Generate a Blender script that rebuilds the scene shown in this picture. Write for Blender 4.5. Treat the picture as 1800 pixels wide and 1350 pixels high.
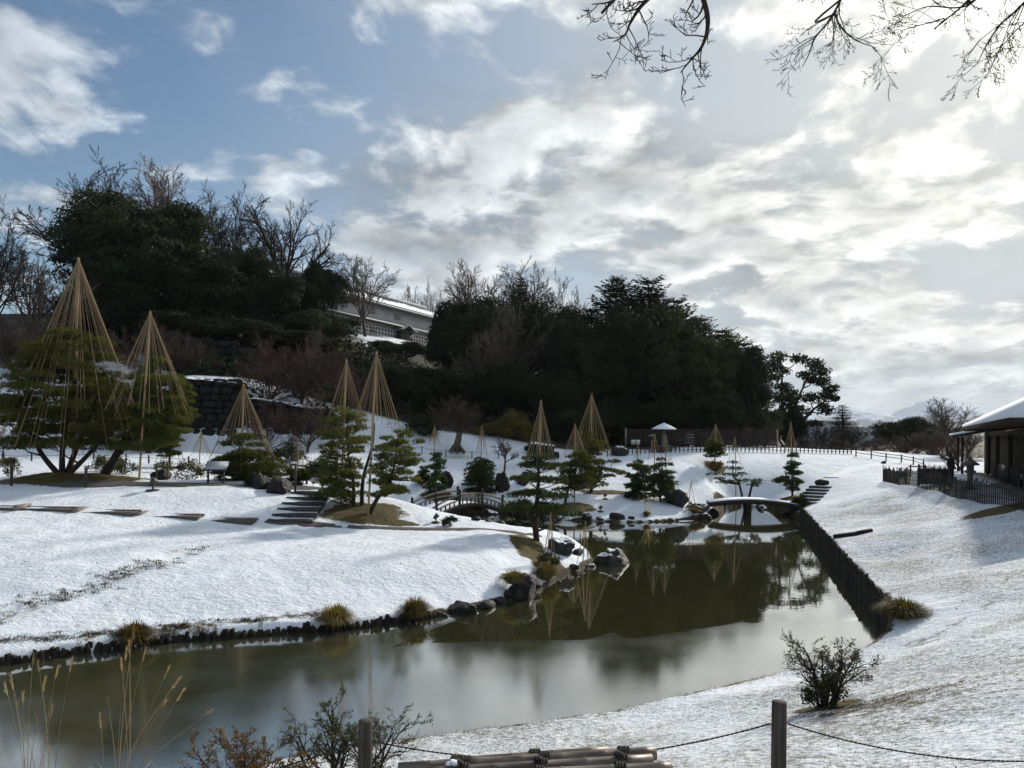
import bpy, bmesh, math, random
import numpy as np
from mathutils import Vector, Matrix, noise as mnoise

for o in list(bpy.data.objects):
    bpy.data.objects.remove(o)
scene = bpy.context.scene
C = scene.collection

# ------------------------------------------------------------------ camera
FOC, PX0, PY0, CAMZ, ROLL = 1300.0, 900.0, 765.0, 4.8, math.radians(0.6)
cam_data = bpy.data.cameras.new('camera')
cam = bpy.data.objects.new('camera', cam_data)
C.objects.link(cam)
cam.matrix_world = (Matrix.Translation((0, 0, CAMZ)) @ Matrix.Rotation(math.radians(90), 4, 'X')
                    @ Matrix.Rotation(ROLL, 4, 'Z'))
cam_data.sensor_width = 36.0
cam_data.lens = FOC / 1800.0 * 36.0
cam_data.shift_y = (PY0 - 675.0) / 1800.0
cam_data.clip_start = 0.05
cam_data.clip_end = 40000.0
scene.camera = cam

# ------------------------------------------------------------------ sun + sky
SUN_AZ, SUN_EL = math.radians(38.0), math.radians(28.0)
SUN = Vector((math.sin(SUN_AZ) * math.cos(SUN_EL), math.cos(SUN_AZ) * math.cos(SUN_EL), math.sin(SUN_EL)))
sl = bpy.data.lights.new('sun', 'SUN')
sl.energy = 4.2
sl.angle = math.radians(3.5)
sl.color = (1.0, 0.93, 0.82)
sun = bpy.data.objects.new('sun', sl)
C.objects.link(sun)
sun.location = (30, 40, 60)
sun.rotation_euler = (-SUN).to_track_quat('-Z', 'Y').to_euler()

scene.view_settings.view_transform = 'Standard'
scene.view_settings.look = 'None'
scene.view_settings.exposure = 0.12
scene.view_settings.gamma = 1.0
scene.view_settings.use_curve_mapping = False
scene.cycles.max_bounces = 6
scene.cycles.diffuse_bounces = 2
scene.cycles.glossy_bounces = 3
scene.cycles.transmission_bounces = 3
scene.cycles.transparent_max_bounces = 4
scene.cycles.volume_bounces = 0
scene.cycles.sample_clamp_indirect = 6.0


class NT:
    """small helper for node trees"""
    def __init__(self, tree):
        self.t = tree
        tree.nodes.clear()

    def n(self, typ, ins=None, **props):
        nd = self.t.nodes.new(typ)
        for k, v in props.items():
            setattr(nd, k, v)
        for k, v in (ins or {}).items():
            self.set(nd, k, v)
        return nd

    def set(self, nd, k, v):
        s = nd.inputs[k]
        if isinstance(v, bpy.types.NodeSocket):
            self.t.links.new(v, s)
        elif isinstance(v, bpy.types.Node):
            self.t.links.new(v.outputs[0], s)
        else:
            if s.type == 'RGBA' and len(v) == 3:
                v = (*v, 1.0)
            s.default_value = v

    def m(self, op, a, b=None, c=None, clamp=False):
        nd = self.t.nodes.new('ShaderNodeMath')
        nd.operation = op
        nd.use_clamp = clamp
        for i, v in enumerate((a, b, c)):
            if v is not None:
                self.set(nd, i, v)
        return nd.outputs[0]

    def v(self, op, a, b=None, scale=None):
        nd = self.t.nodes.new('ShaderNodeVectorMath')
        nd.operation = op
        self.set(nd, 0, a)
        if b is not None:
            self.set(nd, 1, b)
        if scale is not None:
            self.set(nd, 'Scale', scale)
        return nd.outputs['Value'] if op in ('DOT_PRODUCT', 'LENGTH') else nd.outputs[0]

    def mix(self, fac, a, b):
        nd = self.t.nodes.new('ShaderNodeMix')
        nd.data_type = 'RGBA'
        for k, v in ((0, fac), (6, a), (7, b)):
            self.set(nd, k, v)
        return nd.outputs[2]

    def sm(self, x, lo, hi, a=0.0, b=1.0, kind='SMOOTHSTEP'):
        nd = self.t.nodes.new('ShaderNodeMapRange')
        nd.interpolation_type = kind
        for k, v in ((0, x), (1, lo), (2, hi), (3, a), (4, b)):
            self.set(nd, k, v)
        return nd.outputs[0]

    def noise(self, vec, scale, detail=4.0, rough=0.55, dist=0.0, lac=2.0):
        nd = self.t.nodes.new('ShaderNodeTexNoise')
        for k, v in (('Vector', vec), ('Scale', scale), ('Detail', detail), ('Roughness', rough),
                     ('Distortion', dist), ('Lacunarity', lac)):
            self.set(nd, k, v)
        return nd.outputs[0]


SKY_STRENGTH = 0.1
world = bpy.data.worlds.new('World')
scene.world = world
world.use_nodes = True
w = NT(world.node_tree)
sky = w.n('ShaderNodeTexSky', sky_type='NISHITA', sun_disc=False, sun_elevation=SUN_EL, sun_rotation=SUN_AZ,
          altitude=50.0, air_density=1.0, dust_density=0.6, ozone_density=1.6)
direc = w.v('NORMALIZE', w.n('ShaderNodeTexCoord').outputs['Generated'])
sep = w.n('ShaderNodeSeparateXYZ', {0: direc})
dz = w.m('MAXIMUM', sep.outputs[2], 0.0)
den = w.m('ADD', dz, 0.28)
CLOUD_SHIFT = (3.1, 1.7, 0.4)
cp = w.n('ShaderNodeCombineXYZ', {0: w.m('DIVIDE', sep.outputs[0], den), 1: w.m('DIVIDE', sep.outputs[1], den), 2: 0.0}).outputs[0]
cp = w.v('ADD', cp, CLOUD_SHIFT)
cosun = w.m('MAXIMUM', w.v('DOT_PRODUCT', direc, tuple(SUN)), 0.0)
glow = w.m('POWER', cosun, 5.0)
glow2 = w.m('POWER', cosun, 80.0)
warp = w.n('ShaderNodeTexNoise', {'Vector': cp, 'Scale': 1.8, 'Detail': 4.0, 'Roughness': 0.55}).outputs[1]
cpw = w.v('ADD', cp, w.v('SCALE', w.v('SUBTRACT', warp, (0.5, 0.5, 0.5)), scale=0.27))
big = w.noise(cp, 0.75, 3.0, 0.5)
mid = w.noise(cpw, 4.4, 10.0, 0.56)
mid2 = w.noise(w.v('ADD', cpw, (0.038, 0.05, 0.0)), 4.4, 5.0, 0.5)
soft = w.noise(cpw, 1.9, 6.0, 0.55)
# a high veil that thickens towards the sun, torn open on the left
vm = w.sm(w.m('ADD', sep.outputs[0], w.m('ADD', w.m('MULTIPLY', w.m('SUBTRACT', big, 0.5), 0.9), w.m('MULTIPLY', w.m('SUBTRACT', soft, 0.5), 0.9))), -0.62, 0.12, 0.0, 0.96)
veil_c = w.mix(glow, (0.27, 0.345, 0.44), (0.52, 0.53, 0.51))
veil_c = w.v('SCALE', veil_c, scale=w.sm(soft, 0.32, 0.68, 1.22, 0.72))
# puffs below it
d0 = w.m('ADD', w.m('MULTIPLY', mid, 0.8), w.m('ADD', w.m('MULTIPLY', w.m('SUBTRACT', soft, 0.5), 0.55), 0.10))
d0 = w.m('ADD', d0, w.m('MULTIPLY', w.m('SUBTRACT', big, 0.5), 0.35))
d0 = w.m('ADD', d0, w.m('MULTIPLY', w.sm(sep.outputs[0], -0.30, 0.35), 0.095))
cover = w.m('MULTIPLY', w.sm(d0, 0.465, 0.595), 0.90)
thick = w.sm(d0, 0.57, 0.76)
edge = w.m('SUBTRACT', mid, mid2)                     # lit rims on the sun's side
thin_c = w.mix(glow, (0.53, 0.585, 0.64), (1.04, 1.02, 0.93))
thick_c = w.mix(glow, (0.34, 0.385, 0.44), (0.29, 0.31, 0.325))
cloud = w.mix(thick, thin_c, thick_c)
lit = w.m('ADD', 1.0, w.m('MULTIPLY', edge, 2.8))
lit = w.m('MAXIMUM', lit, 0.6)
cloud = w.v('SCALE', cloud, scale=lit)
skyc = w.v('MULTIPLY', sky.outputs[0], (0.080, 0.089, 0.091))
hcol = w.mix(glow, (0.29, 0.36, 0.44), (0.37, 0.415, 0.45))
col = w.mix(vm, skyc, veil_c)
col = w.mix(cover, col, cloud)
hz = w.sm(dz, 0.0, 0.12, 1.0, 0.0)                    # haze low down
col = w.mix(w.m('MULTIPLY', hz, 0.7), col, hcol)
col = w.v('SCALE', col, scale=w.m('MULTIPLY', w.m('ADD', 1.0, w.m('MULTIPLY', glow2, 0.35)), 1.0 / SKY_STRENGTH))
bg = w.n('ShaderNodeBackground', {'Color': col, 'Strength': SKY_STRENGTH})
w.n('ShaderNodeOutputWorld', {'Surface': bg})
try:
    world.cycles.sampling_method = 'MANUAL'
    world.cycles.sample_map_resolution = 512
except Exception:
    pass


# ------------------------------------------------------------------ pixel <-> place (only to measure where things stand)
def vv(px, py):
    u, v = px - PX0, py - PY0
    return u * math.cos(ROLL) + v * math.sin(ROLL), -u * math.sin(ROLL) + v * math.cos(ROLL)


def at(px, py, D):
    u, v = vv(px, py)
    return Vector((u / FOC * D, D, CAMZ - v / FOC * D))


def on_z(px, py, z=0.0):
    u, v = vv(px, py)
    return at(px, py, (CAMZ - z) * FOC / v)


def size(px, D):
    return px / FOC * D


# ------------------------------------------------------------------ mesh helpers
ICO = {}


def ico(sub):
    if sub not in ICO:
        bm = bmesh.new()
        bmesh.ops.create_icosphere(bm, subdivisions=sub, radius=1.0)
        bm.verts.ensure_lookup_table()
        V = np.array([v.co[:] for v in bm.verts])
        F = np.array([[v.index for v in f.verts] for f in bm.faces])
        bm.free()
        ICO[sub] = (V, F)
    return ICO[sub]


def nrm(a):
    return a / np.maximum(np.linalg.norm(a, axis=-1, keepdims=True), 1e-9)


class MB:
    """collects geometry; build() makes one mesh object"""
    def __init__(self):
        self.V, self.Q, self.T, self.n = [], [], [], 0

    def add(self, V, Q=None, T=None):
        V = np.asarray(V, dtype=float).reshape(-1, 3)
        if Q is not None and len(Q):
            self.Q.append(np.asarray(Q, dtype=np.int64).reshape(-1, 4) + self.n)
        if T is not None and len(T):
            self.T.append(np.asarray(T, dtype=np.int64).reshape(-1, 3) + self.n)
        self.V.append(V)
        self.n += len(V)
        return self

    def box(self, c, s, rz=0.0, M=None):
        x, y, z = s[0] / 2, s[1] / 2, s[2] / 2
        V = np.array([[-x, -y, -z], [x, -y, -z], [x, y, -z], [-x, y, -z], [-x, -y, z], [x, -y, z], [x, y, z], [-x, y, z]])
        if rz:
            cs, sn = math.cos(rz), math.sin(rz)
            V = np.stack([V[:, 0] * cs - V[:, 1] * sn, V[:, 0] * sn + V[:, 1] * cs, V[:, 2]], 1)
        V = V + np.array(c)
        if M is not None:
            V = np.array([(M @ Vector(p))[:] for p in V])
        return self.add(V, [[0, 3, 2, 1], [4, 5, 6, 7], [0, 1, 5, 4], [1, 2, 6, 5], [2, 3, 7, 6], [3, 0, 4, 7]])

    def segs(self, P0, P1, R0, R1, n=4):
        P0, P1 = np.asarray(P0, float).reshape(-1, 3), np.asarray(P1, float).reshape(-1, 3)
        k = len(P0)
        if k == 0:
            return self
        R0, R1 = np.broadcast_to(np.asarray(R0, float), (k,)), np.broadcast_to(np.asarray(R1, float), (k,))
        d = nrm(P1 - P0)
        ref = np.where(np.abs(d[:, 2:3]) > 0.9, np.array([[1.0, 0, 0]]), np.array([[0, 0, 1.0]]))
        a = nrm(np.cross(d, ref))
        b = np.cross(d, a)
        ang = np.arange(n) / n * 2 * math.pi
        ring = a[:, None, :] * np.cos(ang)[None, :, None] + b[:, None, :] * np.sin(ang)[None, :, None]
        V = np.concatenate([P0[:, None, :] + ring * R0[:, None, None], P1[:, None, :] + ring * R1[:, None, None]], 1)
        i = np.arange(n)
        j = (i + 1) % n
        q = np.stack([i, j, j + n, i + n], 1)
        Q = (q[None] + (np.arange(k) * 2 * n)[:, None, None]).reshape(-1, 4)
        return self.add(V.reshape(-1, 3), Q)

    def tube(self, pts, radii, n=6, cap=True):
        P = np.array([list(p) for p in pts], float)
        R = np.broadcast_to(np.asarray(radii, float), (len(P),))
        d = np.zeros_like(P)
        d[1:-1] = P[2:] - P[:-2]
        d[0], d[-1] = P[1] - P[0], P[-1] - P[-2]
        d = nrm(d)
        a = np.cross(d[0], [0, 0, 1.0] if abs(d[0][2]) < 0.9 else [1.0, 0, 0])
        a /= np.linalg.norm(a)
        V = []
        ang = np.arange(n) / n * 2 * math.pi
        for k in range(len(P)):
            a = a - d[k] * a.dot(d[k])
            a /= max(np.linalg.norm(a), 1e-9)
            b = np.cross(d[k], a)
            V.append(P[k] + R[k] * (np.cos(ang)[:, None] * a + np.sin(ang)[:, None] * b))
        V = np.concatenate(V)
        i = np.arange(n)
        j = (i + 1) % n
        Q = np.concatenate([np.stack([i + k * n, j + k * n, j + (k + 1) * n, i + (k + 1) * n], 1) for k in range(len(P) - 1)])
        T = None
        if cap:
            V = np.concatenate([V, P[:1], P[-1:]])
            m = len(P) * n
            T = np.concatenate([np.stack([j, i, np.full(n, m)], 1), np.stack([i + m - n, j + m - n, np.full(n, m + 1)], 1)])
        return self.add(V, Q, T)

    def lathe(self, prof, n=12, c=(0, 0, 0)):
        ang = np.arange(n) / n * 2 * math.pi
        V = np.concatenate([np.stack([r * np.cos(ang), r * np.sin(ang), np.full(n, z)], 1) for r, z in prof]) + np.array(c)
        i = np.arange(n)
        j = (i + 1) % n
        Q = np.concatenate([np.stack([i + k * n, j + k * n, j + (k + 1) * n, i + (k + 1) * n], 1) for k in range(len(prof) - 1)])
        return self.add(V, Q)

    def block(self, seed):
        V, F = ico(2)
        rng = np.random.default_rng(seed)
        V = np.sign(V) * np.abs(V) ** 0.55
        V = V * (1 + 0.05 * rng.normal(size=(len(V), 1))) * (1 + 0.16 * (V[:, [1, 2, 0]] * rng.uniform(-1, 1, 3)))
        return self.add(V, T=F)

    def rock(self, c, r, seed, sub=3, cuts=9, rough=0.10, rz=0.0):
        V, F = ico(sub)
        rng = np.random.default_rng(seed)
        V = V.copy()
        for _ in range(cuts):
            nn = nrm(rng.normal(size=3))
            d = rng.uniform(0.55, 0.9)
            ex = V @ nn - d
            V = V - np.where(ex > 0, ex, 0)[:, None] * nn * 0.92
        o = rng.uniform(0, 50, 3)
        ns = np.array([mnoise.fractal(Vector(p * 1.9 + o), 0.8, 2.1, 4) for p in V])
        V = V * (1 + rough * ns[:, None]) * (1 + 0.05 * np.array([mnoise.noise(Vector(p * 6.0 + o)) for p in V])[:, None])
        V = V * np.array(r)
        if rz:
            cs, sn = math.cos(rz), math.sin(rz)
            V = np.stack([V[:, 0] * cs - V[:, 1] * sn, V[:, 0] * sn + V[:, 1] * cs, V[:, 2]], 1)
        return self.add(V + np.array(c), T=F)

    def quadcards(self, P, A, B):
        """rhombus cards centred on P with half axes A (long) and B (wide)"""
        k = len(P)
        V = np.stack([P - A, P + B - 0.1 * A, P + A, P - B - 0.1 * A], 1).reshape(-1, 3)
        return self.add(V, (np.arange(k * 4).reshape(-1, 4)))

    def tricards(self, P, A, B):
        k = len(P)
        V = np.stack([P - B, P + B, P + A], 1).reshape(-1, 3)
        return self.add(V, T=np.arange(k * 3).reshape(-1, 3))

    def mesh(self, name, mat=None, smooth=False):
        me = bpy.data.meshes.new(name)
        V = np.concatenate(self.V) if self.V else np.zeros((0, 3))
        Q = np.concatenate(self.Q) if self.Q else np.zeros((0, 4), np.int64)
        T = np.concatenate(self.T) if self.T else np.zeros((0, 3), np.int64)
        me.vertices.add(len(V))
        me.vertices.foreach_set('co', V.astype(np.float32).ravel())
        me.loops.add(Q.size + T.size)
        me.loops.foreach_set('vertex_index', np.concatenate([Q.ravel(), T.ravel()]).astype(np.int32))
        me.polygons.add(len(Q) + len(T))
        ls = np.concatenate([np.arange(len(Q)) * 4, Q.size + np.arange(len(T)) * 3]).astype(np.int32)
        me.polygons.foreach_set('loop_start', ls)
        if smooth:
            me.polygons.foreach_set('use_smooth', np.ones(len(ls), bool))
        me.update(calc_edges=True)
        if mat:
            me.materials.append(mat)
        return me

    def build(self, name, mat, parent=None, loc=None, smooth=False):
        return link(name, self.mesh(name, mat, smooth), parent, loc)


def link(name, me, parent=None, loc=None, rz=0.0, sc=None):
    o = bpy.data.objects.new(name, me)
    C.objects.link(o)
    if parent is not None:
        o.parent = parent
    if loc is not None:
        o.location = loc
    if rz:
        o.rotation_euler = (0, 0, rz)
    if sc is not None:
        o.scale = sc if hasattr(sc, '__len__') else (sc, sc, sc)
    return o


def tag(o, label, cat, group=None, kind=None):
    if label:
        o['label'] = label
    if cat:
        o['category'] = cat
    if group:
        o['group'] = group
    if kind:
        o['kind'] = kind
    return o


def thing(name, label, cat, loc=(0, 0, 0), group=None, rz=0.0, sc=None):
    o = bpy.data.objects.new(name, None)
    C.objects.link(o)
    o.empty_display_size = 0.2
    o.location = loc
    o.rotation_euler = (0, 0, rz)
    if sc is not None:
        o.scale = sc if hasattr(sc, '__len__') else (sc, sc, sc)
    return tag(o, label, cat, group)


def struct(o):
    o['kind'] = 'structure'
    return o


# ------------------------------------------------------------------ materials
def material(name):
    m = bpy.data.materials.new(name)
    m.use_nodes = True
    return m, NT(m.node_tree)


def M(name, c1, c2=None, scale=6.0, rough=0.85, bump=0.0, bscale=None, spec=0.25, stretch=(1, 1, 1), detail=5.0, lo=0.35, hi=0.65, snow=None, randc=0.0):
    m, t = material(name)
    tc = t.n('ShaderNodeTexCoord').outputs['Object']
    vec = t.v('MULTIPLY', tc, stretch)
    col = t.mix(0.0, c1, c1)
    if c2 is not None:
        col = t.mix(t.sm(t.noise(vec, scale, detail, 0.62), lo, hi), c1, c2)
    if randc:
        rnd = t.n('ShaderNodeObjectInfo').outputs['Random']
        hsv = t.n('ShaderNodeHueSaturation', {'Value': t.sm(rnd, 0, 1, 1 - randc, 1 + randc, 'LINEAR'), 'Color': col})
        col = hsv.outputs[0]
    r = rough
    if snow is not None:
        geo = t.n('ShaderNodeNewGeometry')
        nz = t.n('ShaderNodeSeparateXYZ', {0: geo.outputs['Normal']}).outputs[2]
        sn = t.m('ADD', nz, t.m('MULTIPLY', t.m('SUBTRACT', t.noise(tc, 3.5, 6.0, 0.65), 0.5), 0.9))
        col = t.mix(t.sm(sn, snow, snow + 0.08), col, (0.80, 0.83, 0.87))
    p = t.n('ShaderNodeBsdfPrincipled', {'Base Color': col, 'Roughness': r, 'Specular IOR Level': spec})
    if bump:
        bn = t.n('ShaderNodeBump', {'Strength': 1.0, 'Distance': bump, 'Height': t.noise(vec, bscale or scale * 3, 6.0, 0.6)})
        t.set(p, 'Normal', bn.outputs[0])
    t.n('ShaderNodeOutputMaterial', {'Surface': p})
    return m


def leafmat(name, c1, c2, scale=0.6, trans=0.25, rough=0.7):
    m, t = material(name)
    geo = t.n('ShaderNodeNewGeometry')
    rnd = t.n('ShaderNodeObjectInfo').outputs['Random']
    f = t.sm(t.noise(geo.outputs['Position'], scale, 3.0, 0.6), 0.35, 0.65)
    isl = geo.outputs['Random Per Island']
    f = t.m('ADD', t.m('MULTIPLY', f, 0.6), t.m('MULTIPLY', isl, 0.4))
    col = t.mix(f, c1, c2)
    hsv = t.n('ShaderNodeHueSaturation', {'Value': t.sm(rnd, 0, 1, 0.65, 1.5, 'LINEAR'), 'Hue': t.sm(t.m('FRACT', t.m('MULTIPLY', rnd, 7.3)), 0, 1, 0.475, 0.515, 'LINEAR'), 'Color': col})
    p = t.n('ShaderNodeBsdfPrincipled', {'Base Color': hsv.outputs[0], 'Roughness': rough, 'Specular IOR Level': 0.08})
    tr = t.n('ShaderNodeBsdfTranslucent', {'Color': t.v('MULTIPLY', hsv.outputs[0], (1.5, 1.5, 0.7))})
    mx = t.n('ShaderNodeMixShader', {0: trans, 1: p.outputs[0], 2: tr.outputs[0]})
    t.n('ShaderNodeOutputMaterial', {'Surface': mx})
    return m


MT = dict(
    bark=M('bark', (0.045, 0.035, 0.027), (0.02, 0.016, 0.013), 9, bump=0.02, stretch=(1, 1, 0.25)),
    bark_far=M('bark_far', (0.05, 0.04, 0.034), (0.028, 0.022, 0.02), 3),
    bark_pale=M('bark_pale', (0.14, 0.11, 0.085), (0.07, 0.055, 0.045), 3),
    twig=M('twig', (0.075, 0.05, 0.038), (0.045, 0.03, 0.024), 2),
    twig_red=M('twig_red', (0.085, 0.048, 0.038), (0.05, 0.03, 0.026), 2),
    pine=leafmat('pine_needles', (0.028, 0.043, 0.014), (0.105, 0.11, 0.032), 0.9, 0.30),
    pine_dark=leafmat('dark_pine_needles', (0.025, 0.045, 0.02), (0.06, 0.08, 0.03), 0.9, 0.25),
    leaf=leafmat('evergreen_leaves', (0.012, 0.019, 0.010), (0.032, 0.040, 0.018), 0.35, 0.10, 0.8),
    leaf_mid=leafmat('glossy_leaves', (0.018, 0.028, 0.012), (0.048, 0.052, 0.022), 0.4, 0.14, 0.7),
    leaf_shrub=leafmat('shrub_leaves', (0.03, 0.045, 0.02), (0.10, 0.10, 0.04), 1.5, 0.25, 0.5),
    leaf_brown=leafmat('dry_leaves', (0.09, 0.05, 0.022), (0.17, 0.11, 0.045), 3, 0.3),
    leaf_gold=leafmat('yellow_leaves', (0.055, 0.052, 0.015), (0.115, 0.095, 0.03), 1, 0.3),
    sedge=leafmat('sedge_blades', (0.07, 0.065, 0.018), (0.19, 0.145, 0.055), 3, 0.3),
    straw=leafmat('straw', (0.22, 0.16, 0.09), (0.42, 0.33, 0.21), 3, 0.25),
    rope=M('straw_rope', (0.33, 0.245, 0.15), (0.21, 0.152, 0.09), 1.2, rough=0.9, spec=0.1, randc=0.25),
    bamboo=M('bamboo_pole', (0.33, 0.24, 0.12), (0.20, 0.14, 0.075), 1.5, rough=0.6),
    bamboo_old=M('weathered_bamboo', (0.20, 0.16, 0.125), (0.065, 0.045, 0.036), 7, rough=0.45, bump=0.002, bscale=60, spec=0.4, stretch=(0.25, 2.0, 2.0)),
    black_rope=M('black_palm_rope', (0.022, 0.018, 0.016), (0.06, 0.05, 0.04), 50, bump=0.004, bscale=120),
    rope_dark=M('dark_rope', (0.05, 0.042, 0.035), (0.025, 0.02, 0.018), 30),
    post=M('weathered_post', (0.085, 0.07, 0.056), (0.034, 0.029, 0.024), 10, bump=0.006, bscale=45, stretch=(2, 2, 0.15)),
    stake=M('wet_stakes', (0.035, 0.028, 0.022), (0.014, 0.012, 0.010), 12, bump=0.015, stretch=(1, 1, 0.3), randc=0.4),
    wood_dark=M('dark_timber', (0.042, 0.030, 0.023), (0.022, 0.017, 0.014), 8, bump=0.004, stretch=(1, 1, 0.2)),
    wood_grey=M('grey_timber', (0.27, 0.245, 0.215), (0.15, 0.132, 0.112), 8, bump=0.004),
    wood_black=M('blackened_timber', (0.022, 0.018, 0.016), (0.04, 0.033, 0.028), 8),
    rock=M('dark_rock', (0.026, 0.025, 0.025), (0.008, 0.008, 0.009), 5, bump=0.08, bscale=7, snow=1.06, spec=0.2, rough=0.6),
    rock_snow=M('snowy_rock', (0.05, 0.049, 0.047), (0.013, 0.013, 0.014), 5, bump=0.08, bscale=7, snow=0.82, spec=0.2, rough=0.6),
    wall_stone=M('castle_stone', (0.021, 0.020, 0.019), (0.010, 0.010, 0.010), 2.5, bump=0.06, bscale=6, randc=0.35),
    step_stone=M('wet_stone', (0.07, 0.066, 0.062), (0.035, 0.033, 0.031), 6, bump=0.01, rough=0.55, snow=1.12),
    lantern=M('lantern_stone', (0.12, 0.115, 0.105), (0.06, 0.058, 0.055), 9, bump=0.01),
    snow=M('roof_snow', (0.84, 0.86, 0.89), (0.78, 0.81, 0.86), 3, bump=0.02, bscale=6, rough=0.9),
    plaster=M('white_plaster', (0.52, 0.51, 0.48), (0.43, 0.42, 0.40), 0.6, rough=0.9),
    roof=M('lead_tiles', (0.24, 0.26, 0.28), (0.16, 0.175, 0.19), 1.2, rough=0.6),
    metal=M('dark_metal', (0.05, 0.048, 0.045), (0.03, 0.03, 0.028), 8, rough=0.5, spec=0.5),
    skin=M('skin', (0.42, 0.26, 0.19)), coat=M('dark_coat', (0.02, 0.021, 0.026), (0.035, 0.036, 0.04), 8), hair=M('hair', (0.012, 0.010, 0.009)),
    clod=leafmat('dark_turf_blades', (0.018, 0.016, 0.008), (0.06, 0.048, 0.02), 3, 0.15),
    green=M('green_plastic', (0.05, 0.22, 0.10)),
    paper=M('notice_paper', (0.7, 0.7, 0.66)),
    panel=M('sign_panel', (0.40, 0.43, 0.46), (0.33, 0.36, 0.40), 5, rough=0.35, spec=0.5),
    city=M('pale_concrete', (0.46, 0.48, 0.48), (0.38, 0.40, 0.41), 0.3), glassdark=M('window_glass', (0.06, 0.09, 0.10), rough=0.15, spec=0.6),
)

# ------------------------------------------------------------------ the ground, measured
def pd(px, D):
    return np.array([(px - PX0) / FOC * D, D])


def oz(px, py):
    p = on_z(px, py)
    return np.array([p.x, p.y])


SHORE_L = [oz(*p) for p in [(-150, 1192), (0, 1170), (100, 1155), (205, 1141), (280, 1131), (420, 1121), (560, 1111), (640, 1104), (700, 1093),
                            (770, 1083), (830, 1072), (880, 1060), (930, 1053), (948, 1042), (985, 1017), (1030, 996), (1046, 985)]]
SHORE_T = [oz(*p) for p in [(1037, 970), (1020, 958), (1005, 947), (985, 938), (950, 931), (905, 926)]]
SHORE_I = [pd(*p) for p in [(860, 37.5), (820, 36.8), (780, 36.4), (740, 36.6), (690, 37.6), (640, 39.2), (600, 41), (620, 44), (680, 43.6),
                            (730, 43.4), (790, 44.2), (850, 45.6), (880, 45.6), (905, 44.4), (935, 42.8), (960, 42.2)]]
SHORE_M = [oz(*p) for p in [(995, 915), (1050, 917), (1100, 919), (1150, 918), (1200, 916), (1240, 911), (1255, 902), (1261, 894)]]
SHORE_B = [oz(*p) for p in [(1275, 889.5), (1310, 890), (1345, 893), (1375, 900), (1390, 908)]]
WALL_R = [oz(1408, 914), oz(1475, 1000), oz(1555, 1100)]
SHORE_N = [pd(*p) for p in [(1572, 17.2), (1556, 16), (1490, 14.9), (1390, 14.1), (1300, 13.5), (1100, 12.6), (945, 12.0), (800, 11.6), (660, 11.2),
                            (500, 10.6), (300, 10.0), (0, 9.2), (-300, 8.6)]]
POLY = np.array([np.array([-24.0, 13.2])] + SHORE_L + SHORE_T + SHORE_I + SHORE_M + SHORE_B + WALL_R + SHORE_N + [np.array([-14, 7.6]), np.array([-24, 7.2])])


def poly_sd(P, poly=POLY):
    """signed distance: positive on land"""
    A, B = poly, np.roll(poly, -1, 0)
    d2 = np.full(len(P), 1e18)
    inside = np.zeros(len(P), bool)
    for a, b in zip(A, B):
        e = b - a
        wv = P - a
        t = np.clip((wv @ e) / max(e @ e, 1e-12), 0, 1)
        q = wv - t[:, None] * e
        d2 = np.minimum(d2, (q * q).sum(1))
        c = (a[1] <= P[:, 1]) != (b[1] <= P[:, 1])
        if abs(b[1] - a[1]) > 1e-12:
            xi = a[0] + (P[:, 1] - a[1]) / (b[1] - a[1]) * e[0]
            inside ^= c & (P[:, 0] < xi)
    d = np.sqrt(d2)
    return np.where(inside, -d, d)


def seg_dist(P, line):
    line = np.array(line)
    d2 = np.full(len(P), 1e18)
    for a, b in zip(line[:-1], line[1:]):
        e = b - a
        wv = P - a
        t = np.clip((wv @ e) / max(e @ e, 1e-12), 0, 1)
        q = wv - t[:, None] * e
        d2 = np.minimum(d2, (q * q).sum(1))
    return np.sqrt(d2)


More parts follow.
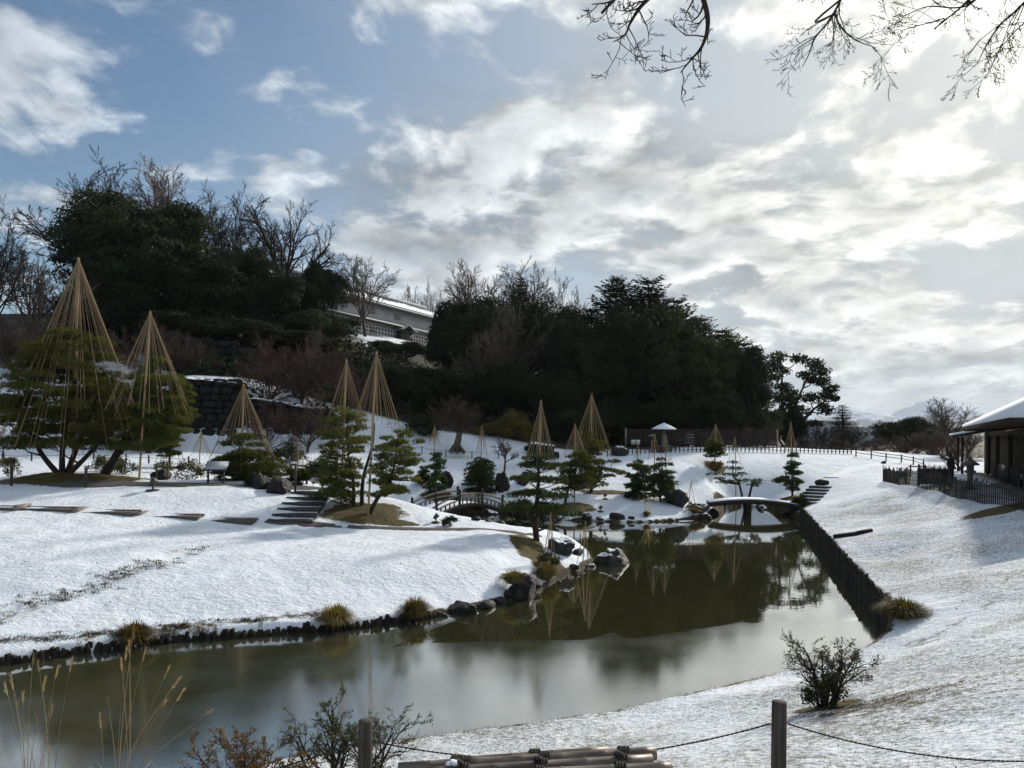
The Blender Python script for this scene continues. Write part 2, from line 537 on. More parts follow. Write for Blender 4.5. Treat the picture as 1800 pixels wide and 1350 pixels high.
GP = []   # ground control points X,Y,Z
for px, py, D in [
    # left bank
    (0, 985, 20.5), (0, 1085, 17.0), (200, 1000, 20.2), (200, 1070, 17.8), (330, 950, 24.5), (470, 925, 28.0), (400, 1000, 20.6), (400, 1060, 18.6), (560, 1000, 21.0),
    (560, 1060, 19.2), (700, 1000, 21.6), (700, 1050, 20.2), (820, 1000, 22.4), (890, 1000, 23.2), (700, 945, 26.8), (560, 945, 26.5), (900, 942, 27.8), (900, 970, 25.4), (945, 951, 28.8), (930, 1015, 23.4),
    (970, 985, 25.0), (1005, 975, 26.4), (700, 930, 28.7), (600, 930, 28.7), (800, 934, 28.7), (880, 936, 28.9), (640, 900, 31.0), (580, 892, 31.5), (730, 922, 30.2),
    (690, 874, 34.0), (760, 894, 33.5), (830, 911, 33.0), (920, 929, 32.2), (620, 862, 34.2),
    (480, 918, 29.0), (540, 918, 29.0), (560, 861, 33.8), (500, 861, 33.5), (270, 850, 33.2), (400, 853, 33.4), (0, 853, 32.2), (130, 852, 32.5), (270, 859, 31.4), (430, 863, 31.4), (0, 862, 30.8),
    (0, 893, 27.4), (120, 898, 27.4), (240, 906, 27.7), (350, 914, 28.0), (430, 920, 28.3), (110, 834, 34.2), (180, 836, 34.8), (245, 843, 34.0), (420, 842, 36.0), (330, 845, 37.0),
    (-250, 900, 27.0), (-250, 1000, 20.0), (-250, 1100, 16.6), (-250, 860, 32.0), (-200, 800, 48),
    # back left, up to the castle wall
    (0, 800, 47.0), (100, 805, 46.0), (200, 800, 48.0), (330, 792, 51.0), (300, 822, 42.0), (60, 825, 40.0), (420, 800, 50.0), (520, 802, 51.0), (620, 800, 50.0), (560, 850, 38.0),
    (0, 745, 52.0), (20, 640, 64.0), (100, 700, 57.0), (60, 610, 72.0),
    (700, 744, 60.0), (620, 752, 59.0), (690, 800, 53.5), (740, 842, 47.5), (800, 796, 56.0), (880, 757, 62.0), (930, 792, 58.0), (880, 852, 47.0), (780, 862, 45.8), (850, 872, 46.4),
    (960, 800, 58.0), (1000, 880, 44.6), (1040, 866, 47.0), (1010, 889, 43.5), (1130, 890, 44.0), (1190, 886, 45.0), (1100, 860, 48.0), (1060, 905, 42.6), (1180, 905, 43.0),
    # hill behind the bridge
    (1100, 800, 57.0), (1180, 798, 57.5), (1250, 798, 58.0), (1330, 798, 59.0), (1400, 798, 60.0), (1470, 799, 61.0), (1540, 801, 61.0), (1610, 812, 57.0), (1250, 840, 52.0), (1400, 838, 53.0), (1150, 845, 50.0),
    (1300, 872, 49.5), (1360, 880, 49.0), (1500, 830, 53.0), (1450, 848, 50.5), (1400, 886, 46.0), (1430, 884, 46.2), (1255, 813, 55.0),
    (1100, 786, 62.0), (1250, 786, 63.0), (1400, 788, 64.0), (1550, 793, 66.0),
    # right bank
    (1560, 846, 45.0), (1480, 880, 42.0), (1560, 905, 35.0), (1500, 905, 36.5), (1470, 930, 34.0), (1600, 950, 26.8), (1700, 950, 23.8), (1650, 905, 30.5), (1800, 897, 26.2), (1750, 886, 28.6), (1700, 876, 31.8), (1650, 864, 35.8), (1600, 853, 40.0),
    (1800, 1000, 17.6), (1700, 1050, 16.2), (1640, 1090, 15.6), (1800, 1100, 12.2), (1560, 1150, 14.4), (1620, 1132, 14.3), (1540, 1000, 25.6), (1600, 1020, 21.5), (1700, 1000, 19.4),
    # near bank
    (1800, 1200, 8.6), (1700, 1180, 10.6), (1455, 1240, 10.6), (1300, 1217, 12.3), (1400, 1190, 13.2), (1500, 1166, 14.0), (945, 1286, 11.3), (700, 1321, 10.5), (1100, 1300, 10.2), (1370, 1345, 7.2), (1370, 1430, 5.6), (900, 1350, 8.8), (642, 1420, 6.2),
    (1000, 1500, 4.6), (1250, 1300, 9.4), (1150, 1262, 11.8), (1650, 1300, 7.4),
]:
    p = at(px, py, D)
    GP.append((p.x, p.y, p.z))
for P, z in [(SHORE_L[:9], 0.24), (SHORE_L[9:], 0.07), (SHORE_T, 0.07), (SHORE_I, 0.25), (SHORE_M, 0.10), (SHORE_B, 0.14)]:
    for q in P[::2]:
        GP.append((q[0], q[1], z))
for k in range(9):
    t = k / 8
    q = WALL_R[0] * (1 - t) + WALL_R[2] * t
    GP.append((q[0] + 0.25, q[1], 0.76))
GP += [(0, 0, 3.1), (1.5, 2.2, 2.85), (-2, 2, 2.8), (-5, 4, 1.9), (5, 3, 2.75), (-8, 6.5, 0.7), (-4, 8.6, 0.35), (-7, 8.0, 0.3), (10, 4, 2.7), (15, 8, 2.5), (-10, 2, 2.4), (0, -3, 3.2), (-12, -3, 3.2), (12, -3, 3.3),
       (16, 14, 2.3), (22, 22, 2.6), (30, 35, 2.6), (34, 50, 2.8), (26, 45, 2.6), (45, 30, 2.8), (40, 75, 2.9), (60, 60, 2.9),
       (-20, 15, 0.6), (-26, 22, 2.0), (-40, 30, 2.8), (-60, 40, 4), (-45, 48, 4.5), (-30, 6, 0.8),
       # terraces above the castle wall and the hill
       (-27, 56.0, 3.6), (-22, 56.3, 3.5), (-17, 56.6, 3.6), (-13, 57, 4.1), (-27, 60, 9.0), (-22, 60, 8.7), (-18, 60.5, 7.6), (-14, 61, 6.8),
       (-30, 66, 9.6), (-24, 67, 9.4), (-18, 68, 8.6), (-10, 68, 7.2), (-30, 72, 13), (-22, 74, 12.5), (-14, 76, 10), (-5, 70, 6.2),
       (-40, 80, 16), (-30, 85, 17), (-20, 88, 15.5), (-8, 80, 8.5), (-45, 60, 9.5), (-60, 70, 14), (-55, 90, 19),
       (-40, 100, 20.5), (-26, 104, 18.0), (-20, 112, 19.2), (-14, 118, 19.0), (-30, 118, 21.5), (-10, 100, 13.5), (0, 90, 8.0), (0, 110, 13), (-20, 140, 22), (-50, 130, 22), (0, 140, 19),
       (5, 70, 4.0), (10, 80, 4.2), (20, 80, 3.6), (10, 100, 8), (20, 110, 5), (30, 90, 3.3), (40, 120, 3), (15, 140, 10), (80, 100, 3), (90, 150, 3), (40, 160, 3)]
GP = np.array(GP)
KC = 1.2


def phi(r2):
    return np.sqrt(r2 + KC * KC)


_n = len(GP)
_A = np.zeros((_n + 3, _n + 3))
_d2 = ((GP[:, None, :2] - GP[None, :, :2]) ** 2).sum(2)
_A[:_n, :_n] = -phi(_d2) + np.eye(_n) * 0.25
_A[:_n, _n] = 1
_A[:_n, _n + 1:] = GP[:, :2]
_A[_n:, :_n] = _A[:_n, _n:].T
_w = np.linalg.solve(_A, np.concatenate([GP[:, 2], np.zeros(3)]))


def land(P):
    P = np.asarray(P, float).reshape(-1, 2)
    out = np.empty(len(P))
    for i in range(0, len(P), 20000):
        q = P[i:i + 20000]
        d2 = ((q[:, None, :] - GP[None, :, :2]) ** 2).sum(2)
        out[i:i + 20000] = -phi(d2) @ _w[:_n] + _w[_n] + q @ _w[_n + 1:]
    R = np.hypot(P[:, 0], P[:, 1])
    far = np.clip((R - 150) / 60, 0, 1)
    return out * (1 - far) + 2.5 * far


def POINT_D(P):
    return seg_dist(P, SHORE_L[10:] + SHORE_T[:4])


def gz(x, y):
    """height of the ground at a place"""
    P = np.array([[x, y]])
    return float(ground(P)[0])


def sst(x):
    x = np.clip(x, 0, 1)
    return x * x * (3 - 2 * x)


def ground(P):
    P = np.asarray(P, float).reshape(-1, 2)
    sd = poly_sd(P)
    z = np.maximum(land(P), 0.06)
    z = np.minimum(z, 0.07 + 0.38 * POINT_D(P))
    return -0.75 + (z + 0.75) * sst((sd + 0.16) / 0.26)


def hit(px, py):
    """where the line of sight through a pixel meets the ground"""
    D = np.exp(np.linspace(math.log(3), math.log(140), 500))
    u, v = vv(px, py)
    P = np.stack([u / FOC * D, D], 1)
    zr = CAMZ - v / FOC * D
    below = np.nonzero(zr < land(P))[0]
    k = below[0] if len(below) else len(D) - 1
    return P[k]


def g_at(px, D):
    """place on the ground at an image column and a depth"""
    x = (px - PX0) / FOC * D
    return Vector((x, D, gz(x, D)))


# ---- the sheet
def ring_grid():
    th = np.concatenate([np.linspace(-75, -42, 24)[:-1], np.linspace(-42, 42, 610), np.linspace(42, 75, 24)[1:]])
    r = np.concatenate([np.linspace(0.6, 6, 20)[:-1], np.exp(np.linspace(math.log(6), math.log(64), 430))[:-1],
                        np.exp(np.linspace(math.log(64), math.log(170), 60))[:-1], np.exp(np.linspace(math.log(170), math.log(6000), 14))])
    return np.radians(th), r


th, rr = ring_grid()
TT, RR = np.meshgrid(th, rr)
GX, GY = (RR * np.sin(TT)).ravel(), (RR * np.cos(TT) - 2.0).ravel()
GXY = np.stack([GX, GY], 1)
SD = poly_sd(GXY)
GZ = ground(GXY)


def vnoise(P, s, seed=0):
    """cheap value noise for relief and wear"""
    rng = np.random.default_rng(seed)
    tab = rng.uniform(-1, 1, (256, 256))
    q = P * s
    i = np.floor(q).astype(int)
    f = q - i
    f = f * f * (3 - 2 * f)
    a, b = i[:, 0] % 256, i[:, 1] % 256
    a1, b1 = (a + 1) % 256, (b + 1) % 256
    return (tab[a, b] * (1 - f[:, 0]) * (1 - f[:, 1]) + tab[a1, b] * f[:, 0] * (1 - f[:, 1])
            + tab[a, b1] * (1 - f[:, 0]) * f[:, 1] + tab[a1, b1] * f[:, 0] * f[:, 1])


near = np.clip((70 - RR.ravel()) / 30, 0, 1)
GZ = GZ + near * np.where(SD > 0.1, 1, 0) * (0.030 * vnoise(GXY, 0.9, 1) + 0.016 * vnoise(GXY, 2.6, 2) + 0.009 * vnoise(GXY, 6.0, 3))


bare = np.zeros(len(GXY))
bumpz = np.zeros(len(GXY))


def blob_mask(px, D, rx, ry, h=0.0, soft=0.35, amt=1.0):
    c = pd(px, D)
    q = np.hypot((GX - c[0]) / rx, (GY - c[1]) / ry)
    q = q + 0.16 * vnoise(GXY, 1.3, 7) + 0.10 * vnoise(GXY, 3.7, 8)
    mk = sst((1 + soft - q) / (2 * soft)) * amt
    np.maximum(bare, mk, out=bare)
    if h:
        bumpz[:] += h * np.clip(1 - q * q, 0, 1)


# bare turf mounds round the trees
for a in [(95, 33.6, 2.2, 1.6, 0.18), (190, 34.3, 1.6, 1.2, 0.08), (640, 30.9, 1.9, 1.5, 0.12), (690, 29.9, 1.0, 0.6, 0.05), (928, 27.6, 0.62, 2.3, 0.0), (965, 25.6, 0.7, 1.0, 0), (1012, 43.4, 1.15, 0.8, 0.12), (1062, 47.0, 1.7, 0.55, 0.05),
          (1290, 49.2, 1.3, 0.8, 0.3), (1388, 49.0, 1.1, 0.9, 0.2), (1257, 54.6, 0.8, 0.7, 0.1), (1775, 27.2, 1.7, 0.8, 0), (772, 45.4, 1.1, 0.6, 0.1), (300, 42.2, 0.9, 0.6, 0), (420, 36.2, 1.6, 1.0, 0.05), (1458, 10.4, 0.45, 0.3, 0)]:
    blob_mask(*a)
blob_mask(1560, 9.7, 1.6, 0.5, 0, 0.8, 0.56)
blob_mask(1640, 9.1, 1.3, 0.35, 0, 0.8, 0.50)
blob_mask(805, 54.5, 2.2, 1.6, 0, 0.8, 0.5)
blob_mask(1250, 8.2, 2.0, 0.5, 0, 0.9, 0.30)
# the trodden drain line across the left bank and the strip behind the stakes
crease = [hit(*p) for p in [(-60, 1105), (0, 1083), (90, 1052), (200, 1018), (290, 985), (365, 962)]]
dl = seg_dist(GXY, crease)
wob = vnoise(GXY, 2.2, 9) * 0.5 + vnoise(GXY, 6.0, 10) * 0.5
np.maximum(bare, np.clip(0.50 - dl * 0.55 + 0.30 * wob, 0, 0.50) * (dl < 1.2), out=bare)
bumpz -= 0.10 * np.exp(-(dl / 0.35) ** 2)
strip = np.array([hit(*p) for p in [(-100, 1150), (0, 1131), (100, 1122), (205, 1112), (330, 1100), (480, 1088), (560, 1080)]])
ds = seg_dist(GXY, strip)
np.maximum(bare, np.clip(0.66 - ds * 1.3 + 0.40 * wob, 0, 0.60) * (ds < 0.8), out=bare)
# lip of the near bank and the right bank's turf
lip = np.array([np.array(p) for p in SHORE_N])
dn = seg_dist(GXY, lip)
np.maximum(bare, np.clip(0.60 - np.abs(dn - 0.14) * 3.6 + 0.30 * wob, 0, 0.66), out=bare)
# wet soil at the waterline of the other shores
farshore = np.array([q for q in SHORE_L[9:] + SHORE_T + SHORE_I + SHORE_M + SHORE_B + WALL_R[:1]])
dfs = np.minimum(seg_dist(GXY, farshore), seg_dist(GXY, [WALL_R[2] + np.array([0.15, 0.4]), WALL_R[2], SHORE_N[0], SHORE_N[1]]))
soil = np.clip(1.0 - np.maximum(dfs - 0.05, 0) * 4.0 + 0.35 * wob, 0, 1)
np.maximum(bare, soil, out=bare)
ridge = [hit(*p) for p in [(1600, 1138), (1650, 1112), (1700, 1085), (1750, 1058), (1800, 1035)]]
np.maximum(bare, np.clip(0.50 - seg_dist(GXY, ridge) * 0.8 + 0.3 * wob, 0, 0.5), out=bare)
# forest floor
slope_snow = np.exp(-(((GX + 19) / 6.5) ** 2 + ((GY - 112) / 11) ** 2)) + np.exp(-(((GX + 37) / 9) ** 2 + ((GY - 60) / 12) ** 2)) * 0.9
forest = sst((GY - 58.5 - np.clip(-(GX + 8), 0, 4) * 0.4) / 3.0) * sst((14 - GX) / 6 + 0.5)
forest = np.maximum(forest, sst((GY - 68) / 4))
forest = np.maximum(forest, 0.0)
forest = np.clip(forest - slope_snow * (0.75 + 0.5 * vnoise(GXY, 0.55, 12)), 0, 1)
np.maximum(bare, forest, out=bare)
hillslope = np.exp(-(((GX + 8.0) / 3.6) ** 2 + ((GY - 59.5) / 2.6) ** 2)) * 0.5
np.maximum(bare, np.clip(hillslope + 0.22 * wob * (hillslope > 0.08), 0, 0.55), out=bare)
GZ = GZ + bumpz * (SD > 0.3)
thin = np.full(len(GXY), 0.34)
thin = np.maximum(thin, 0.66 * sst((GX - 8.5) / 2.0) * sst((46 - GY) / 6))
thin = np.maximum(thin, 0.68 * sst((13.2 - GY + np.clip(GX - 4, 0, 6) * 0.3) / 1.2) * (GX > -5))
thin = np.maximum(thin, 0.46 * sst((GX - 4) / 4) * sst((GY - 46) / 4))
thin = np.maximum(thin, 0.48 * sst((6 - GX) / 4) * sst((GY - 46) / 4))
thin = thin + 0.06 * vnoise(GXY, 0.35, 14)

nr, nt = len(rr), len(th)
idx = np.arange(nr * nt).reshape(nr, nt)
quads = np.stack([idx[:-1, :-1], idx[:-1, 1:], idx[1:, 1:], idx[1:, :-1]], -1).reshape(-1, 4)
gm = MB().add(np.stack([GX, GY, GZ], 1), quads).mesh('ground', smooth=True)
ca = gm.color_attributes.new('cover', 'FLOAT_COLOR', 'POINT')
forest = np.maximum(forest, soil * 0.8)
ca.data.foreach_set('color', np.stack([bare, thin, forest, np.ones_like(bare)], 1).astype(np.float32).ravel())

m, t = material('snow_on_turf')
pos = t.n('ShaderNodeNewGeometry').outputs['Position']
att = t.n('ShaderNodeVertexColor', layer_name='cover')
sp = t.n('ShaderNodeSeparateColor', {0: att.outputs['Color']})
flat = t.v('MULTIPLY', pos, (1, 1, 0.6))
n_fine = t.noise(flat, 26.0, 5.0, 0.7)
n_speck = t.noise(t.v('MULTIPLY', flat, (1.0, 1.7, 1.0)), 13.0, 4.0, 0.75)
n_mid = t.noise(flat, 7.0, 5.0, 0.62)
n_big = t.noise(flat, 0.55, 3.0, 0.55)
n_streak = t.noise(t.v('MULTIPLY', flat, (9.0, 26.0, 9.0)), 1.0, 4.0, 0.7)
# grass blades pushing through the thin snow
tip = t.m('ADD', t.m('ADD', t.m('MULTIPLY', n_speck, 0.62), t.m('MULTIPLY', n_streak, 0.22)), t.m('MULTIPLY', n_mid, 0.16))
tip = t.m('ADD', tip, t.m('MULTIPLY', t.m('SUBTRACT', n_big, 0.5), 0.20))
thr = t.sm(sp.outputs[1], 0.0, 1.0, 0.70, 0.38, 'LINEAR')
through = t.sm(t.m('SUBTRACT', tip, thr), -0.03, 0.11)
through = t.m('MULTIPLY', through, 0.85)
br = t.m('ADD', sp.outputs[0], t.m('MULTIPLY', t.m('SUBTRACT', t.m('ADD', t.m('MULTIPLY', n_mid, 0.5), t.m('MULTIPLY', n_fine, 0.5)), 0.5), 1.5))
barem = t.sm(br, 0.40, 0.66)
turf = t.mix(t.sm(n_mid, 0.35, 0.68), (0.058, 0.043, 0.018), (0.13, 0.092, 0.036))
turf = t.mix(t.sm(n_fine, 0.3, 0.7), turf, (0.075, 0.066, 0.022))
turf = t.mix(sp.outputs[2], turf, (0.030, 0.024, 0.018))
snowc = t.mix(n_big, (0.74, 0.80, 0.89), (0.81, 0.845, 0.89))
blade = t.mix(n_mid, (0.07, 0.058, 0.03), (0.17, 0.135, 0.075))
col = t.mix(through, snowc, blade)
col = t.mix(barem, col, turf)
patch = t.sm(t.noise(flat, 0.9, 3.0, 0.5), 0.32, 0.66, 0.6, 1.2)
lump = t.noise(t.v('MULTIPLY', flat, (1.0, 1.3, 1.0)), 5.6, 2.5, 0.6)
hgt = t.m('MULTIPLY', patch, t.m('ADD', t.m('ADD', t.m('MULTIPLY', lump, 0.085), t.m('MULTIPLY', n_speck, 0.045)), t.m('MULTIPLY', n_fine, 0.012)))
hgt = t.m('SUBTRACT', hgt, t.m('MULTIPLY', barem, 0.02))
bn = t.n('ShaderNodeBump', {'Strength': 1.0, 'Distance': 1.0, 'Height': hgt})
pb = t.n('ShaderNodeBsdfPrincipled', {'Base Color': col, 'Roughness': 0.85, 'Specular IOR Level': 0.2, 'Normal': bn.outputs[0]})
t.n('ShaderNodeOutputMaterial', {'Surface': pb})
gm.materials.append(m)
struct(link('ground', gm))

# ------------------------------------------------------------------ water and thin ice
def mirror(t, base, rough, nrm_):
    """still murky water or wet ice: body colour under a reflection that grows towards grazing view"""
    f = t.n('ShaderNodeLayerWeight', {'Blend': 0.5, 'Normal': nrm_}).outputs['Facing']
    d = t.n('ShaderNodeBsdfDiffuse', {'Color': base, 'Normal': nrm_})
    gl = t.n('ShaderNodeBsdfGlossy', {'Color': (0.97, 0.98, 0.97), 'Roughness': rough, 'Normal': nrm_})
    return t.n('ShaderNodeMixShader', {0: t.sm(f, 0.15, 0.92, 0.03, 0.82, 'LINEAR'), 1: d.outputs[0], 2: gl.outputs[0]})


m, t = material('pond_water')
pos = t.n('ShaderNodeNewGeometry').outputs['Position']
murk = t.mix(t.noise(pos, 0.25, 3.0), (0.038, 0.037, 0.014), (0.052, 0.050, 0.021))
bn = t.n('ShaderNodeBump', {'Strength': 1.0, 'Distance': 1.0, 'Height': t.m('MULTIPLY', t.noise(pos, 3.0, 2.0), 0.0012)})
pb = mirror(t, murk, 0.025, bn.outputs[0])
t.n('ShaderNodeOutputMaterial', {'Surface': pb})
wp = np.array([[-60, 6], [30, 6], [30, 56], [-60, 56]])
struct(MB().add(np.c_[wp, np.zeros(4)], [[0, 1, 2, 3]]).build('water', m))

m, t = material('thin_ice')
pos = t.n('ShaderNodeNewGeometry').outputs['Position']
fr = t.noise(pos, 0.5, 5.0, 0.6)
ic = t.mix(t.sm(fr, 0.3, 0.7), (0.050, 0.052, 0.026), (0.068, 0.070, 0.044))
bn = t.n('ShaderNodeBump', {'Strength': 1.0, 'Distance': 1.0, 'Height': t.m('MULTIPLY', t.noise(pos, 22.0, 3.0), 0.00045)})
pb = mirror(t, ic, t.sm(fr, 0.3, 0.7, 0.055, 0.13), bn.outputs[0])
t.n('ShaderNodeOutputMaterial', {'Surface': pb})
edge_px = [(905, 1050), (877, 1061), (820, 1084), (760, 1107), (715, 1127), (690, 1138), (712, 1135), (740, 1131), (800, 1130), (850, 1127), (880, 1129), (950, 1126), (1030, 1125), (1058, 1117), (1080, 1112),
           (1098, 1121), (1112, 1123), (1150, 1118), (1210, 1108), (1270, 1100), (1300, 1094), (1330, 1096), (1345, 1091), (1400, 1092), (1450, 1089), (1500, 1092), (1566, 1096)]
ep = []
for k, p in enumerate(edge_px):
    ep.append(oz(*p))
ice = ep + [np.array([13.5, 17.5]), np.array([13, 9]), np.array([4, 8.2]), np.array([-6, 7.0]), np.array([-30, 6.5]), np.array([-30, 15.5]), np.array([-13, 15.8]), pd(420, 19.0), pd(640, 19.9), pd(770, 21.0)]
ib = bmesh.new()
face = ib.faces.new([ib.verts.new((p[0], p[1], 0.006)) for p in ice])
bmesh.ops.triangulate(ib, faces=[face])
im = bpy.data.meshes.new('ice_sheet')
ib.to_mesh(im)
ib.free()
if im.polygons[0].normal.z < 0:
    im.flip_normals()
im.materials.append(m)
struct(link('ice_sheet', im))

# ------------------------------------------------------------------ paths
def ribbon(name, line, width, mat, lift=0.012, step=0.35, wob_=0.06, seed=0):
    L = [np.array(p, float) for p in line]
    pts = []
    for a, b in zip(L[:-1], L[1:]):
        k = max(1, int(np.linalg.norm(b - a) / step))
        pts += [a + (b - a) * i / k for i in range(k)]
    pts.append(L[-1])
    pts = np.array(pts)
    d = nrm(np.gradient(pts, axis=0))
    nn = np.stack([-d[:, 1], d[:, 0]], 1)
    rng = np.random.default_rng(seed)
    cols = np.linspace(-0.5, 0.5, 7)
    off = cols[None, :] * width + rng.normal(0, wob_, (len(pts), 1)) * np.sign(cols)[None, :]
    XY = pts[:, None, :] + nn[:, None, :] * off[:, :, None]
    Z = ground(XY.reshape(-1, 2)) + lift + 0.02
    Z = Z - (np.abs(np.tile(cols, len(pts))) > 0.49) * 0.05
    V = np.c_[XY.reshape(-1, 2), Z]
    ii = np.arange(len(pts) * 7).reshape(-1, 7)
    Q = np.stack([ii[:-1, :-1], ii[:-1, 1:], ii[1:, 1:], ii[1:, :-1]], -1).reshape(-1, 4)
    return struct(MB().add(V, Q).build(name, mat, smooth=True))


gravel = M('damp_gravel', (0.115, 0.105, 0.095), (0.065, 0.06, 0.055), 14, bump=0.01, bscale=30, lo=0.3, hi=0.7)
ribbon('path', [pd(-300, 32.4), pd(0, 32.8), pd(150, 32.6), pd(280, 32.9), pd(420, 33.3), pd(520, 33.9), pd(590, 34.5), pd(640, 36)], 1.5, gravel, lift=0.02, seed=1)
ribbon('path', [pd(470, 28.9), pd(560, 28.9), pd(700, 28.9), pd(800, 29.2), pd(880, 29.6), pd(930, 30.3), pd(945, 31.2)], 0.75, gravel, seed=2)
ribbon('path', [pd(1462, 51.5), pd(1500, 54), pd(1560, 56.5), pd(1620, 57)], 1.0, MT['snow'], seed=3)

# ------------------------------------------------------------------ plants: generators (local coordinates, foot at the origin)
def rot_away(d, ang, rnd):
    a = Vector((rnd.uniform(-1, 1), rnd.uniform(-1, 1), rnd.uniform(-1, 1)))
    a = (a - d * a.dot(d))
    if a.length < 1e-4:
        a = Vector((1, 0, 0))
    a.normalize()
    return (d * math.cos(ang) + a * math.sin(ang)).normalized()


def grow(segs, p, d, L, r, lev, rnd, kids, ratio, wander, up, amin, amax, nseg=4, rmin=0.008, bare_to=0.3):
    """recursive branch; segs collects (p, q, r0, r1)"""
    n = nseg if lev > 0 else max(2, nseg - 1)
    last = lev == 0
    rend = max(rmin, r * (0.35 if not last else 0.4))
    step = L / n
    nk = kids[len(kids) - lev] if not last else 0
    at_t = sorted(bare_to + (1 - bare_to) * (i + rnd.uniform(0.1, 0.9)) / max(1, nk) for i in range(nk))
    ki = 0
    for i in range(n):
        d = (d + Vector((rnd.gauss(0, wander), rnd.gauss(0, wander), rnd.gauss(0, wander) + up))).normalized()
        q = p + d * step
        ra = r + (rend - r) * i / n
        rb = r + (rend - r) * (i + 1) / n
        segs.append((p, q, ra, rb))
        while ki < nk and at_t[ki] <= (i + 1) / n:
            f = at_t[ki] * n - i
            s = p + (q - p) * max(0, min(1, f))
            rc = (ra + (rb - ra) * f) * rnd.uniform(0.55, 0.75)
            cd = rot_away(d, rnd.uniform(amin, amax), rnd)
            if cd.z < -0.25 and up >= 0:
                cd.z *= -0.4
                cd.normalize()
            grow(segs, s, cd, L * ratio * rnd.uniform(0.7, 1.15) * (1.12 - 0.45 * at_t[ki]), max(rmin, rc), lev - 1, rnd, kids, ratio, wander, up, amin, amax, nseg, rmin, 0.15)
            ki += 1
        p = q


def seg_mb(segs, thick=0.03, mb=None):
    mb = mb or MB()
    P0 = np.array([s[0][:] for s in segs])
    P1 = np.array([s[1][:] for s in segs])
    R0 = np.array([s[2] for s in segs])
    R1 = np.array([s[3] for s in segs])
    big = R0 > thick
    mb.segs(P0[big], P1[big] + (P1[big] - P0[big]) * 0.06, R0[big], R1[big], 6)
    mb.segs(P0[~big], P1[~big], R0[~big], R1[~big], 3)
    return mb


BARE = {}


def bare_meshes(key, seed, H=10.0, trunk=0.25, r0=0.28, kids=(7, 6, 5, 4), ratio=0.62, wander=0.13, up=0.05, amin=0.45, amax=0.95, L1=0.62, rmin=0.012, mat='bark_far', tmat='bark_far', lean=(0, 0), stems=1):
    """a leafless tree: trunk mesh and branch mesh"""
    rnd = random.Random(seed)
    tr, brn = MB(), []
    for s in range(stems):
        d = Vector((lean[0] + (rnd.uniform(-0.25, 0.25) if stems > 1 else 0), lean[1] + (rnd.uniform(-0.25, 0.25) if stems > 1 else 0), 1)).normalized()
        p = Vector((0, 0, -0.25))
        pts, rad = [p], [r0 * 1.35]
        n = 5
        for i in range(n):
            d = (d + Vector((rnd.gauss(0, 0.06), rnd.gauss(0, 0.06), 0.05))).normalized()
            p = p + d * (H * trunk + 0.25) / n
            pts.append(p)
            rad.append(r0 * (1.05 - 0.4 * (i + 1) / n))
        tr.tube(pts, rad, 8)
        for k in range(kids[0]):
            a = k / kids[0] * 2 * math.pi + rnd.uniform(-0.4, 0.4)
            el = rnd.uniform(amin, amax)
            dd = Vector((math.cos(a) * math.sin(el), math.sin(a) * math.sin(el), math.cos(el)))
            if k == 0:
                dd = Vector((rnd.uniform(-.15, .15), rnd.uniform(-.15, .15), 1)).normalized()
            q = pts[-1] - d * rnd.uniform(0, 0.35) * H * trunk
            grow(brn, q, dd, H * L1 * rnd.uniform(0.8, 1.1), r0 * rnd.uniform(0.38, 0.55), len(kids) - 1, rnd, kids[1:], ratio, wander, up, 0.35, 0.85, 4, rmin)
    BARE[key] = (tr.mesh('trunk', MT[tmat], True), seg_mb(brn).mesh('branches', MT[mat]))


def bare_tree(key, label, loc, h=1.0, w_=1.0, rz=0.0, group=None, name='bare_tree', cat='tree'):
    o = thing(name, label, cat, loc, group, rz, (w_, w_, h))
    link('trunk', BARE[key][0], o)
    link('branches', BARE[key][1], o)
    return o


EVER = {}


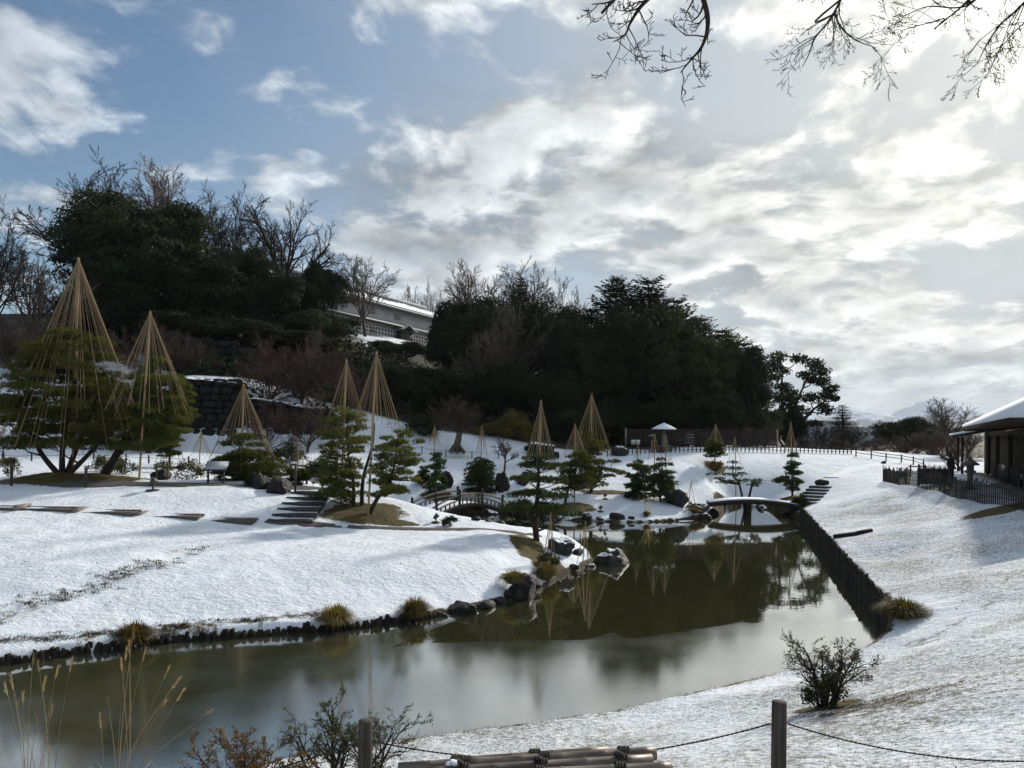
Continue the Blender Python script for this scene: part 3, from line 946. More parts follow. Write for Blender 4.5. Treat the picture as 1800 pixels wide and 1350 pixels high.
def ever_meshes(key, seed, R=5.0, Ht=8.0, base=2.0, lumps=85, leaf=0.30, per=120, mat='leaf', droop=0.0, lumpr=(0.9, 1.6), trunk_r=0.35, top=1.0, gap=0.0):
    """broadleaf evergreen: crown built of leaf clumps on limbs"""
    rng = np.random.default_rng(seed)
    rnd = random.Random(seed)
    # lump centres in an irregular dome
    c = nrm(rng.normal(size=(lumps, 3)))
    c[:, 2] = np.where(c[:, 2] < -0.35, -c[:, 2], c[:, 2])
    rad = rng.uniform(0.35, 1.0, lumps) ** 0.5
    wob = 1 + 0.22 * np.sin(c[:, 0] * 5 + seed) * np.cos(c[:, 1] * 4 + seed * 2)
    cen = c * rad[:, None] * np.array([R, R, Ht / 2]) * wob[:, None] * (1 - gap)
    cen[:, 2] += base + Ht / 2
    lr = rng.uniform(*lumpr, lumps) * (R / 5.0)
    mb = MB()
    n = lumps * per
    which = np.repeat(np.arange(lumps), per)
    u = nrm(rng.normal(size=(n, 3)))
    u[:, 2] = np.where(rng.random(n) < 0.6, np.abs(u[:, 2]), u[:, 2])
    P = cen[which] + u * (lr[which] * rng.uniform(0.55, 1.08, n))[:, None] * np.array([1.15, 1.15, 0.72])
    nn = nrm(u + rng.normal(0, 0.55, (n, 3)))
    A = nrm(np.cross(nn, rng.normal(size=(n, 3))))
    B = np.cross(nn, A)
    s = leaf * rng.uniform(0.6, 1.25, n)
    mb.quadcards(P, A * s[:, None], B * (s * 0.55)[:, None])
    tr = MB()
    pts = [Vector((0, 0, -0.4)), Vector((rnd.uniform(-.2, .2), rnd.uniform(-.2, .2), base * 0.6)), Vector((rnd.uniform(-.4, .4), rnd.uniform(-.4, .4), base + Ht * 0.35)), Vector((0, 0, base + Ht * 0.7))]
    tr.tube(pts, [trunk_r * 1.3, trunk_r, trunk_r * 0.7, trunk_r * 0.3], 7)
    pick = rng.permutation(lumps)[:26]
    for k in pick:
        z0 = min(max(base * 0.7, cen[k][2] - R * 0.55), base + Ht * 0.6)
        a = Vector((0, 0, z0))
        e = Vector(cen[k])
        mid = a.lerp(e, 0.5) + Vector((0, 0, -0.06 * R))
        tr.tube([a, mid, e], [trunk_r * 0.42, trunk_r * 0.28, trunk_r * 0.1], 5, cap=False)
    EVER[key] = (tr.mesh('trunk', MT['bark_far'], True), mb.mesh('crown', MT[mat]))


def conifer_meshes(key, seed, H=16.0, R=3.6, base=2.0, mat='leaf', levels=46, tip=0.25, card=0.42, droop=-0.12, irregular=0.35):
    rng = np.random.default_rng(seed)
    tr, mb = MB(), MB()
    tr.tube([(0, 0, -0.4), (0, 0, base), (rng.normal() * .15, rng.normal() * .15, H * 0.6), (0, 0, H)], [0.42, 0.36, 0.2, 0.03], 7)
    P, A, B = [], [], []
    P0, P1 = [], []
    for k in range(levels):
        f = (k + rng.uniform(-0.3, 0.3)) / levels
        f = min(max(f, 0.0), 0.985)
        z = base + (H - base) * f
        rl = R * ((1 - f) ** 0.55 + 0.10) * (1 - irregular * rng.random())
        if f < 0.15:
            rl *= 0.7 + 2 * f
        nb = rng.integers(4, 7)
        a0 = rng.uniform(0, 6.28)
        for b in range(nb):
            a = a0 + b / nb * 6.283 + rng.normal() * 0.25
            L = rl * rng.uniform(0.65, 1.15)
            d = np.array([math.cos(a), math.sin(a), 0.0])
            side = np.array([-math.sin(a), math.cos(a), 0.0])
            m_ = max(4, int(L / 0.16))
            tt = np.linspace(0.12, 1, m_)
            curve = droop * L * np.sin(tt * math.pi) + tip * L * tt ** 2.2 * (0.5 + 0.5 * f)
            c = np.array([0, 0, z]) + d[None] * (tt * L)[:, None] + np.stack([0 * tt, 0 * tt, curve], 1)
            P0.append([0, 0, z])
            P1.append(c[-1])
            for sgn in (-1, 1):
                wid = (0.30 + 0.28 * (1 - tt)) * L * 0.42 + 0.12
                for rep in range(2):
                    dd = nrm(side[None] * sgn * rng.uniform(0.5, 1.0, (m_, 1)) + d[None] * rng.uniform(0.3, 1.0, (m_, 1)) + np.array([0, 0, 1.0]) * rng.normal(0.10, 0.22, (m_, 1)))
                    ln = np.minimum(wid, card * 1.6) * rng.uniform(0.5, 1.0, m_)
                    P.append(c + dd * ln[:, None] * (0.55 + 0.5 * rep))
                    A.append(dd * ln[:, None] * 0.75)
                    up = np.cross(dd, np.array([0, 0, 1.0]))
                    B.append(nrm(up + rng.normal(0, 0.35, (m_, 3))) * (card * 0.22))
    mb.quadcards(np.concatenate(P), np.concatenate(A), np.concatenate(B))
    tr.segs(P0, P1, 0.05, 0.015, 3)
    EVER[key] = (tr.mesh('trunk', MT['bark_far'], True), mb.mesh('crown', MT[mat]))


def ever_tree(key, label, loc, sc=(1, 1, 1), rz=0.0, group=None, name='evergreen_tree', cat='tree'):
    o = thing(name, label, cat, loc, group, rz, sc)
    link('trunk', EVER[key][0], o)
    link('crown', EVER[key][1], o)
    return o


# ---- trained garden pines
def needles(mb, cen, rad, rng, dens=60.0, ln=0.16, wd=0.011, per=9):
    """tufts of needles over flat cloud pads"""
    for c, r in zip(cen, rad):
        k = int(dens * (r[0] * r[1]) ** 0.85 * 3.0) + 8
        rho = np.sqrt(rng.random(k))
        a = rng.uniform(0, 6.283, k)
        lump = 1 + 0.18 * np.sin(3 * a + rng.uniform(0, 6)) + 0.12 * np.sin(5 * a + rng.uniform(0, 6))
        dome = np.sqrt(np.maximum(0, 1 - rho ** 2))
        zz = np.where(rng.random(k) < 0.78, dome * rng.uniform(0.45, 1.0, k), -0.25 * dome * rng.random(k))
        P = np.array(c) + np.stack([r[0] * rho * lump * np.cos(a), r[1] * rho * lump * np.sin(a), r[2] * zz], 1)
        out = nrm(np.stack([np.cos(a) * rho, np.sin(a) * rho, 0.9 * np.ones(k)], 1))
        P = np.repeat(P, per, 0)
        out = np.repeat(out, per, 0)
        d = nrm(out + rng.normal(0, 0.55, (k * per, 3)))
        A = d * (ln * rng.uniform(0.7, 1.2, (k * per, 1)))
        B = nrm(np.cross(d, rng.normal(size=(k * per, 3)))) * wd
        mb.tricards(P, A, B)


def curve_pts(P, n=14):
    """Catmull-Rom through points"""
    P = [Vector(p) for p in P]
    P = [P[0] * 2 - P[1]] + P + [P[-1] * 2 - P[-2]]
    out = []
    for i in range(1, len(P) - 2):
        for k in range(n):
            t = k / n
            a, b, c, d = P[i - 1], P[i], P[i + 1], P[i + 2]
            out.append(0.5 * ((2 * b) + (c - a) * t + (2 * a - 5 * b + 4 * c - d) * t * t + (3 * b - a - 3 * c + d) * t ** 3))
    out.append(P[-2])
    return out


def auto_pads(rng, h, hb, wx, layers, cx=0.0, cy=0.0, pr=0.36, flat=0.34, profile='dome', axis=None):
    """pads in uneven storeys; axis(z) gives the trunk's offset"""
    cen, rad = [], []
    for k in range(layers):
        f = k / max(1, layers - 1)
        z = hb + (h - hb) * f
        if profile == 'dome':
            R = wx / 2 * math.sqrt(max(0.06, 1 - (0.92 * f) ** 2))
        elif profile == 'cone':
            R = wx / 2 * (1.0 - 0.8 * f)
        else:
            R = wx / 2 * (0.75 + 0.25 * math.sin(math.pi * (f * 0.8 + 0.15)))
        ax = axis(z) if axis else (cx, cy)
        nb = max(2, int(round(6.0 * R / (wx / 2)))) if f < 0.95 else 1
        a0 = rng.uniform(0, 6.28)
        for b in range(nb):
            a = a0 + b / nb * 6.283 + rng.normal() * 0.3
            s = rng.uniform(0.35, 0.80) * R if nb > 1 else 0
            r = max(0.25, pr * wx / 2 * rng.uniform(0.8, 1.25) * (1.0 - 0.25 * f))
            cen.append((ax[0] + s * math.cos(a), ax[1] + s * math.sin(a), z - r * flat * 0.6 + rng.normal() * 0.16))
            rad.append((r * rng.uniform(0.8, 1.35), r * rng.uniform(0.8, 1.25), r * flat * rng.uniform(0.7, 1.25)))
    return cen, rad


def pine_tree(label, loc, trunks, cen, rad, seed, mat='pine', r0=0.12, dens=60.0, ln=0.16, wd=0.012, per=9, name='pine_tree', bark='bark'):
    """trunks: list of point lists (local); every pad hangs on a limb"""
    rng = np.random.default_rng(seed)
    o = thing(name, label, 'pine tree', loc)
    tm, lm, nm = MB(), MB(), MB()
    allp = []
    for k, T in enumerate(trunks):
        P = curve_pts(T, 6)
        R = [r0 * (1.25 if i == 0 else 1.0) * (1 - 0.78 * i / (len(P) - 1)) for i in range(len(P))]
        tm.tube(P, R, 8)
        allp += [(p, r) for p, r in zip(P, R)]
    for c, r in zip(cen, rad):
        e = Vector(c)
        best = min(allp[1:], key=lambda pr: (pr[0] - (e - Vector((0, 0, 0.35 * (Vector((e.x, e.y)) - Vector((pr[0].x, pr[0].y))).length)))).length)
        a = best[0]
        mid = a.lerp(e, 0.5) + Vector((rng.normal() * 0.06, rng.normal() * 0.06, -0.04 + rng.normal() * 0.05))
        rr_ = max(0.014, best[1] * 0.45)
        lm.tube([a, mid, e], [rr_, rr_ * 0.7, 0.012], 5, cap=False)
        # fingers under the pad
        for q in range(6):
            f = e + Vector((rng.uniform(-0.8, 0.8) * r[0], rng.uniform(-0.8, 0.8) * r[1], r[2] * 0.25))
            lm.segs([mid.lerp(e, 0.6)[:]], [f[:]], 0.012, 0.005, 3)
    needles(nm, cen, rad, rng, dens, ln, wd, per)
    tm.build('trunk', MT[bark], o, smooth=True)
    lm.build('branches', MT[bark], o)['kind'] = 'stuff'
    nm.build('needles', MT[mat], o)
    return o


def blades(mb, rng, n, c, L, spread, wd, arch=1.0, base_r=0.1, up=0.0):
    """arching grass blades"""
    a = rng.uniform(0, 6.283, n)
    ln = L * rng.uniform(0.55, 1.1, n)
    le = spread * rng.uniform(0.15, 1.0, n)
    b0 = np.stack([np.cos(a), np.sin(a), 0 * a], 1)
    side = np.stack([-np.sin(a), np.cos(a), 0 * a], 1)
    br = rng.uniform(0, base_r, (n, 1))
    pts = []
    for tt in (0.0, 0.35, 0.7, 1.0):
        fr_ = le / max(spread, 1e-6)
        out = le * tt
        hh = ln * 0.88 * (1.6 * tt - (0.62 + 0.78 * arch * fr_) * tt ** 2) * (1 + up)
        pts.append(np.array(c) + b0 * (br + out[:, None]) + np.stack([0 * a, 0 * a, hh], 1))
    W = [wd, wd * 0.9, wd * 0.6, wd * 0.08]
    V = np.stack([x for p, w2 in zip(pts, W) for x in (p - side * w2, p + side * w2)], 1)
    Q = np.array([[0, 1, 3, 2], [2, 3, 5, 4], [4, 5, 7, 6]])
    mb.add(V.reshape(-1, 3), (Q[None] + (np.arange(n) * 8)[:, None, None]).reshape(-1, 4))


def shrub(label, loc, R, H, seed, mat='leaf_shrub', leaf=0.06, lumps=26, per=70, name='shrub', stems=7, cat='shrub', stemmat='bark', fill=0.8):
    rng = np.random.default_rng(seed)
    o = thing(name, label, cat, loc)
    c = nrm(rng.normal(size=(lumps, 3)))
    c[:, 2] = np.abs(c[:, 2])
    cen = c * rng.uniform(0.3, 1, (lumps, 1)) ** 0.5 * np.array([R, R, H * fill])
    cen[:, 2] += H * (1 - fill) * 0.8
    n = lumps * per
    wh = np.repeat(np.arange(lumps), per)
    P = cen[wh] + rng.normal(0, 1, (n, 3)) * np.array([R, R, H * 0.6]) * 0.15
    P[:, 2] = np.maximum(P[:, 2], 0.02)
    nn = nrm(rng.normal(size=(n, 3)) + np.array([0, 0, 0.5]))
    A = nrm(np.cross(nn, rng.normal(size=(n, 3))))
    s = leaf * rng.uniform(0.6, 1.3, n)
    lm = MB().quadcards(P, A * s[:, None], np.cross(nn, A) * (s * 0.5)[:, None])
    sm_ = MB()
    for k in range(min(lumps, stems * 3)):
        e = Vector(cen[k])
        b = Vector((rng.normal() * 0.12 * R, rng.normal() * 0.12 * R, -0.08))
        sm_.tube([b, b.lerp(e, 0.5) + Vector((rng.normal() * 0.05 * R, rng.normal() * 0.05 * R, 0.02)), e], [0.022 * max(0.5, R), 0.014 * max(0.5, R), 0.005], 4, cap=False)
    sm_.build('stems', MT[stemmat], o)
    lm.build('foliage', MT[mat], o)
    return o

# ------------------------------------------------------------------ pines of the garden
def spec(px, D, x0, x1, yt, yb):
    """local crown measures: height, crown base, width, centre offset"""
    g = g_at(px, D)
    h = at(px, yt, D).z - g.z
    hb = at(px, yb, D).z - g.z
    return g, h, hb, size(x1 - x0, D), size((x0 + x1) / 2 - px, D)


# big many-stemmed pine, far left
g, h, hb, wd_, cx = spec(110, 34.2, -15, 232, 585, 785)
rng = np.random.default_rng(11)
cen, rad = auto_pads(rng, h, hb + 0.35, wd_, 13, cx, 0.3, 0.31, 0.42, 'dome')
trunks = [[(0.05, 0, -0.2), (-0.9, 0, 0.9), (-1.55, 0.1, 2.0), (-2.1, 0.2, 3.2)], [(0, 0, -0.2), (-0.05, 0.1, 1.3), (0.1, 0.2, 3.2), (0.0, 0.3, h * 0.95)],
          [(0.1, 0.1, -0.2), (0.45, 0.3, 1.2), (0.9, 0.4, 2.4), (1.3, 0.6, 3.8)], [(0.1, -0.1, -0.2), (1.0, -0.1, 0.7), (1.9, -0.2, 1.6), (2.7, -0.2, 2.3)], [(0, 0.2, -0.2), (0.2, 0.9, 1.4), (0.3, 1.7, 3.0)]]
pine_tree('large many-stemmed pine on the brown mound at the far left', g, trunks, cen, rad, 11, r0=0.15, dens=88, ln=0.20, wd=0.014)
# leaning pine beside it
g, h, hb, wd_, cx = spec(180, 34.9, 205, 332, 635, 800)
rng = np.random.default_rng(12)
axis = lambda z: (cx * min(1, z / 2.2) + 0.2, 0.2)
cen, rad = auto_pads(rng, h, hb + 0.5, wd_ * 0.98, 11, pr=0.33, flat=0.42, profile='dome', axis=axis)
cen.append((size(325 - 180, 34.9), -0.3, at(180, 722, 34.9).z - g.z))
rad.append((0.55, 0.5, 0.16))
pine_tree('pine with a thick trunk leaning right, second from the left', g, [[(0, 0, -0.2), (0.55, 0, 0.75), (1.25, 0.1, 2.0), (cx + 0.1, 0.2, 3.4), (cx + 0.25, 0.2, h * 0.96)]], cen, rad, 12, r0=0.24, dens=90, ln=0.19, wd=0.013)
# umbrella pine behind the sign
g, h, hb, wd_, cx = spec(420, 36.0, 366, 500, 770, 838)
rng = np.random.default_rng(13)
cen, rad = auto_pads(rng, h, hb + 0.15, wd_, 6, cx, 0, 0.36, 0.36, 'dome')
pine_tree('low umbrella-shaped pine behind the tilted sign', g, [[(0, 0, -0.2), (0.05, 0, 0.4), (-0.1, 0, 0.9), (0.1, 0, h * 0.9)]], cen, rad, 13, r0=0.14, dens=95, ln=0.18, wd=0.013)
# the pair on the middle mound
g, h, hb, wd_, cx = spec(622, 31.6, 548, 648, 722, 875)
rng = np.random.default_rng(14)
cen, rad = auto_pads(rng, h, hb + 0.3, wd_, 10, cx, 0.2, 0.36, 0.36, 'tall')
pine_tree('tall layered pine on the left of the middle mound', g, [[(0, 0, -0.2), (0.0, 0, 1.0), (-0.25, 0.1, 2.2), (-0.35, 0.2, h * 0.95)], [(0.35, 0.1, -0.2), (0.4, 0.1, 1.2), (0.75, 0.2, 2.6), (0.85, 0.2, 3.6)]], cen, rad, 14, r0=0.10, dens=95, ln=0.17, wd=0.012)
g, h, hb, wd_, cx = spec(645, 30.6, 640, 738, 760, 880)
rng = np.random.default_rng(15)
axis = lambda z: (0.55 + 0.28 * z, 0.1)
cen, rad = auto_pads(rng, h, hb + 0.3, wd_ * 0.9, 8, pr=0.37, flat=0.36, profile='tall', axis=axis)
pine_tree('slanting pine leaning right over the middle mound', g, [[(0, 0, -0.2), (0.45, 0, 0.7), (0.95, 0.05, 1.4), (1.15, 0.1, 2.2), (1.3, 0.1, h * 0.95)]], cen, rad, 15, r0=0.10, dens=95, ln=0.17, wd=0.012)
# tiered pine on the point
g = g_at(945, 28.8)
D = 28.8
ty = lambda y: at(945, y, D).z - g.z
cen, rad = [], []
rng = np.random.default_rng(16)
for y, x0, x1, n in [(822, 922, 980, 4), (847, 905, 990, 5), (872, 903, 992, 5), (897, 888, 985, 6), (908, 950, 1010, 3), (806, 930, 968, 2)]:
    for k in range(n):
        x = x0 + (x1 - x0) * (k + 0.5) / n
        cen.append((size(x - 945, D), rng.uniform(-0.5, 0.5) if 0 < k < n - 1 else rng.uniform(-0.15, 0.15), ty(y + rng.uniform(-3, 3))))
        rad.append((0.40 * rng.uniform(0.85, 1.25), 0.42, 0.17 * rng.uniform(0.8, 1.2)))
pine_tree('tiered pine with a bent trunk on the point by the water', g, [[(0.02, 0, -0.2), (-0.05, 0, 0.45), (-0.22, 0, 0.95), (-0.02, 0, 1.5), (0.03, 0, 2.3), (0.05, 0, ty(800))]], cen, rad, 16, mat='pine_dark', r0=0.13, dens=135, ln=0.14, wd=0.012)
# pines across the water
for (lab, px, D, x0, x1, yt, yb, lay, prof, seed, mt, lean, r0) in [
    ('leaning pine on the brown patch beyond the tiered pine', 1000, 43.5, 984, 1052, 792, 858, 6, 'dome', 21, 'pine', 0.35, 0.10),
    ('broad old pine with a long low limb on its right', 1040, 47.0, 1008, 1066, 764, 850, 7, 'tall', 22, 'pine', 0.0, 0.13),
    ('bushy young pine left of the arched bridge', 765, 45.4, 746, 792, 796, 858, 6, 'cone', 23, 'pine_dark', 0.0, 0.06),
    ('small dark pine close behind the left bridge railing', 742, 46.5, 731, 760, 824, 858, 4, 'cone', 24, 'pine_dark', 0.0, 0.05),
    ('full dark pine behind the right end of the arched bridge', 846, 46.4, 814, 876, 806, 868, 6, 'dome', 25, 'pine_dark', 0.1, 0.08),
    ('dark pine standing left of the rounded one by the big boulder', 1122, 46.6, 1098, 1148, 815, 872, 6, 'tall', 26, 'pine_dark', 0.0, 0.07),
    ('dark rounded pine directly beside the big snowy boulder', 1162, 45.4, 1136, 1192, 812, 878, 6, 'dome', 27, 'pine_dark', 0.0, 0.08),
    ('small round pine high on the snowy hill', 1257, 54.8, 1238, 1276, 772, 800, 4, 'dome', 28, 'pine', 0.0, 0.06),
    ('trim tiered pine beside the stairs right of the flat bridge', 1394, 49.2, 1372, 1416, 798, 852, 5, 'cone', 29, 'pine_dark', 0.0, 0.08),
    ('little pine behind the lamp on the left lawn', 300, 42.2, 276, 318, 766, 796, 3, 'dome', 30, 'pine', 0.1, 0.05),
    ('small pine under the little rope cone near the left stairs', 527, 35.2, 505, 548, 824, 852, 3, 'dome', 31, 'pine', 0.0, 0.05),
]:
    g, h, hb, wd_, cx = spec(px, D, x0, x1, yt, yb)
    rng = np.random.default_rng(seed)
    ax = lambda z, cx=cx, h=h: (cx * min(1.0, z / (0.7 * h)), 0.0)
    cen, rad = auto_pads(rng, h, max(hb, 0.25) + 0.12, wd_, lay + 2, pr=0.38, flat=0.50, profile=prof, axis=ax)
    tr = [[(-lean * 0.6, 0, -0.15), (-lean * 0.2, 0, h * 0.25), (cx * 0.8 + rng.normal() * 0.08, 0, h * 0.6), (cx, 0, h * 0.96)]]
    if seed == 22:
        for x, y in [(1075, 828), (1088, 830), (1098, 834), (1070, 838), (1080, 812)]:
            cen.append((size(x - px, D), rng.uniform(-0.3, 0.3), at(px, y, D).z - g.z))
            rad.append((0.42, 0.4, 0.14))
        tr.append([(0.05, 0, h * 0.35), (0.9, 0, h * 0.42), (1.9, 0, h * 0.36)])
    if seed == 29:
        for x, y in [(1372, 846), (1365, 848), (1378, 843)]:
            cen.append((size(x - px, D), 0.1, at(px, y, D).z - g.z))
            rad.append((0.33, 0.3, 0.15))
    pine_tree(lab, g, tr, cen, rad, seed, mat=mt, r0=r0, dens=85, ln=0.17, wd=0.017, per=8)
# the one trained to lie over the water
D = 49.2
g = g_at(1311, D)
ty = lambda y: at(1311, y, D).z - g.z
tx = lambda x: size(x - 1311, D)
cen, rad = [], []
rng = np.random.default_rng(33)
for x, y in [(1290, 815), (1283, 825), (1300, 826), (1276, 836), (1292, 838), (1306, 834), (1255, 836), (1264, 844), (1280, 848), (1296, 848), (1310, 846), (1270, 850), (1327, 850), (1333, 846), (1322, 854)]:
    cen.append((tx(x), rng.uniform(-0.35, 0.35), ty(y)))
    rad.append((0.36, 0.36, 0.15))
pine_tree('low pine trained sideways on a mound behind the flat bridge', g, [[(0.02, 0, -0.15), (0.05, 0, 0.35), (tx(1300), 0, ty(850)), (tx(1290), 0, ty(838)), (tx(1289), 0, ty(814))], [(tx(1300), 0, ty(850)), (tx(1280), 0, ty(848)), (tx(1258), 0, ty(840))], [(0.05, 0, 0.35), (tx(1322), 0, ty(856)), (tx(1331), 0, ty(850))]],
          cen, rad, 33, mat='pine_dark', r0=0.11, dens=50, ln=0.16, wd=0.015, per=8)

# ------------------------------------------------------------------ snow-support rope cones
UNIT = {}
for nm, mt in (('rope', 'rope'), ('pole', 'bamboo')):
    UNIT[nm] = MB().segs([(0, 0, 0)], [(0, 0, 1)], 1.0, 1.0, 4 if nm == 'rope' else 7).mesh(nm, MT[mt], nm == 'pole')
UNIT['finial'] = MB().lathe([(0.0, 0.30), (0.10, 0.22), (0.16, 0.12), (0.12, 0.05), (0.22, -0.05), (0.30, -0.30), (0.0, -0.28)], 8).mesh('finial', MT['rope'], True)


def stick(kind, a, b, r, parent):
    o = link(kind, UNIT[kind], parent)
    v = Vector(b) - Vector(a)
    o.location = a
    o.rotation_mode = 'QUATERNION'
    o.rotation_quaternion = v.to_track_quat('Z', 'Y')
    o.scale = (r, r, v.length)
    return o


CONES = [
    # label, top px, py, foot px, D, ring y, half width px, ropes, pole radius, rope radius
    ('tallest rope cone, over the large pine at the far left', 138, 453, 128, 34.4, 745, 104, 54, 0.060, 0.013),
    ('rope cone over the leaning pine, second tallest at the left', 264, 547, 245, 34.0, 705, 62, 34, 0.050, 0.012),
    ('wide rope cone over the umbrella pine behind the sign', 428, 675, 425, 36.2, 800, 52, 34, 0.050, 0.012),
    ('narrow rope cone showing right behind the umbrella pine', 465, 755, 466, 45.0, 812, 14, 12, 0.03, 0.013),
    ('small rope cone before the dark stone wall, left of the sign', 354, 759, 350, 43.0, 800, 17, 18, 0.03, 0.013),
    ('rope cone half hidden behind the leaning pine', 300, 727, 300, 43.2, 806, 22, 14, 0.03, 0.013),
    ('little rope cone at the head of the left stairs', 524, 770, 524, 35.0, 830, 14, 14, 0.03, 0.010),
    ('rope cone on the left of the pair over the middle mound', 609, 632, 600, 31.8, 770, 42, 24, 0.045, 0.011),
    ('rope cone on the right of the pair over the middle mound', 662, 618, 648, 30.4, 748, 42, 30, 0.045, 0.011),
    ('slender rope cone over the tiered pine on the point', 951, 703, 947, 28.9, 815, 27, 32, 0.040, 0.010),
    ('big rope cone over the broad old pine across the water', 1040, 692, 1040, 47.2, 795, 36, 32, 0.05, 0.014),
    ('middle-sized rope cone just left of the big one', 1011, 745, 1011, 44.4, 800, 21, 24, 0.04, 0.013),
    ('rope cone mostly hidden between two larger ones', 1022, 757, 1022, 48.5, 800, 15, 14, 0.04, 0.014),
    ('straw-coloured rope cone left of the bare tree on the slope', 764, 748, 763, 45.5, 778, 10, 18, 0.03, 0.013),
    ('rope cone standing between the two bare trees', 847, 748, 845, 46.6, 800, 11, 16, 0.03, 0.013),
    ('leftmost of three thin rope frames by the big boulder', 1121, 780, 1121, 46.8, 822, 11, 10, 0.03, 0.009),
    ('middle of three thin rope frames by the big boulder', 1151, 762, 1151, 46.0, 816, 14, 14, 0.03, 0.009),
    ('rightmost of three thin rope frames by the big boulder', 1171, 764, 1171, 45.8, 816, 12, 14, 0.03, 0.009),
    ('rope cone over the small round pine on the hill', 1258, 745, 1257, 54.8, 780, 14, 18, 0.035, 0.014),
    ('thin rope cone over the pine trained sideways', 1292, 768, 1296, 49.0, 815, 13, 12, 0.03, 0.009),
    ('rope cone over the trim pine beside the right stairs', 1390, 742, 1393, 49.3, 797, 12, 20, 0.035, 0.013),
]
ICON = random.Random(5)
for lab, tx_, ty_, fx, D, ry, hw, n, pr, rr_ in CONES:
    g = g_at(fx, D)
    o = thing('rope_cone', lab, 'rope cone', g)
    top = at(tx_, ty_, D) - g
    stick('pole', (0, 0, -0.15), top, pr, o)
    H = top.z - (at(fx, ry, D).z - g.z)
    Rr = size(hw, D)
    f = link('finial', UNIT['finial'], o, top, sc=pr * 2.6)
    for k in range(n):
        a = k / n * 6.283 + ICON.uniform(-0.12, 0.12)
        e = ICON.uniform(0.86, 1.22)
        b = Vector((top.x + Rr * e * math.cos(a), top.y + Rr * e * math.sin(a), top.z - H * e))
        stick('rope', top + Vector((0, 0, -0.02)), b, rr_ * 0.55, o)

# small tied frames of sticks over shrubs near the water
for lab, tx_, ty_, D, fy, hw, n in [('little three-legged straw frame at the tip of the point', 1029, 922, 26.3, 972, 15, 5), ('stick frame tied over a shrub below the tiered pine', 968, 906, 25.4, 968, 13, 8),
                                  ('thin three-legged frame right of the big boulder', 1215, 848, 44.4, 896, 12, 5)]:
    x, y = pd(tx_, D)
    g = Vector((x, y, gz(x, y)))
    o = thing('stick_frame', lab, 'plant frame', g)
    top = at(tx_, ty_, D) - g
    for k in range(n):
        a = k / n * 6.283 + 0.4
        e = Vector((size(hw, D) * math.cos(a), size(hw, D) * math.sin(a), 0))
        e.z = gz(x + e.x, y + e.y) - g.z - 0.03
        stick('rope', e, top + (top - e) * 0.06, 0.012, o)
    link('finial', UNIT['finial'], o, top, sc=0.12)

# ------------------------------------------------------------------ shrubs and smaller trees of the garden
shrub('pale-lit leafy shrub under the small cone left of the sign', g_at(335, 37.2), 0.75, 1.15, 41, leaf=0.055, lumps=30, per=50)
shrub('leafy shrub between the trunks of the leftmost pine', g_at(190, 38), 0.9, 1.0, 42, leaf=0.055)
shrub('thin leafy shrub beside the leftmost post', g_at(22, 35.0), 0.45, 0.9, 43, leaf=0.05, lumps=14, per=40)
shrub('low leafy shrub in front of the leaning pine', g_at(215, 36.5), 0.7, 0.75, 44, leaf=0.05, lumps=18, per=45)
shrub('round brown bush at the left edge', g_at(8, 42.0), 0.6, 0.55, 45, mat='leaf_brown', leaf=0.05, lumps=20)
shrub('green hummock behind the boulder near the left stairs', g_at(452, 33.4), 0.55, 0.6, 46, mat='leaf', leaf=0.05)
shrub('low shrub on the slope below the brown mound', g_at(792, 30.0), 0.36, 0.42, 47, mat='leaf', leaf=0.04, lumps=18, per=60)
shrub('dark clipped bush on the slope behind the middle pines', g_at(742, 58.5), 1.15, 1.7, 48, mat='leaf', leaf=0.11, lumps=40, per=60)
shrub('tall yellow-green bush right of the pruned bare tree', g_at(905, 60.5), 1.6, 2.3, 49, mat='leaf_gold', leaf=0.10, lumps=46, per=50)
shrub('low yellowish hedge-like bush left of the yellow-green bush', g_at(862, 60.5), 1.5, 1.2, 50, mat='leaf_gold', leaf=0.10, lumps=40, per=45)
shrub('dark shrub hanging over the water right of the arched bridge', g_at(915, 44.2), 1.0, 0.8, 51, mat='leaf', leaf=0.07, lumps=36, per=60)
shrub('dark low shrub between bridge and tiered pine', g_at(958, 42.8), 0.9, 0.7, 52, mat='leaf', leaf=0.07, lumps=30, per=60)
shrub('brown bush at the foot of the small round hill pine', g_at(1257, 54.2), 0.75, 0.65, 53, mat='leaf_brown', leaf=0.06, lumps=28, per=55)
shrub('dark shrub at the foot of the two dark pines', g_at(1120, 45.6), 0.8, 0.6, 54, mat='leaf', leaf=0.06)
shrub('small shrub inside the thin three-legged frame', g_at(1216, 44.4), 0.35, 0.45, 55, mat='leaf_shrub', leaf=0.05, lumps=14, per=40)
shrub('yellowish shrub at the right foot of the flat bridge', g_at(1376, 46.4), 0.65, 0.75, 56, mat='leaf_gold', leaf=0.06, lumps=26, per=55)
shrub('dark shrub at the head of the retaining wall', g_at(1409, 45.2), 0.6, 0.9, 57, mat='leaf_mid', leaf=0.06, lumps=28, per=60)
shrub('leafy shrub under the stick frame on the point', g_at(966, 25.2), 0.42, 0.62, 58, mat='leaf_shrub', leaf=0.04, lumps=26, per=55)
shrub('leafy tuft inside the straw frame at the tip', g_at(1028, 26.2), 0.24, 0.42, 59, mat='leaf_shrub', leaf=0.035, lumps=16, per=50)
shrub('dark spreading bush left of the arched bridge', g_at(708, 43.4) + Vector((0, 0, 0.25)), 1.2, 0.9, 60, mat='leaf', leaf=0.07, lumps=36, per=60)
shrub('dark low shrub at the foot of the castle wall, left of the stairs', g_at(505, 48), 1.1, 1.2, 62, mat='leaf', leaf=0.08, lumps=34, per=60)
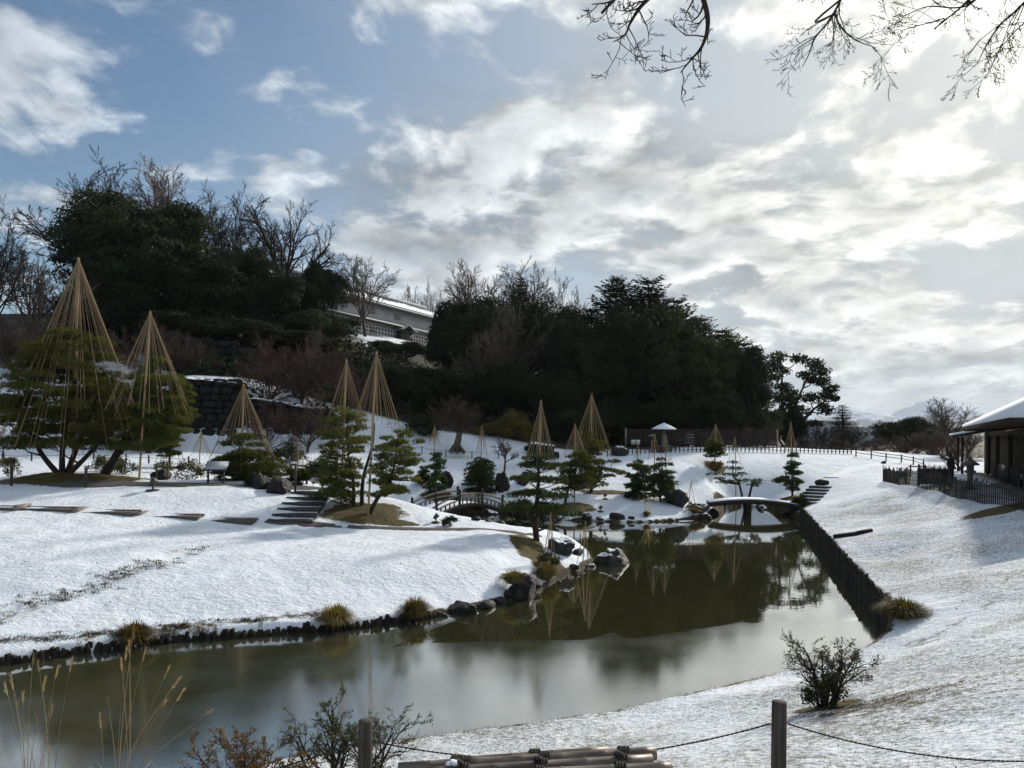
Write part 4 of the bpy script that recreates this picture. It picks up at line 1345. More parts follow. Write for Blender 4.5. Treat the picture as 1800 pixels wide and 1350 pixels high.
shrub('dark low shrub at the foot of the castle wall, behind the stairs', g_at(562, 46), 1.0, 1.1, 63, mat='leaf', leaf=0.08, lumps=34, per=60)
shrub('pale leafy sapling right of the leaning pine', g_at(290, 39.5), 0.5, 0.9, 61, leaf=0.05, lumps=16, per=40)

# pruned bare tree on the slope and the little one right of it
bare_meshes('pruned', 71, H=4.3, trunk=0.42, r0=0.30, kids=(9, 7, 6, 6), ratio=0.60, wander=0.16, up=0.05, amin=0.25, amax=1.25, L1=0.50, rmin=0.011, mat='twig', tmat='bark_pale')
o = bare_tree('pruned', 'stout bare tree with a dense brown twig crown on the snowy slope', g_at(803, 56.2), 1.02, 0.98)
rb = MB()
rnd = random.Random(3)
for k in range(9):
    a = k / 9 * 6.283
    rb.tube([(0.2 * math.cos(a), 0.2 * math.sin(a), 0.45), (0.5 * math.cos(a), 0.5 * math.sin(a), 0.1), (0.95 * math.cos(a), 0.95 * math.sin(a), -0.25)], [0.14, 0.09, 0.03], 5)
rb.build('roots', MT['bark_pale'], o)
bare_meshes('little', 72, H=2.4, trunk=0.34, r0=0.085, kids=(6, 6, 5, 5), ratio=0.58, wander=0.12, up=0.06, amin=0.35, amax=1.0, L1=0.45, rmin=0.008, mat='bark_far', tmat='bark')
bare_tree('little', 'small bare tree with dark forked trunk above the standing stone', g_at(887, 50.0), 1.08, 1.0, 0.4)
bare_meshes('sapling', 73, H=2.6, trunk=0.3, r0=0.06, kids=(5, 5, 4), ratio=0.6, wander=0.12, up=0.05, rmin=0.010, mat='twig', tmat='bark')
bare_tree('sapling', 'small leafless sapling on the snow at the left edge', g_at(8, 44.0), 1.0, 1.0)

# ------------------------------------------------------------------ boulders
ROCKS = [
    # label, px, D, (rx, ry, rz) metres, sink, material, seed
    ('big dark boulder beside the top of the left stairs', 488, 32.6, (0.82, 0.6, 0.50), 0.12, 'rock', 1),
    ('low dark boulder left of the stair boulder', 458, 33.0, (0.55, 0.5, 0.42), 0.10, 'rock', 2),
    ('dark low boulder behind the lawn spotlight', 284, 35.6, (0.75, 0.5, 0.36), 0.08, 'rock', 3),
    ('dark snow-dusted boulder on the point behind the stick frame', 990, 27.6, (0.52, 0.5, 0.46), 0.05, 'rock_snow', 4),
    ('big pale wet boulder standing in the water off the point', 1079, 27.9, (0.68, 0.6, 0.50), 0.10, 'rock_snow', 5),
    ('grey boulder with a grass tuft on it at the shore', 922, 21.8, (0.56, 0.46, 0.42), 0.05, 'rock', 6),
    ('largest of the shore stones left of the tufted boulder', 812, 20.0, (0.58, 0.34, 0.30), 0.05, 'rock', 7),
    ('flat dark shore stone in the middle of the row', 856, 20.65, (0.38, 0.28, 0.24), 0.04, 'rock', 8),
    ('small shore stone nearest the right sedge tuft', 775, 19.5, (0.28, 0.22, 0.18), 0.03, 'rock', 9),
    ('small rounded shore stone next to the tufted boulder', 882, 21.15, (0.24, 0.2, 0.2), 0.02, 'rock', 10),
    ('pale little stone wedged against the tufted boulder', 895, 21.45, (0.13, 0.12, 0.13), 0.02, 'rock', 11),
    ('big black boulder with a snow cap on the island', 1191, 45.0, (0.78, 0.7, 0.72), 0.12, 'rock_snow', 12),
    ('tall standing stone behind the right end of the arched bridge', 884, 46.8, (0.48, 0.35, 0.80), 0.10, 'rock', 13),
    ('snow-capped stone behind the arched bridge railing', 797, 45.0, (0.42, 0.35, 0.36), 0.06, 'rock_snow', 14),
    ('dark stone behind the middle of the arched bridge', 786, 46.6, (0.40, 0.4, 0.62), 0.08, 'rock', 15),
    ('flat snow-topped stone under the full dark pine', 862, 45.2, (0.75, 0.45, 0.34), 0.06, 'rock_snow', 16),
    ('dark boulder half under the pines left of the bridge', 712, 42.8, (1.0, 0.6, 0.60), 0.10, 'rock', 17),
    ('snow-capped boulder on the hill crest, left one', 1089, 57.2, (0.72, 0.6, 0.50), 0.10, 'rock_snow', 18),
    ('snow-capped boulder below the round shelter', 1160, 58.4, (0.50, 0.4, 0.40), 0.06, 'rock_snow', 19),
    ('dark boulder at the top of the right stairs', 1446, 50.2, (0.50, 0.4, 0.28), 0.06, 'rock', 20),
    ('flat-topped snowy rock slab behind the flat bridge', 1341, 49.6, (0.55, 0.3, 0.26), 0.05, 'rock_snow', 21),
    ('pointed dark stone on the island shore', 1083, 41.7, (0.55, 0.35, 0.27), 0.10, 'rock', 22),
    ('low stone at the left end of the island shore', 1034, 41.9, (0.36, 0.3, 0.22), 0.08, 'rock', 23),
    ('small shore stone between the two island stones', 1056, 41.6, (0.25, 0.2, 0.13), 0.05, 'rock', 24),
    ('flat island shore stone right of the pointed one', 1111, 41.7, (0.30, 0.2, 0.12), 0.05, 'rock', 25),
    ('long flat rock ledge on the right island shore', 1206, 42.2, (0.62, 0.3, 0.16), 0.06, 'rock_snow', 26),
    ('dark angular rock at the island corner', 1243, 43.4, (0.42, 0.4, 0.34), 0.08, 'rock_snow', 27),
    ('upper rock of the pile by the left bridge foot', 1238, 45.6, (0.45, 0.4, 0.36), 0.08, 'rock_snow', 28),
    ('brown mossy rock under the left bridge foot', 1227, 44.0, (0.45, 0.4, 0.30), 0.06, 'rock', 29),
    ('low rock in the pile right under the bridge end', 1256, 46.2, (0.36, 0.3, 0.30), 0.05, 'rock', 30),
    ('dark rock at the right bridge foot', 1400, 45.0, (0.48, 0.4, 0.36), 0.06, 'rock', 31),
    ('stone at the water under the right bridge end', 1382, 45.8, (0.40, 0.3, 0.22), 0.05, 'rock', 32),
    ('little snowy stone on the tip of the point', 1012, 26.3, (0.20, 0.18, 0.13), 0.03, 'rock_snow', 33),
    ('little dark stone below the right sedge on the point', 1000, 25.2, (0.17, 0.15, 0.12), 0.03, 'rock', 34),
    ('dark stone in the row edging the lower path, left one', 838, 32.2, (0.24, 0.16, 0.13), 0.03, 'rock', 35),
    ('dark stone in the row edging the lower path, middle one', 860, 32.4, (0.20, 0.15, 0.11), 0.03, 'rock', 36),
    ('dark stone in the row edging the lower path, right one', 880, 32.6, (0.22, 0.15, 0.11), 0.03, 'rock', 37),
    ('dark rock in the snow left of the standing stone', 920, 47.6, (0.55, 0.4, 0.36), 0.08, 'rock_snow', 38),
    ('snow-speckled rock above the tiered pine', 935, 49.0, (0.7, 0.4, 0.4), 0.1, 'rock_snow', 39),
    ('snowy stone at the very tip of the point', 1040, 27.2, (0.26, 0.22, 0.18), 0.05, 'rock_snow', 41),
    ('dark stone on the near side of the point, first from the tip', 1022, 25.9, (0.24, 0.18, 0.16), 0.05, 'rock', 42),
    ('dark stone on the near side of the point, second from the tip', 1006, 25.0, (0.22, 0.18, 0.15), 0.05, 'rock', 43),
    ('dark flat stone between the tufted boulder and the sedge', 944, 22.8, (0.26, 0.2, 0.16), 0.04, 'rock', 44),
    ('pointed dark stone on the far side of the point', 1018, 28.6, (0.28, 0.2, 0.2), 0.05, 'rock', 45),
    ('dark rock on the shore behind the tufted boulder', 985, 24.3, (0.2, 0.17, 0.14), 0.03, 'rock', 40),
]
for lab, px, D, r, sink, mt, seed in ROCKS:
    x, y = pd(px, D)
    z = max(gz(x, y), -0.12) - sink
    mb = MB().rock((0, 0, r[2] * 0.62), r, 100 + seed, 4 if r[0] > 0.4 else 3, 7, 0.17, rz=seed * 1.7)
    tag(mb.build('boulder', MT[mt], None, (x, y, z)), lab, 'boulder')

# ------------------------------------------------------------------ sedge tufts and reeds
def tuft(label, px, D, L, n, seed, mat='sedge', spread=None, zoff=0.0, wd=0.008, name='grass_tuft', arch=1.1, base_r=0.12):
    x, y = pd(px, D)
    rng = np.random.default_rng(seed)
    mb = MB()
    blades(mb, rng, n, (0, 0, 0), L, spread or L * 0.95, wd, arch, base_r)
    return tag(mb.build(name, MT[mat], None, (x, y, max(gz(x, y), 0.12) + zoff)), label, 'grass tuft')


tuft('sedge tuft on the log edging behind the plume grass', 240, 16.45, 0.62, 1100, 1, spread=0.50, base_r=0.2)
tuft('sedge tuft hanging over the water in the middle of the left bank', 593, 18.05, 0.70, 1200, 2, spread=0.52, base_r=0.2)
tuft('sedge tuft next to the first shore stones', 733, 18.95, 0.70, 1100, 3, spread=0.48, base_r=0.2)
tuft('sedge tuft growing on the shore boulder', 905, 21.95, 0.55, 1000, 4, spread=0.52, zoff=0.22, base_r=0.2)
tuft('sedge tuft below the stick frame on the point', 962, 24.0, 0.75, 1100, 5, spread=0.52, base_r=0.2)
tuft('grey-green sedge tuft at the near end of the retaining wall', 1592, 16.4, 0.60, 1300, 6, mat='leaf_gold', spread=0.62, base_r=0.25)
tuft('small tuft on the island shore beside its left stone', 1021, 42.2, 0.45, 260, 7, wd=0.012, spread=0.4)
tuft('dry reed tuft on the island shore', 1138, 42.3, 0.48, 240, 8, mat='leaf_brown', wd=0.012, spread=0.4)
o = tuft('tall straw stalks fanning out of the dry reed tuft', 1139, 42.35, 1.7, 26, 9, mat='straw', wd=0.008, spread=1.1, arch=0.2)
tuft('brown reed tuft on the rock at the island corner', 1222, 43.2, 0.6, 300, 10, mat='leaf_brown', wd=0.012, spread=0.6, zoff=0.1)

# ------------------------------------------------------------------ log edging along the left shore, log wall along the right
STK = []
for k in range(5):
    rng = np.random.default_rng(300 + k)
    n = 7
    a = np.arange(n) / n * 6.283
    prof = []
    V = []
    for z, s in [(-0.6, 1.0), (0.0, 1.0), (0.55, 0.96), (1.0, 0.92 - 0.06 * k)]:
        V.append(np.stack([np.cos(a) * s * (1 + 0.12 * rng.normal(size=n)), np.sin(a) * s * (1 + 0.12 * rng.normal(size=n)), np.full(n, z) + (0.12 * rng.normal(size=n) if z == 1 else 0)], 1))
    V = np.concatenate(V + [np.array([[0, 0, 1.0]])])
    i = np.arange(n)
    j = (i + 1) % n
    Q = np.concatenate([np.stack([i + q * n, j + q * n, j + (q + 1) * n, i + (q + 1) * n], 1) for q in range(3)])
    T = np.stack([i + 3 * n, j + 3 * n, np.full(n, 4 * n)], 1)
    STK.append(MB().add(V, Q, T).mesh('log', MT['stake']))


def log_row(label, line, rad, top, gap, seed, name='log_edging', jit=0.05, inset=0.0, hj=0.2, tilt=0.0, rj=0.25):
    L = [np.array(p) for p in line]
    base = L[0]
    o = thing(name, label, 'log edging', (base[0], base[1], 0))
    rnd = random.Random(seed)
    carry = 0.0
    for a, b in zip(L[:-1], L[1:]):
        ln = np.linalg.norm(b - a)
        nn = np.array([-(b - a)[1], (b - a)[0]]) / ln
        s = carry
        while s < ln:
            p = a + (b - a) * s / ln + nn * (rnd.uniform(-jit, jit) + inset)
            r = rad * rnd.uniform(1 - rj, 1 + rj)
            lg = link('log', rnd.choice(STK), o, (p[0] - base[0], p[1] - base[1], 0.0), rnd.uniform(0, 6), (r, r, top * rnd.uniform(1 - hj, 1 + hj * 0.8)))
            if tilt:
                lg.rotation_euler = (rnd.gauss(0, tilt), rnd.gauss(0, tilt), rnd.uniform(0, 6))
            s += gap * rnd.uniform(0.75, 1.2)
        carry = s - ln
    return o


log_row('row of short black stakes holding the left bank at the water', SHORE_L[:10], 0.062, 0.17, 0.080, 1, jit=0.09, hj=0.4, tilt=0.2)
log_row('long straight wall of dark upright logs along the right bank', [WALL_R[0], WALL_R[2] + (WALL_R[2] - WALL_R[0]) * 0.03], 0.095, 0.69, 0.13, 2, 'log_wall', 0.012, 0.0, hj=0.03, rj=0.07)
q0, q1 = oz(1470, 955), None
a_ = np.array([WALL_R[0] + (WALL_R[2] - WALL_R[0]) * 0.56])[0]
ln_ = [a_ + np.array([0.15, 0.1]), a_ + np.array([1.05, 0.02]), a_ + np.array([1.7, 0.15])]
o = thing('timber_kerb', 'short dark timber kerb running into the right bank from the wall', 'kerb', (ln_[0][0], ln_[0][1], gz(*ln_[0])))
for k in range(2):
    p, q = ln_[k], ln_[k + 1]
    z0, z1 = gz(*p) - o.location.z + 0.05, gz(*q) - o.location.z + 0.05
    MB().tube([(p[0] - ln_[0][0], p[1] - ln_[0][1], z0), (q[0] - ln_[0][0], q[1] - ln_[0][1], z1)], [0.10, 0.09], 7).build('log', MT['stake'], o)

# ------------------------------------------------------------------ stairs, stepped path
def stair(label, a, b, n, width, name='stairs', tread='step_stone', riser=0.10, over=1.0, cov=0.72):
    """a, b: foot and head as Vectors; each step is a part"""
    o = thing(name, label, 'stairs', a)
    d = (b - a)
    dirh = Vector((d.x, d.y, 0)).normalized()
    rz = math.atan2(dirh.y, dirh.x) - math.pi / 2
    run = Vector((d.x, d.y, 0)).length / n
    for k in range(n):
        c = Vector((d.x, d.y, 0)) * ((k + 0.5) / n)
        z = d.z * (k + 1) / n
        me = MB().box((0, 0, -0.10), (width, run * over, 0.20)).box((0, -run * 0.5 * over - 0.035, -0.065), (width + 0.1, 0.07, 0.17), 0)
        s = me.build('step', MT['step_stone'], o, (c.x, c.y, z))
        s.rotation_euler = (0, 0, rz)
        sn = MB().box((0, run * (0.5 - cov / 2) * 0.9, 0.012), (width * 0.94, run * over * cov, 0.022)).build('snow', MT[tread], s)
    return o


stair('dark stone stairs with six steps rising to the left path', at(510, 921, 28.9) - Vector((0, 0, 0.02)), at(553, 863, 33.4), 6, 1.65, tread='snow', cov=0.24)
stair('short flight of snowy log steps right of the flat bridge', at(1416, 887, 45.9), at(1447, 854, 50.0), 6, 1.35, tread='snow')
o = thing('stepped_path', 'line of low stone steps cutting across the left lawn', 'path', g_at(0, 27.4))
for k, (x0, x1, D) in enumerate([(-120, -60, 27.3), (-40, 42, 27.4), (38, 132, 27.5), (140, 240, 27.7), (250, 352, 28.0), (352, 448, 28.3)]):
    p0, p1 = g_at(x0, D), g_at(x1, D)
    z = (p0.z + p1.z) / 2 + 0.015
    c = (p0 + p1) / 2
    L = (p1 - p0).length
    rz = math.atan2(p1.y - p0.y, p1.x - p0.x)
    s = MB().box((0, 0, -0.17), (L, 0.6, 0.36)).build('step', gravel, o, Vector((c.x, c.y, z)) - o.location)
    s.rotation_euler = (0, 0, rz)
    e = MB().box((-L / 2 + 0.06, 0, 0.05), (0.16, 0.85, 0.22)).box((0.1, 0.33, 0.02), (L * 0.95, 0.07, 0.09)).build('riser', MT['wood_grey'], s)

# ------------------------------------------------------------------ arched bridge
o = thing('arched_bridge', 'weathered wooden arched bridge with railings over the inlet', 'bridge', at(772, 908, 39.6))
A, B = at(768, 909, 39.6), at(884, 899, 43.4)
ax = Vector((B.x - A.x, B.y - A.y, 0))
Lb = ax.length
ax.normalize()
sd_ = Vector((-ax.y, ax.x, 0))
Wb, rise, z0 = 2.1, 0.52, 0.42


def bp(s, side, up=0.0):
    """point on the bridge: s 0..1 along, side in metres from the near edge"""
    p = Vector((A.x, A.y, 0)) + ax * (Lb * s) + sd_ * side
    p.z = z0 + rise * (1 - (2 * s - 1) ** 2) + up
    return p - o.location


rzb = math.atan2(ax.y, ax.x)
N = 20
for k in range(N):
    s = (k + 0.5) / N
    slope = math.atan2(rise * 4 * (1 - 2 * s), Lb)
    me = MB().box((0, 0, 0), (Lb / N * 0.94, Wb, 0.06))
    pl = me.build('plank', MT['wood_grey'], o, bp(s, Wb / 2))
    pl.rotation_euler = (0, -slope, rzb)
sn = MB()
for a_, b_ in ((0.06, Wb - 0.06),):
    g0 = [bp(k / 24, a_, 0.045) for k in range(25)]
    g1 = [bp(k / 24, b_, 0.045) for k in range(25)]
    V = np.array([p[:] for pr in zip(g0, g1) for p in pr])
    sn.add(V, [[2 * k, 2 * k + 2, 2 * k + 3, 2 * k + 1] for k in range(24)])
sn.build('snow', MT['snow'], o)
for side in (0.04, Wb - 0.04):
    MB().tube([bp(k / 20, side, -0.12) for k in range(21)], 0.13, 4).build('arch_beam', MT['wood_dark'], o)
    for zr, r in ((0.30, 0.045), (0.56, 0.055)):
        MB().tube([bp(-0.05 + 1.1 * k / 22, side, zr) for k in range(23)], r, 5).build('rail', MT['wood_grey'], o)
    for s in (0.0, 0.33, 0.67, 1.0):
        p = bp(s, side)
        me = MB().box((0, 0, 0.36), (0.14, 0.14, 0.78)).lathe([(0.0, 0.92), (0.055, 0.87), (0.075, 0.80), (0.085, 0.75), (0.0, 0.74)], 8)
        me.build('rail_post', MT['wood_black'], o, p)
    for k in range(1, 16):
        s = k / 16
        if min(abs(s - q) for q in (0.33, 0.67)) < 0.03:
            continue
        MB().box((0, 0, 0.15), (0.075, 0.06, 0.32)).build('baluster', MT['wood_dark'], o, bp(s, side))
for s in (0.3, 0.7):
    for side in (0.25, Wb - 0.25):
        p = bp(s, side)
        MB().tube([(0, 0, 0), (0, 0, -1.6)], 0.09, 7).build('pier', MT['wood_dark'], o, p)
    a_, b_ = bp(s, 0.0, -0.22), bp(s, Wb, -0.22)
    MB().tube([a_, b_], 0.08, 6).build('crossbeam', MT['wood_dark'], o)

# ------------------------------------------------------------------ flat curved bridge
A2, B2 = at(1244, 886, 46.4), at(1398, 891, 45.6)
o = thing('slab_bridge', 'low curved slab bridge edged with snow over the channel', 'bridge', (A2.x, A2.y, 0))
ax2 = Vector((B2.x - A2.x, B2.y - A2.y, 0))
L2 = ax2.length
ax2.normalize()
s2 = Vector((-ax2.y, ax2.x, 0))


def sp2(s, side, up):
    p = ax2 * (L2 * s) + s2 * side
    p.z = (0.72 + 0.23 * (1 - (2 * s - 1) ** 2)) + up
    return p


def strip_mesh(w0, w1, zt, zb, n=24):
    mb = MB()
    V = []
    for k in range(n + 1):
        s = k / n
        V += [sp2(s, w0, zb)[:], sp2(s, w0, zt)[:], sp2(s, w1, zt)[:], sp2(s, w1, zb)[:]]
    Q = []
    for k in range(n):
        for e in range(4):
            Q.append([4 * k + e, 4 * k + 4 + e, 4 * k + 4 + (e + 1) % 4, 4 * k + (e + 1) % 4])
    Q += [[0, 1, 2, 3], [4 * n + 3, 4 * n + 2, 4 * n + 1, 4 * n]]
    return mb.add(V, Q)


strip_mesh(-0.75, 0.75, 0.0, -0.20).build('deck', MT['wood_black'], o)
strip_mesh(-0.80, -0.70, 0.05, -0.22).build('edge_beam', MT['wood_dark'], o)
strip_mesh(0.70, 0.80, 0.05, -0.22).build('edge_beam', MT['wood_dark'], o)
strip_mesh(-0.82, 0.82, 0.085, 0.052).build('snow', MT['snow'], o)
for side in (-0.5, 0.5):
    p = sp2(0.46, side, -0.22)
    MB().tube([(0, 0, 0), (0, 0, -1.5)], 0.16, 8).build('pier', MT['wood_dark'], o, p)
a_, b_ = sp2(0.46, -0.8, -0.28), sp2(0.46, 0.8, -0.28)
MB().tube([a_, b_], 0.13, 6).build('crossbeam', MT['wood_dark'], o)

# ------------------------------------------------------------------ sign, spotlights, posts
x, y = pd(382, 33.6)
o = thing('information_sign', 'tilted information board on two legs beside the left path', 'sign', (x, y, gz(x, y)), rz=math.radians(6))
for s in (-0.38, 0.30):
    MB().box((s, 0.0, 0.32), (0.07, 0.10, 0.72)).build('leg', MT['metal'], o)
pm = Matrix.Translation((0, 0, 0.82)) @ Matrix.Rotation(math.radians(38), 4, 'X')
MB().box((0, 0, 0), (0.98, 0.62, 0.06), M=pm).build('board', MT['metal'], o)
MB().box((0, 0, 0.036), (0.90, 0.54, 0.012), M=pm).build('panel', MT['panel'], o)
SPOT = [('garden spotlight on the lawn below the sign', 270, 31.0, 1.15), ('stubby garden light on the snowy mound by the arched bridge', 768, 30.6, 0.8), ('small garden light on the island near the water', 1057, 43.0, 0.75),
        ('small garden light right of the broad old pine', 1065, 45.4, 0.75), ('small garden light left of the dark pines', 1104, 45.8, 0.6), ('small stub light behind the point', 1116, 45.6, 0.5)]
for lab, px, D, s in SPOT:
    x, y = pd(px, D)
    o = thing('garden_light', lab, 'garden light', (x, y, gz(x, y)), sc=s)
    MB().lathe([(0.0, 0.07), (0.22, 0.06), (0.27, 0.0), (0.27, -0.1)], 10).build('base', MT['metal'], o)
    MB().tube([(0, 0, 0.05), (0, 0, 0.26)], 0.035, 6).build('stem', MT['metal'], o)
    MB().tube([(-0.10, 0, 0.22), (0.10, -0.03, 0.42)], [0.09, 0.13], 10).build('head', MT['metal'], o)


def post_fence(label, pts, h, r, gap_rails, mat, ropes=True, name='rope_fence', rmat='rope_dark', cat='fence', rr_=0.012):
    """posts as parts, sagging ropes between"""
    b = Vector(pts[0])
    o = thing(name, label, cat, b)
    tops = []
    for p in pts:
        q = Vector(p) - b
        MB().lathe([(r, -0.3), (r, h * 0.98), (r * 0.85, h), (0, h + 0.004)], 8).build('post', MT[mat], o, q)
        tops.append(q)
    if ropes:
        for a, c in zip(tops[:-1], tops[1:]):
            for g_ in gap_rails:
                P = []
                for k in range(9):
                    t_ = k / 8
                    v = a.lerp(c, t_)
                    P.append((v.x, v.y, v.z + h * g_ - 0.06 * (1 - (2 * t_ - 1) ** 2) * (c - a).length * 0.35))
                MB().tube(P, rr_, 4).build('rope', MT[rmat], o)
    return o


post_fence('row of small posts and rope behind the leftmost pine', [g_at(px, D) for px, D in [(-40, 45), (5, 44.6), (56, 44.4), (110, 44.6), (165, 45)]], 0.5, 0.05, (0.7,), 'post')
post_fence('row of small posts and rope on the snow behind the lamp', [g_at(px, D) for px, D in [(222, 43.6), (262, 43.4), (298, 43.6), (332, 44)]], 0.5, 0.05, (0.7,), 'post')
post_fence('rope fence with thin posts on the slope under the pruned tree', [g_at(px, D) for px, D in [(702, 54.6), (742, 54.6), (784, 54.2), (830, 54.2), (876, 54.6)]], 0.55, 0.035, (0.85,), 'stake', rmat='rope')
post_fence('thin wooden rail fence along the path at the right crest', [g_at(px, D) for px, D in [(1505, 60), (1532, 59), (1558, 57.5), (1585, 56.5), (1606, 55), (1624, 53)]], 0.62, 0.05, (0.9, 0.55), 'post', name='rail_fence', rmat='wood_dark', rr_=0.025)
for lab, px, D, h, r in [('thin leaning post beside the leftmost pine mound', 21, 31.8, 1.0, 0.06), ('short grey post right of the leftmost pine mound', 152, 31.8, 0.85, 0.06), ('grey post behind the lawn spotlight', 276, 33.0, 0.9, 0.05), ('slim dark post before the lamp boulder', 295, 35.0, 0.85, 0.03),
                       ('dark thin post at the head of the left stairs', 520, 32.6, 1.35, 0.05)]:
    g = g_at(px, D)
    tag(MB().lathe([(r, -0.3), (r, h * 0.97), (r * 0.8, h), (0.0, h + 0.005)], 8).build('post', MT['post'], None, g, True), lab, 'post')
# handrail by the stairs
o = thing('handrail', 'low wooden handrail behind the left stairs', 'handrail', g_at(520, 35.6))
P = [g_at(px, 35.6) - o.location for px in (512, 540, 568, 592)]
for p in P:
    MB().box((0, 0, 0.4), (0.09, 0.09, 0.95)).build('post', MT['wood_dark'], o, p)
for hgt in (0.85, 0.45):
    MB().tube([p + Vector((0, 0, hgt)) for p in P], 0.045, 5).build('rail', MT['wood_dark'], o)

# ------------------------------------------------------------------ castle hill: stone walls
STN = [MB().block(500 + k).mesh('stone', MT['wall_stone']) for k in range(6)]


def stone_wall(label, pts, tops, base_z, cell, seed, name='stone_wall', cap=True):
    """pts: plan line; tops: heights at the points; dry-laid stones as parts, earth core behind"""
    o = thing(name, label, 'stone wall', (pts[0][0], pts[0][1], base_z))
    rnd = random.Random(seed)
    core, sn = MB(), MB()
    for (a, b, ta, tb) in zip(pts[:-1], pts[1:], tops[:-1], tops[1:]):
        a, b = np.array(a, float), np.array(b, float)
        L = np.linalg.norm(b - a)
        d = (b - a) / L
        nn = np.array([-d[1], d[0]])          # away from the viewer
        rz = math.atan2(d[1], d[0])
        c = np.array([[*(a + nn * 0.25), base_z - 1], [*(b + nn * 0.25), base_z - 1], [*(b + nn * 0.9), tb - 0.2], [*(a + nn * 0.9), ta - 0.2],
                      [*(a + nn * 3.5), base_z - 1], [*(b + nn * 3.5), base_z - 1], [*(b + nn * 3.5), tb - 0.2], [*(a + nn * 3.5), ta - 0.2]])
        c = c - np.array([pts[0][0], pts[0][1], base_z])
        core.add(c, [[0, 1, 2, 3], [3, 2, 6, 7], [0, 3, 7, 4], [1, 5, 6, 2]])
        z = base_z
        row = 0
        while z < max(ta, tb):
            hgt = cell * rnd.uniform(0.8, 1.1)
            s = -rnd.uniform(0, 0.6)
            while s < L:
                w_ = cell * rnd.uniform(0.9, 1.9)
                f = min(max((s + w_ / 2) / L, 0), 1)
                if z + hgt * 0.6 < ta + (tb - ta) * f and 0 < s + w_ / 2 < L:
                    p = a + d * (s + w_ / 2) + nn * ((z - base_z) * 0.11)
                    link('stone', rnd.choice(STN), o, (p[0] - pts[0][0], p[1] - pts[0][1], z + hgt / 2 - base_z), rz, (w_ * 0.50, 0.34 * rnd.uniform(0.9, 1.1), hgt * 0.48))
                s += w_
            z += hgt * 0.94
            row += 1
        if cap:
            k = 14
            V, Q = [], []
            for i in range(k + 1):
                f = i / k
                p = a + d * L * f
                zt = ta + (tb - ta) * f - base_z - 0.06
                wv = 0.25 + 0.35 * rnd.random()
                for off, dz_ in ((0.1, -0.06), (0.5, 0.06), (0.5 + wv, 0.05), (0.6 + wv, -0.2)):
                    q = p + nn * off - np.array(pts[0])
                    V.append([q[0], q[1], zt + dz_ + rnd.uniform(-0.03, 0.03)])
            for i in range(k):
                if rnd.random() < 0.3:
                    continue
                for e in range(3):
                    Q.append([4 * i + e, 4 * i + 4 + e, 4 * i + 5 + e, 4 * i + 1 + e])
            sn.add(V, Q)
    core.build('core', MT['wall_stone'], o)
    if cap:
        sn.build('snow', MT['snow'], o)
    return o


stone_wall('tall dark castle wall with a snow line, behind the rope cones', [pd(296, 57.0), pd(414, 57.2)], [9.15, 8.75], 3.3, 0.62, 1)
stone_wall('lower stretch of dark castle wall with a snow line, right of the tall one', [pd(418, 57.6), pd(500, 57.8), pd(588, 58.4)], [7.7, 7.25, 6.5], 3.3, 0.62, 2)
stone_wall('upper dark retaining wall half hidden under the hillside trees', [pd(255, 67.0), pd(360, 67.4), pd(470, 68.0)], [14.2, 13.6, 12.4], 8.8, 0.75, 3, cap=False)
stone_wall('low dark stone wall at the foot of the slope right of the pruned tree', [pd(930, 57.0), pd(975, 57.0)], [4.35, 4.1], 2.6, 0.55, 4)

# ------------------------------------------------------------------ white castle storehouse on the hill
o = None


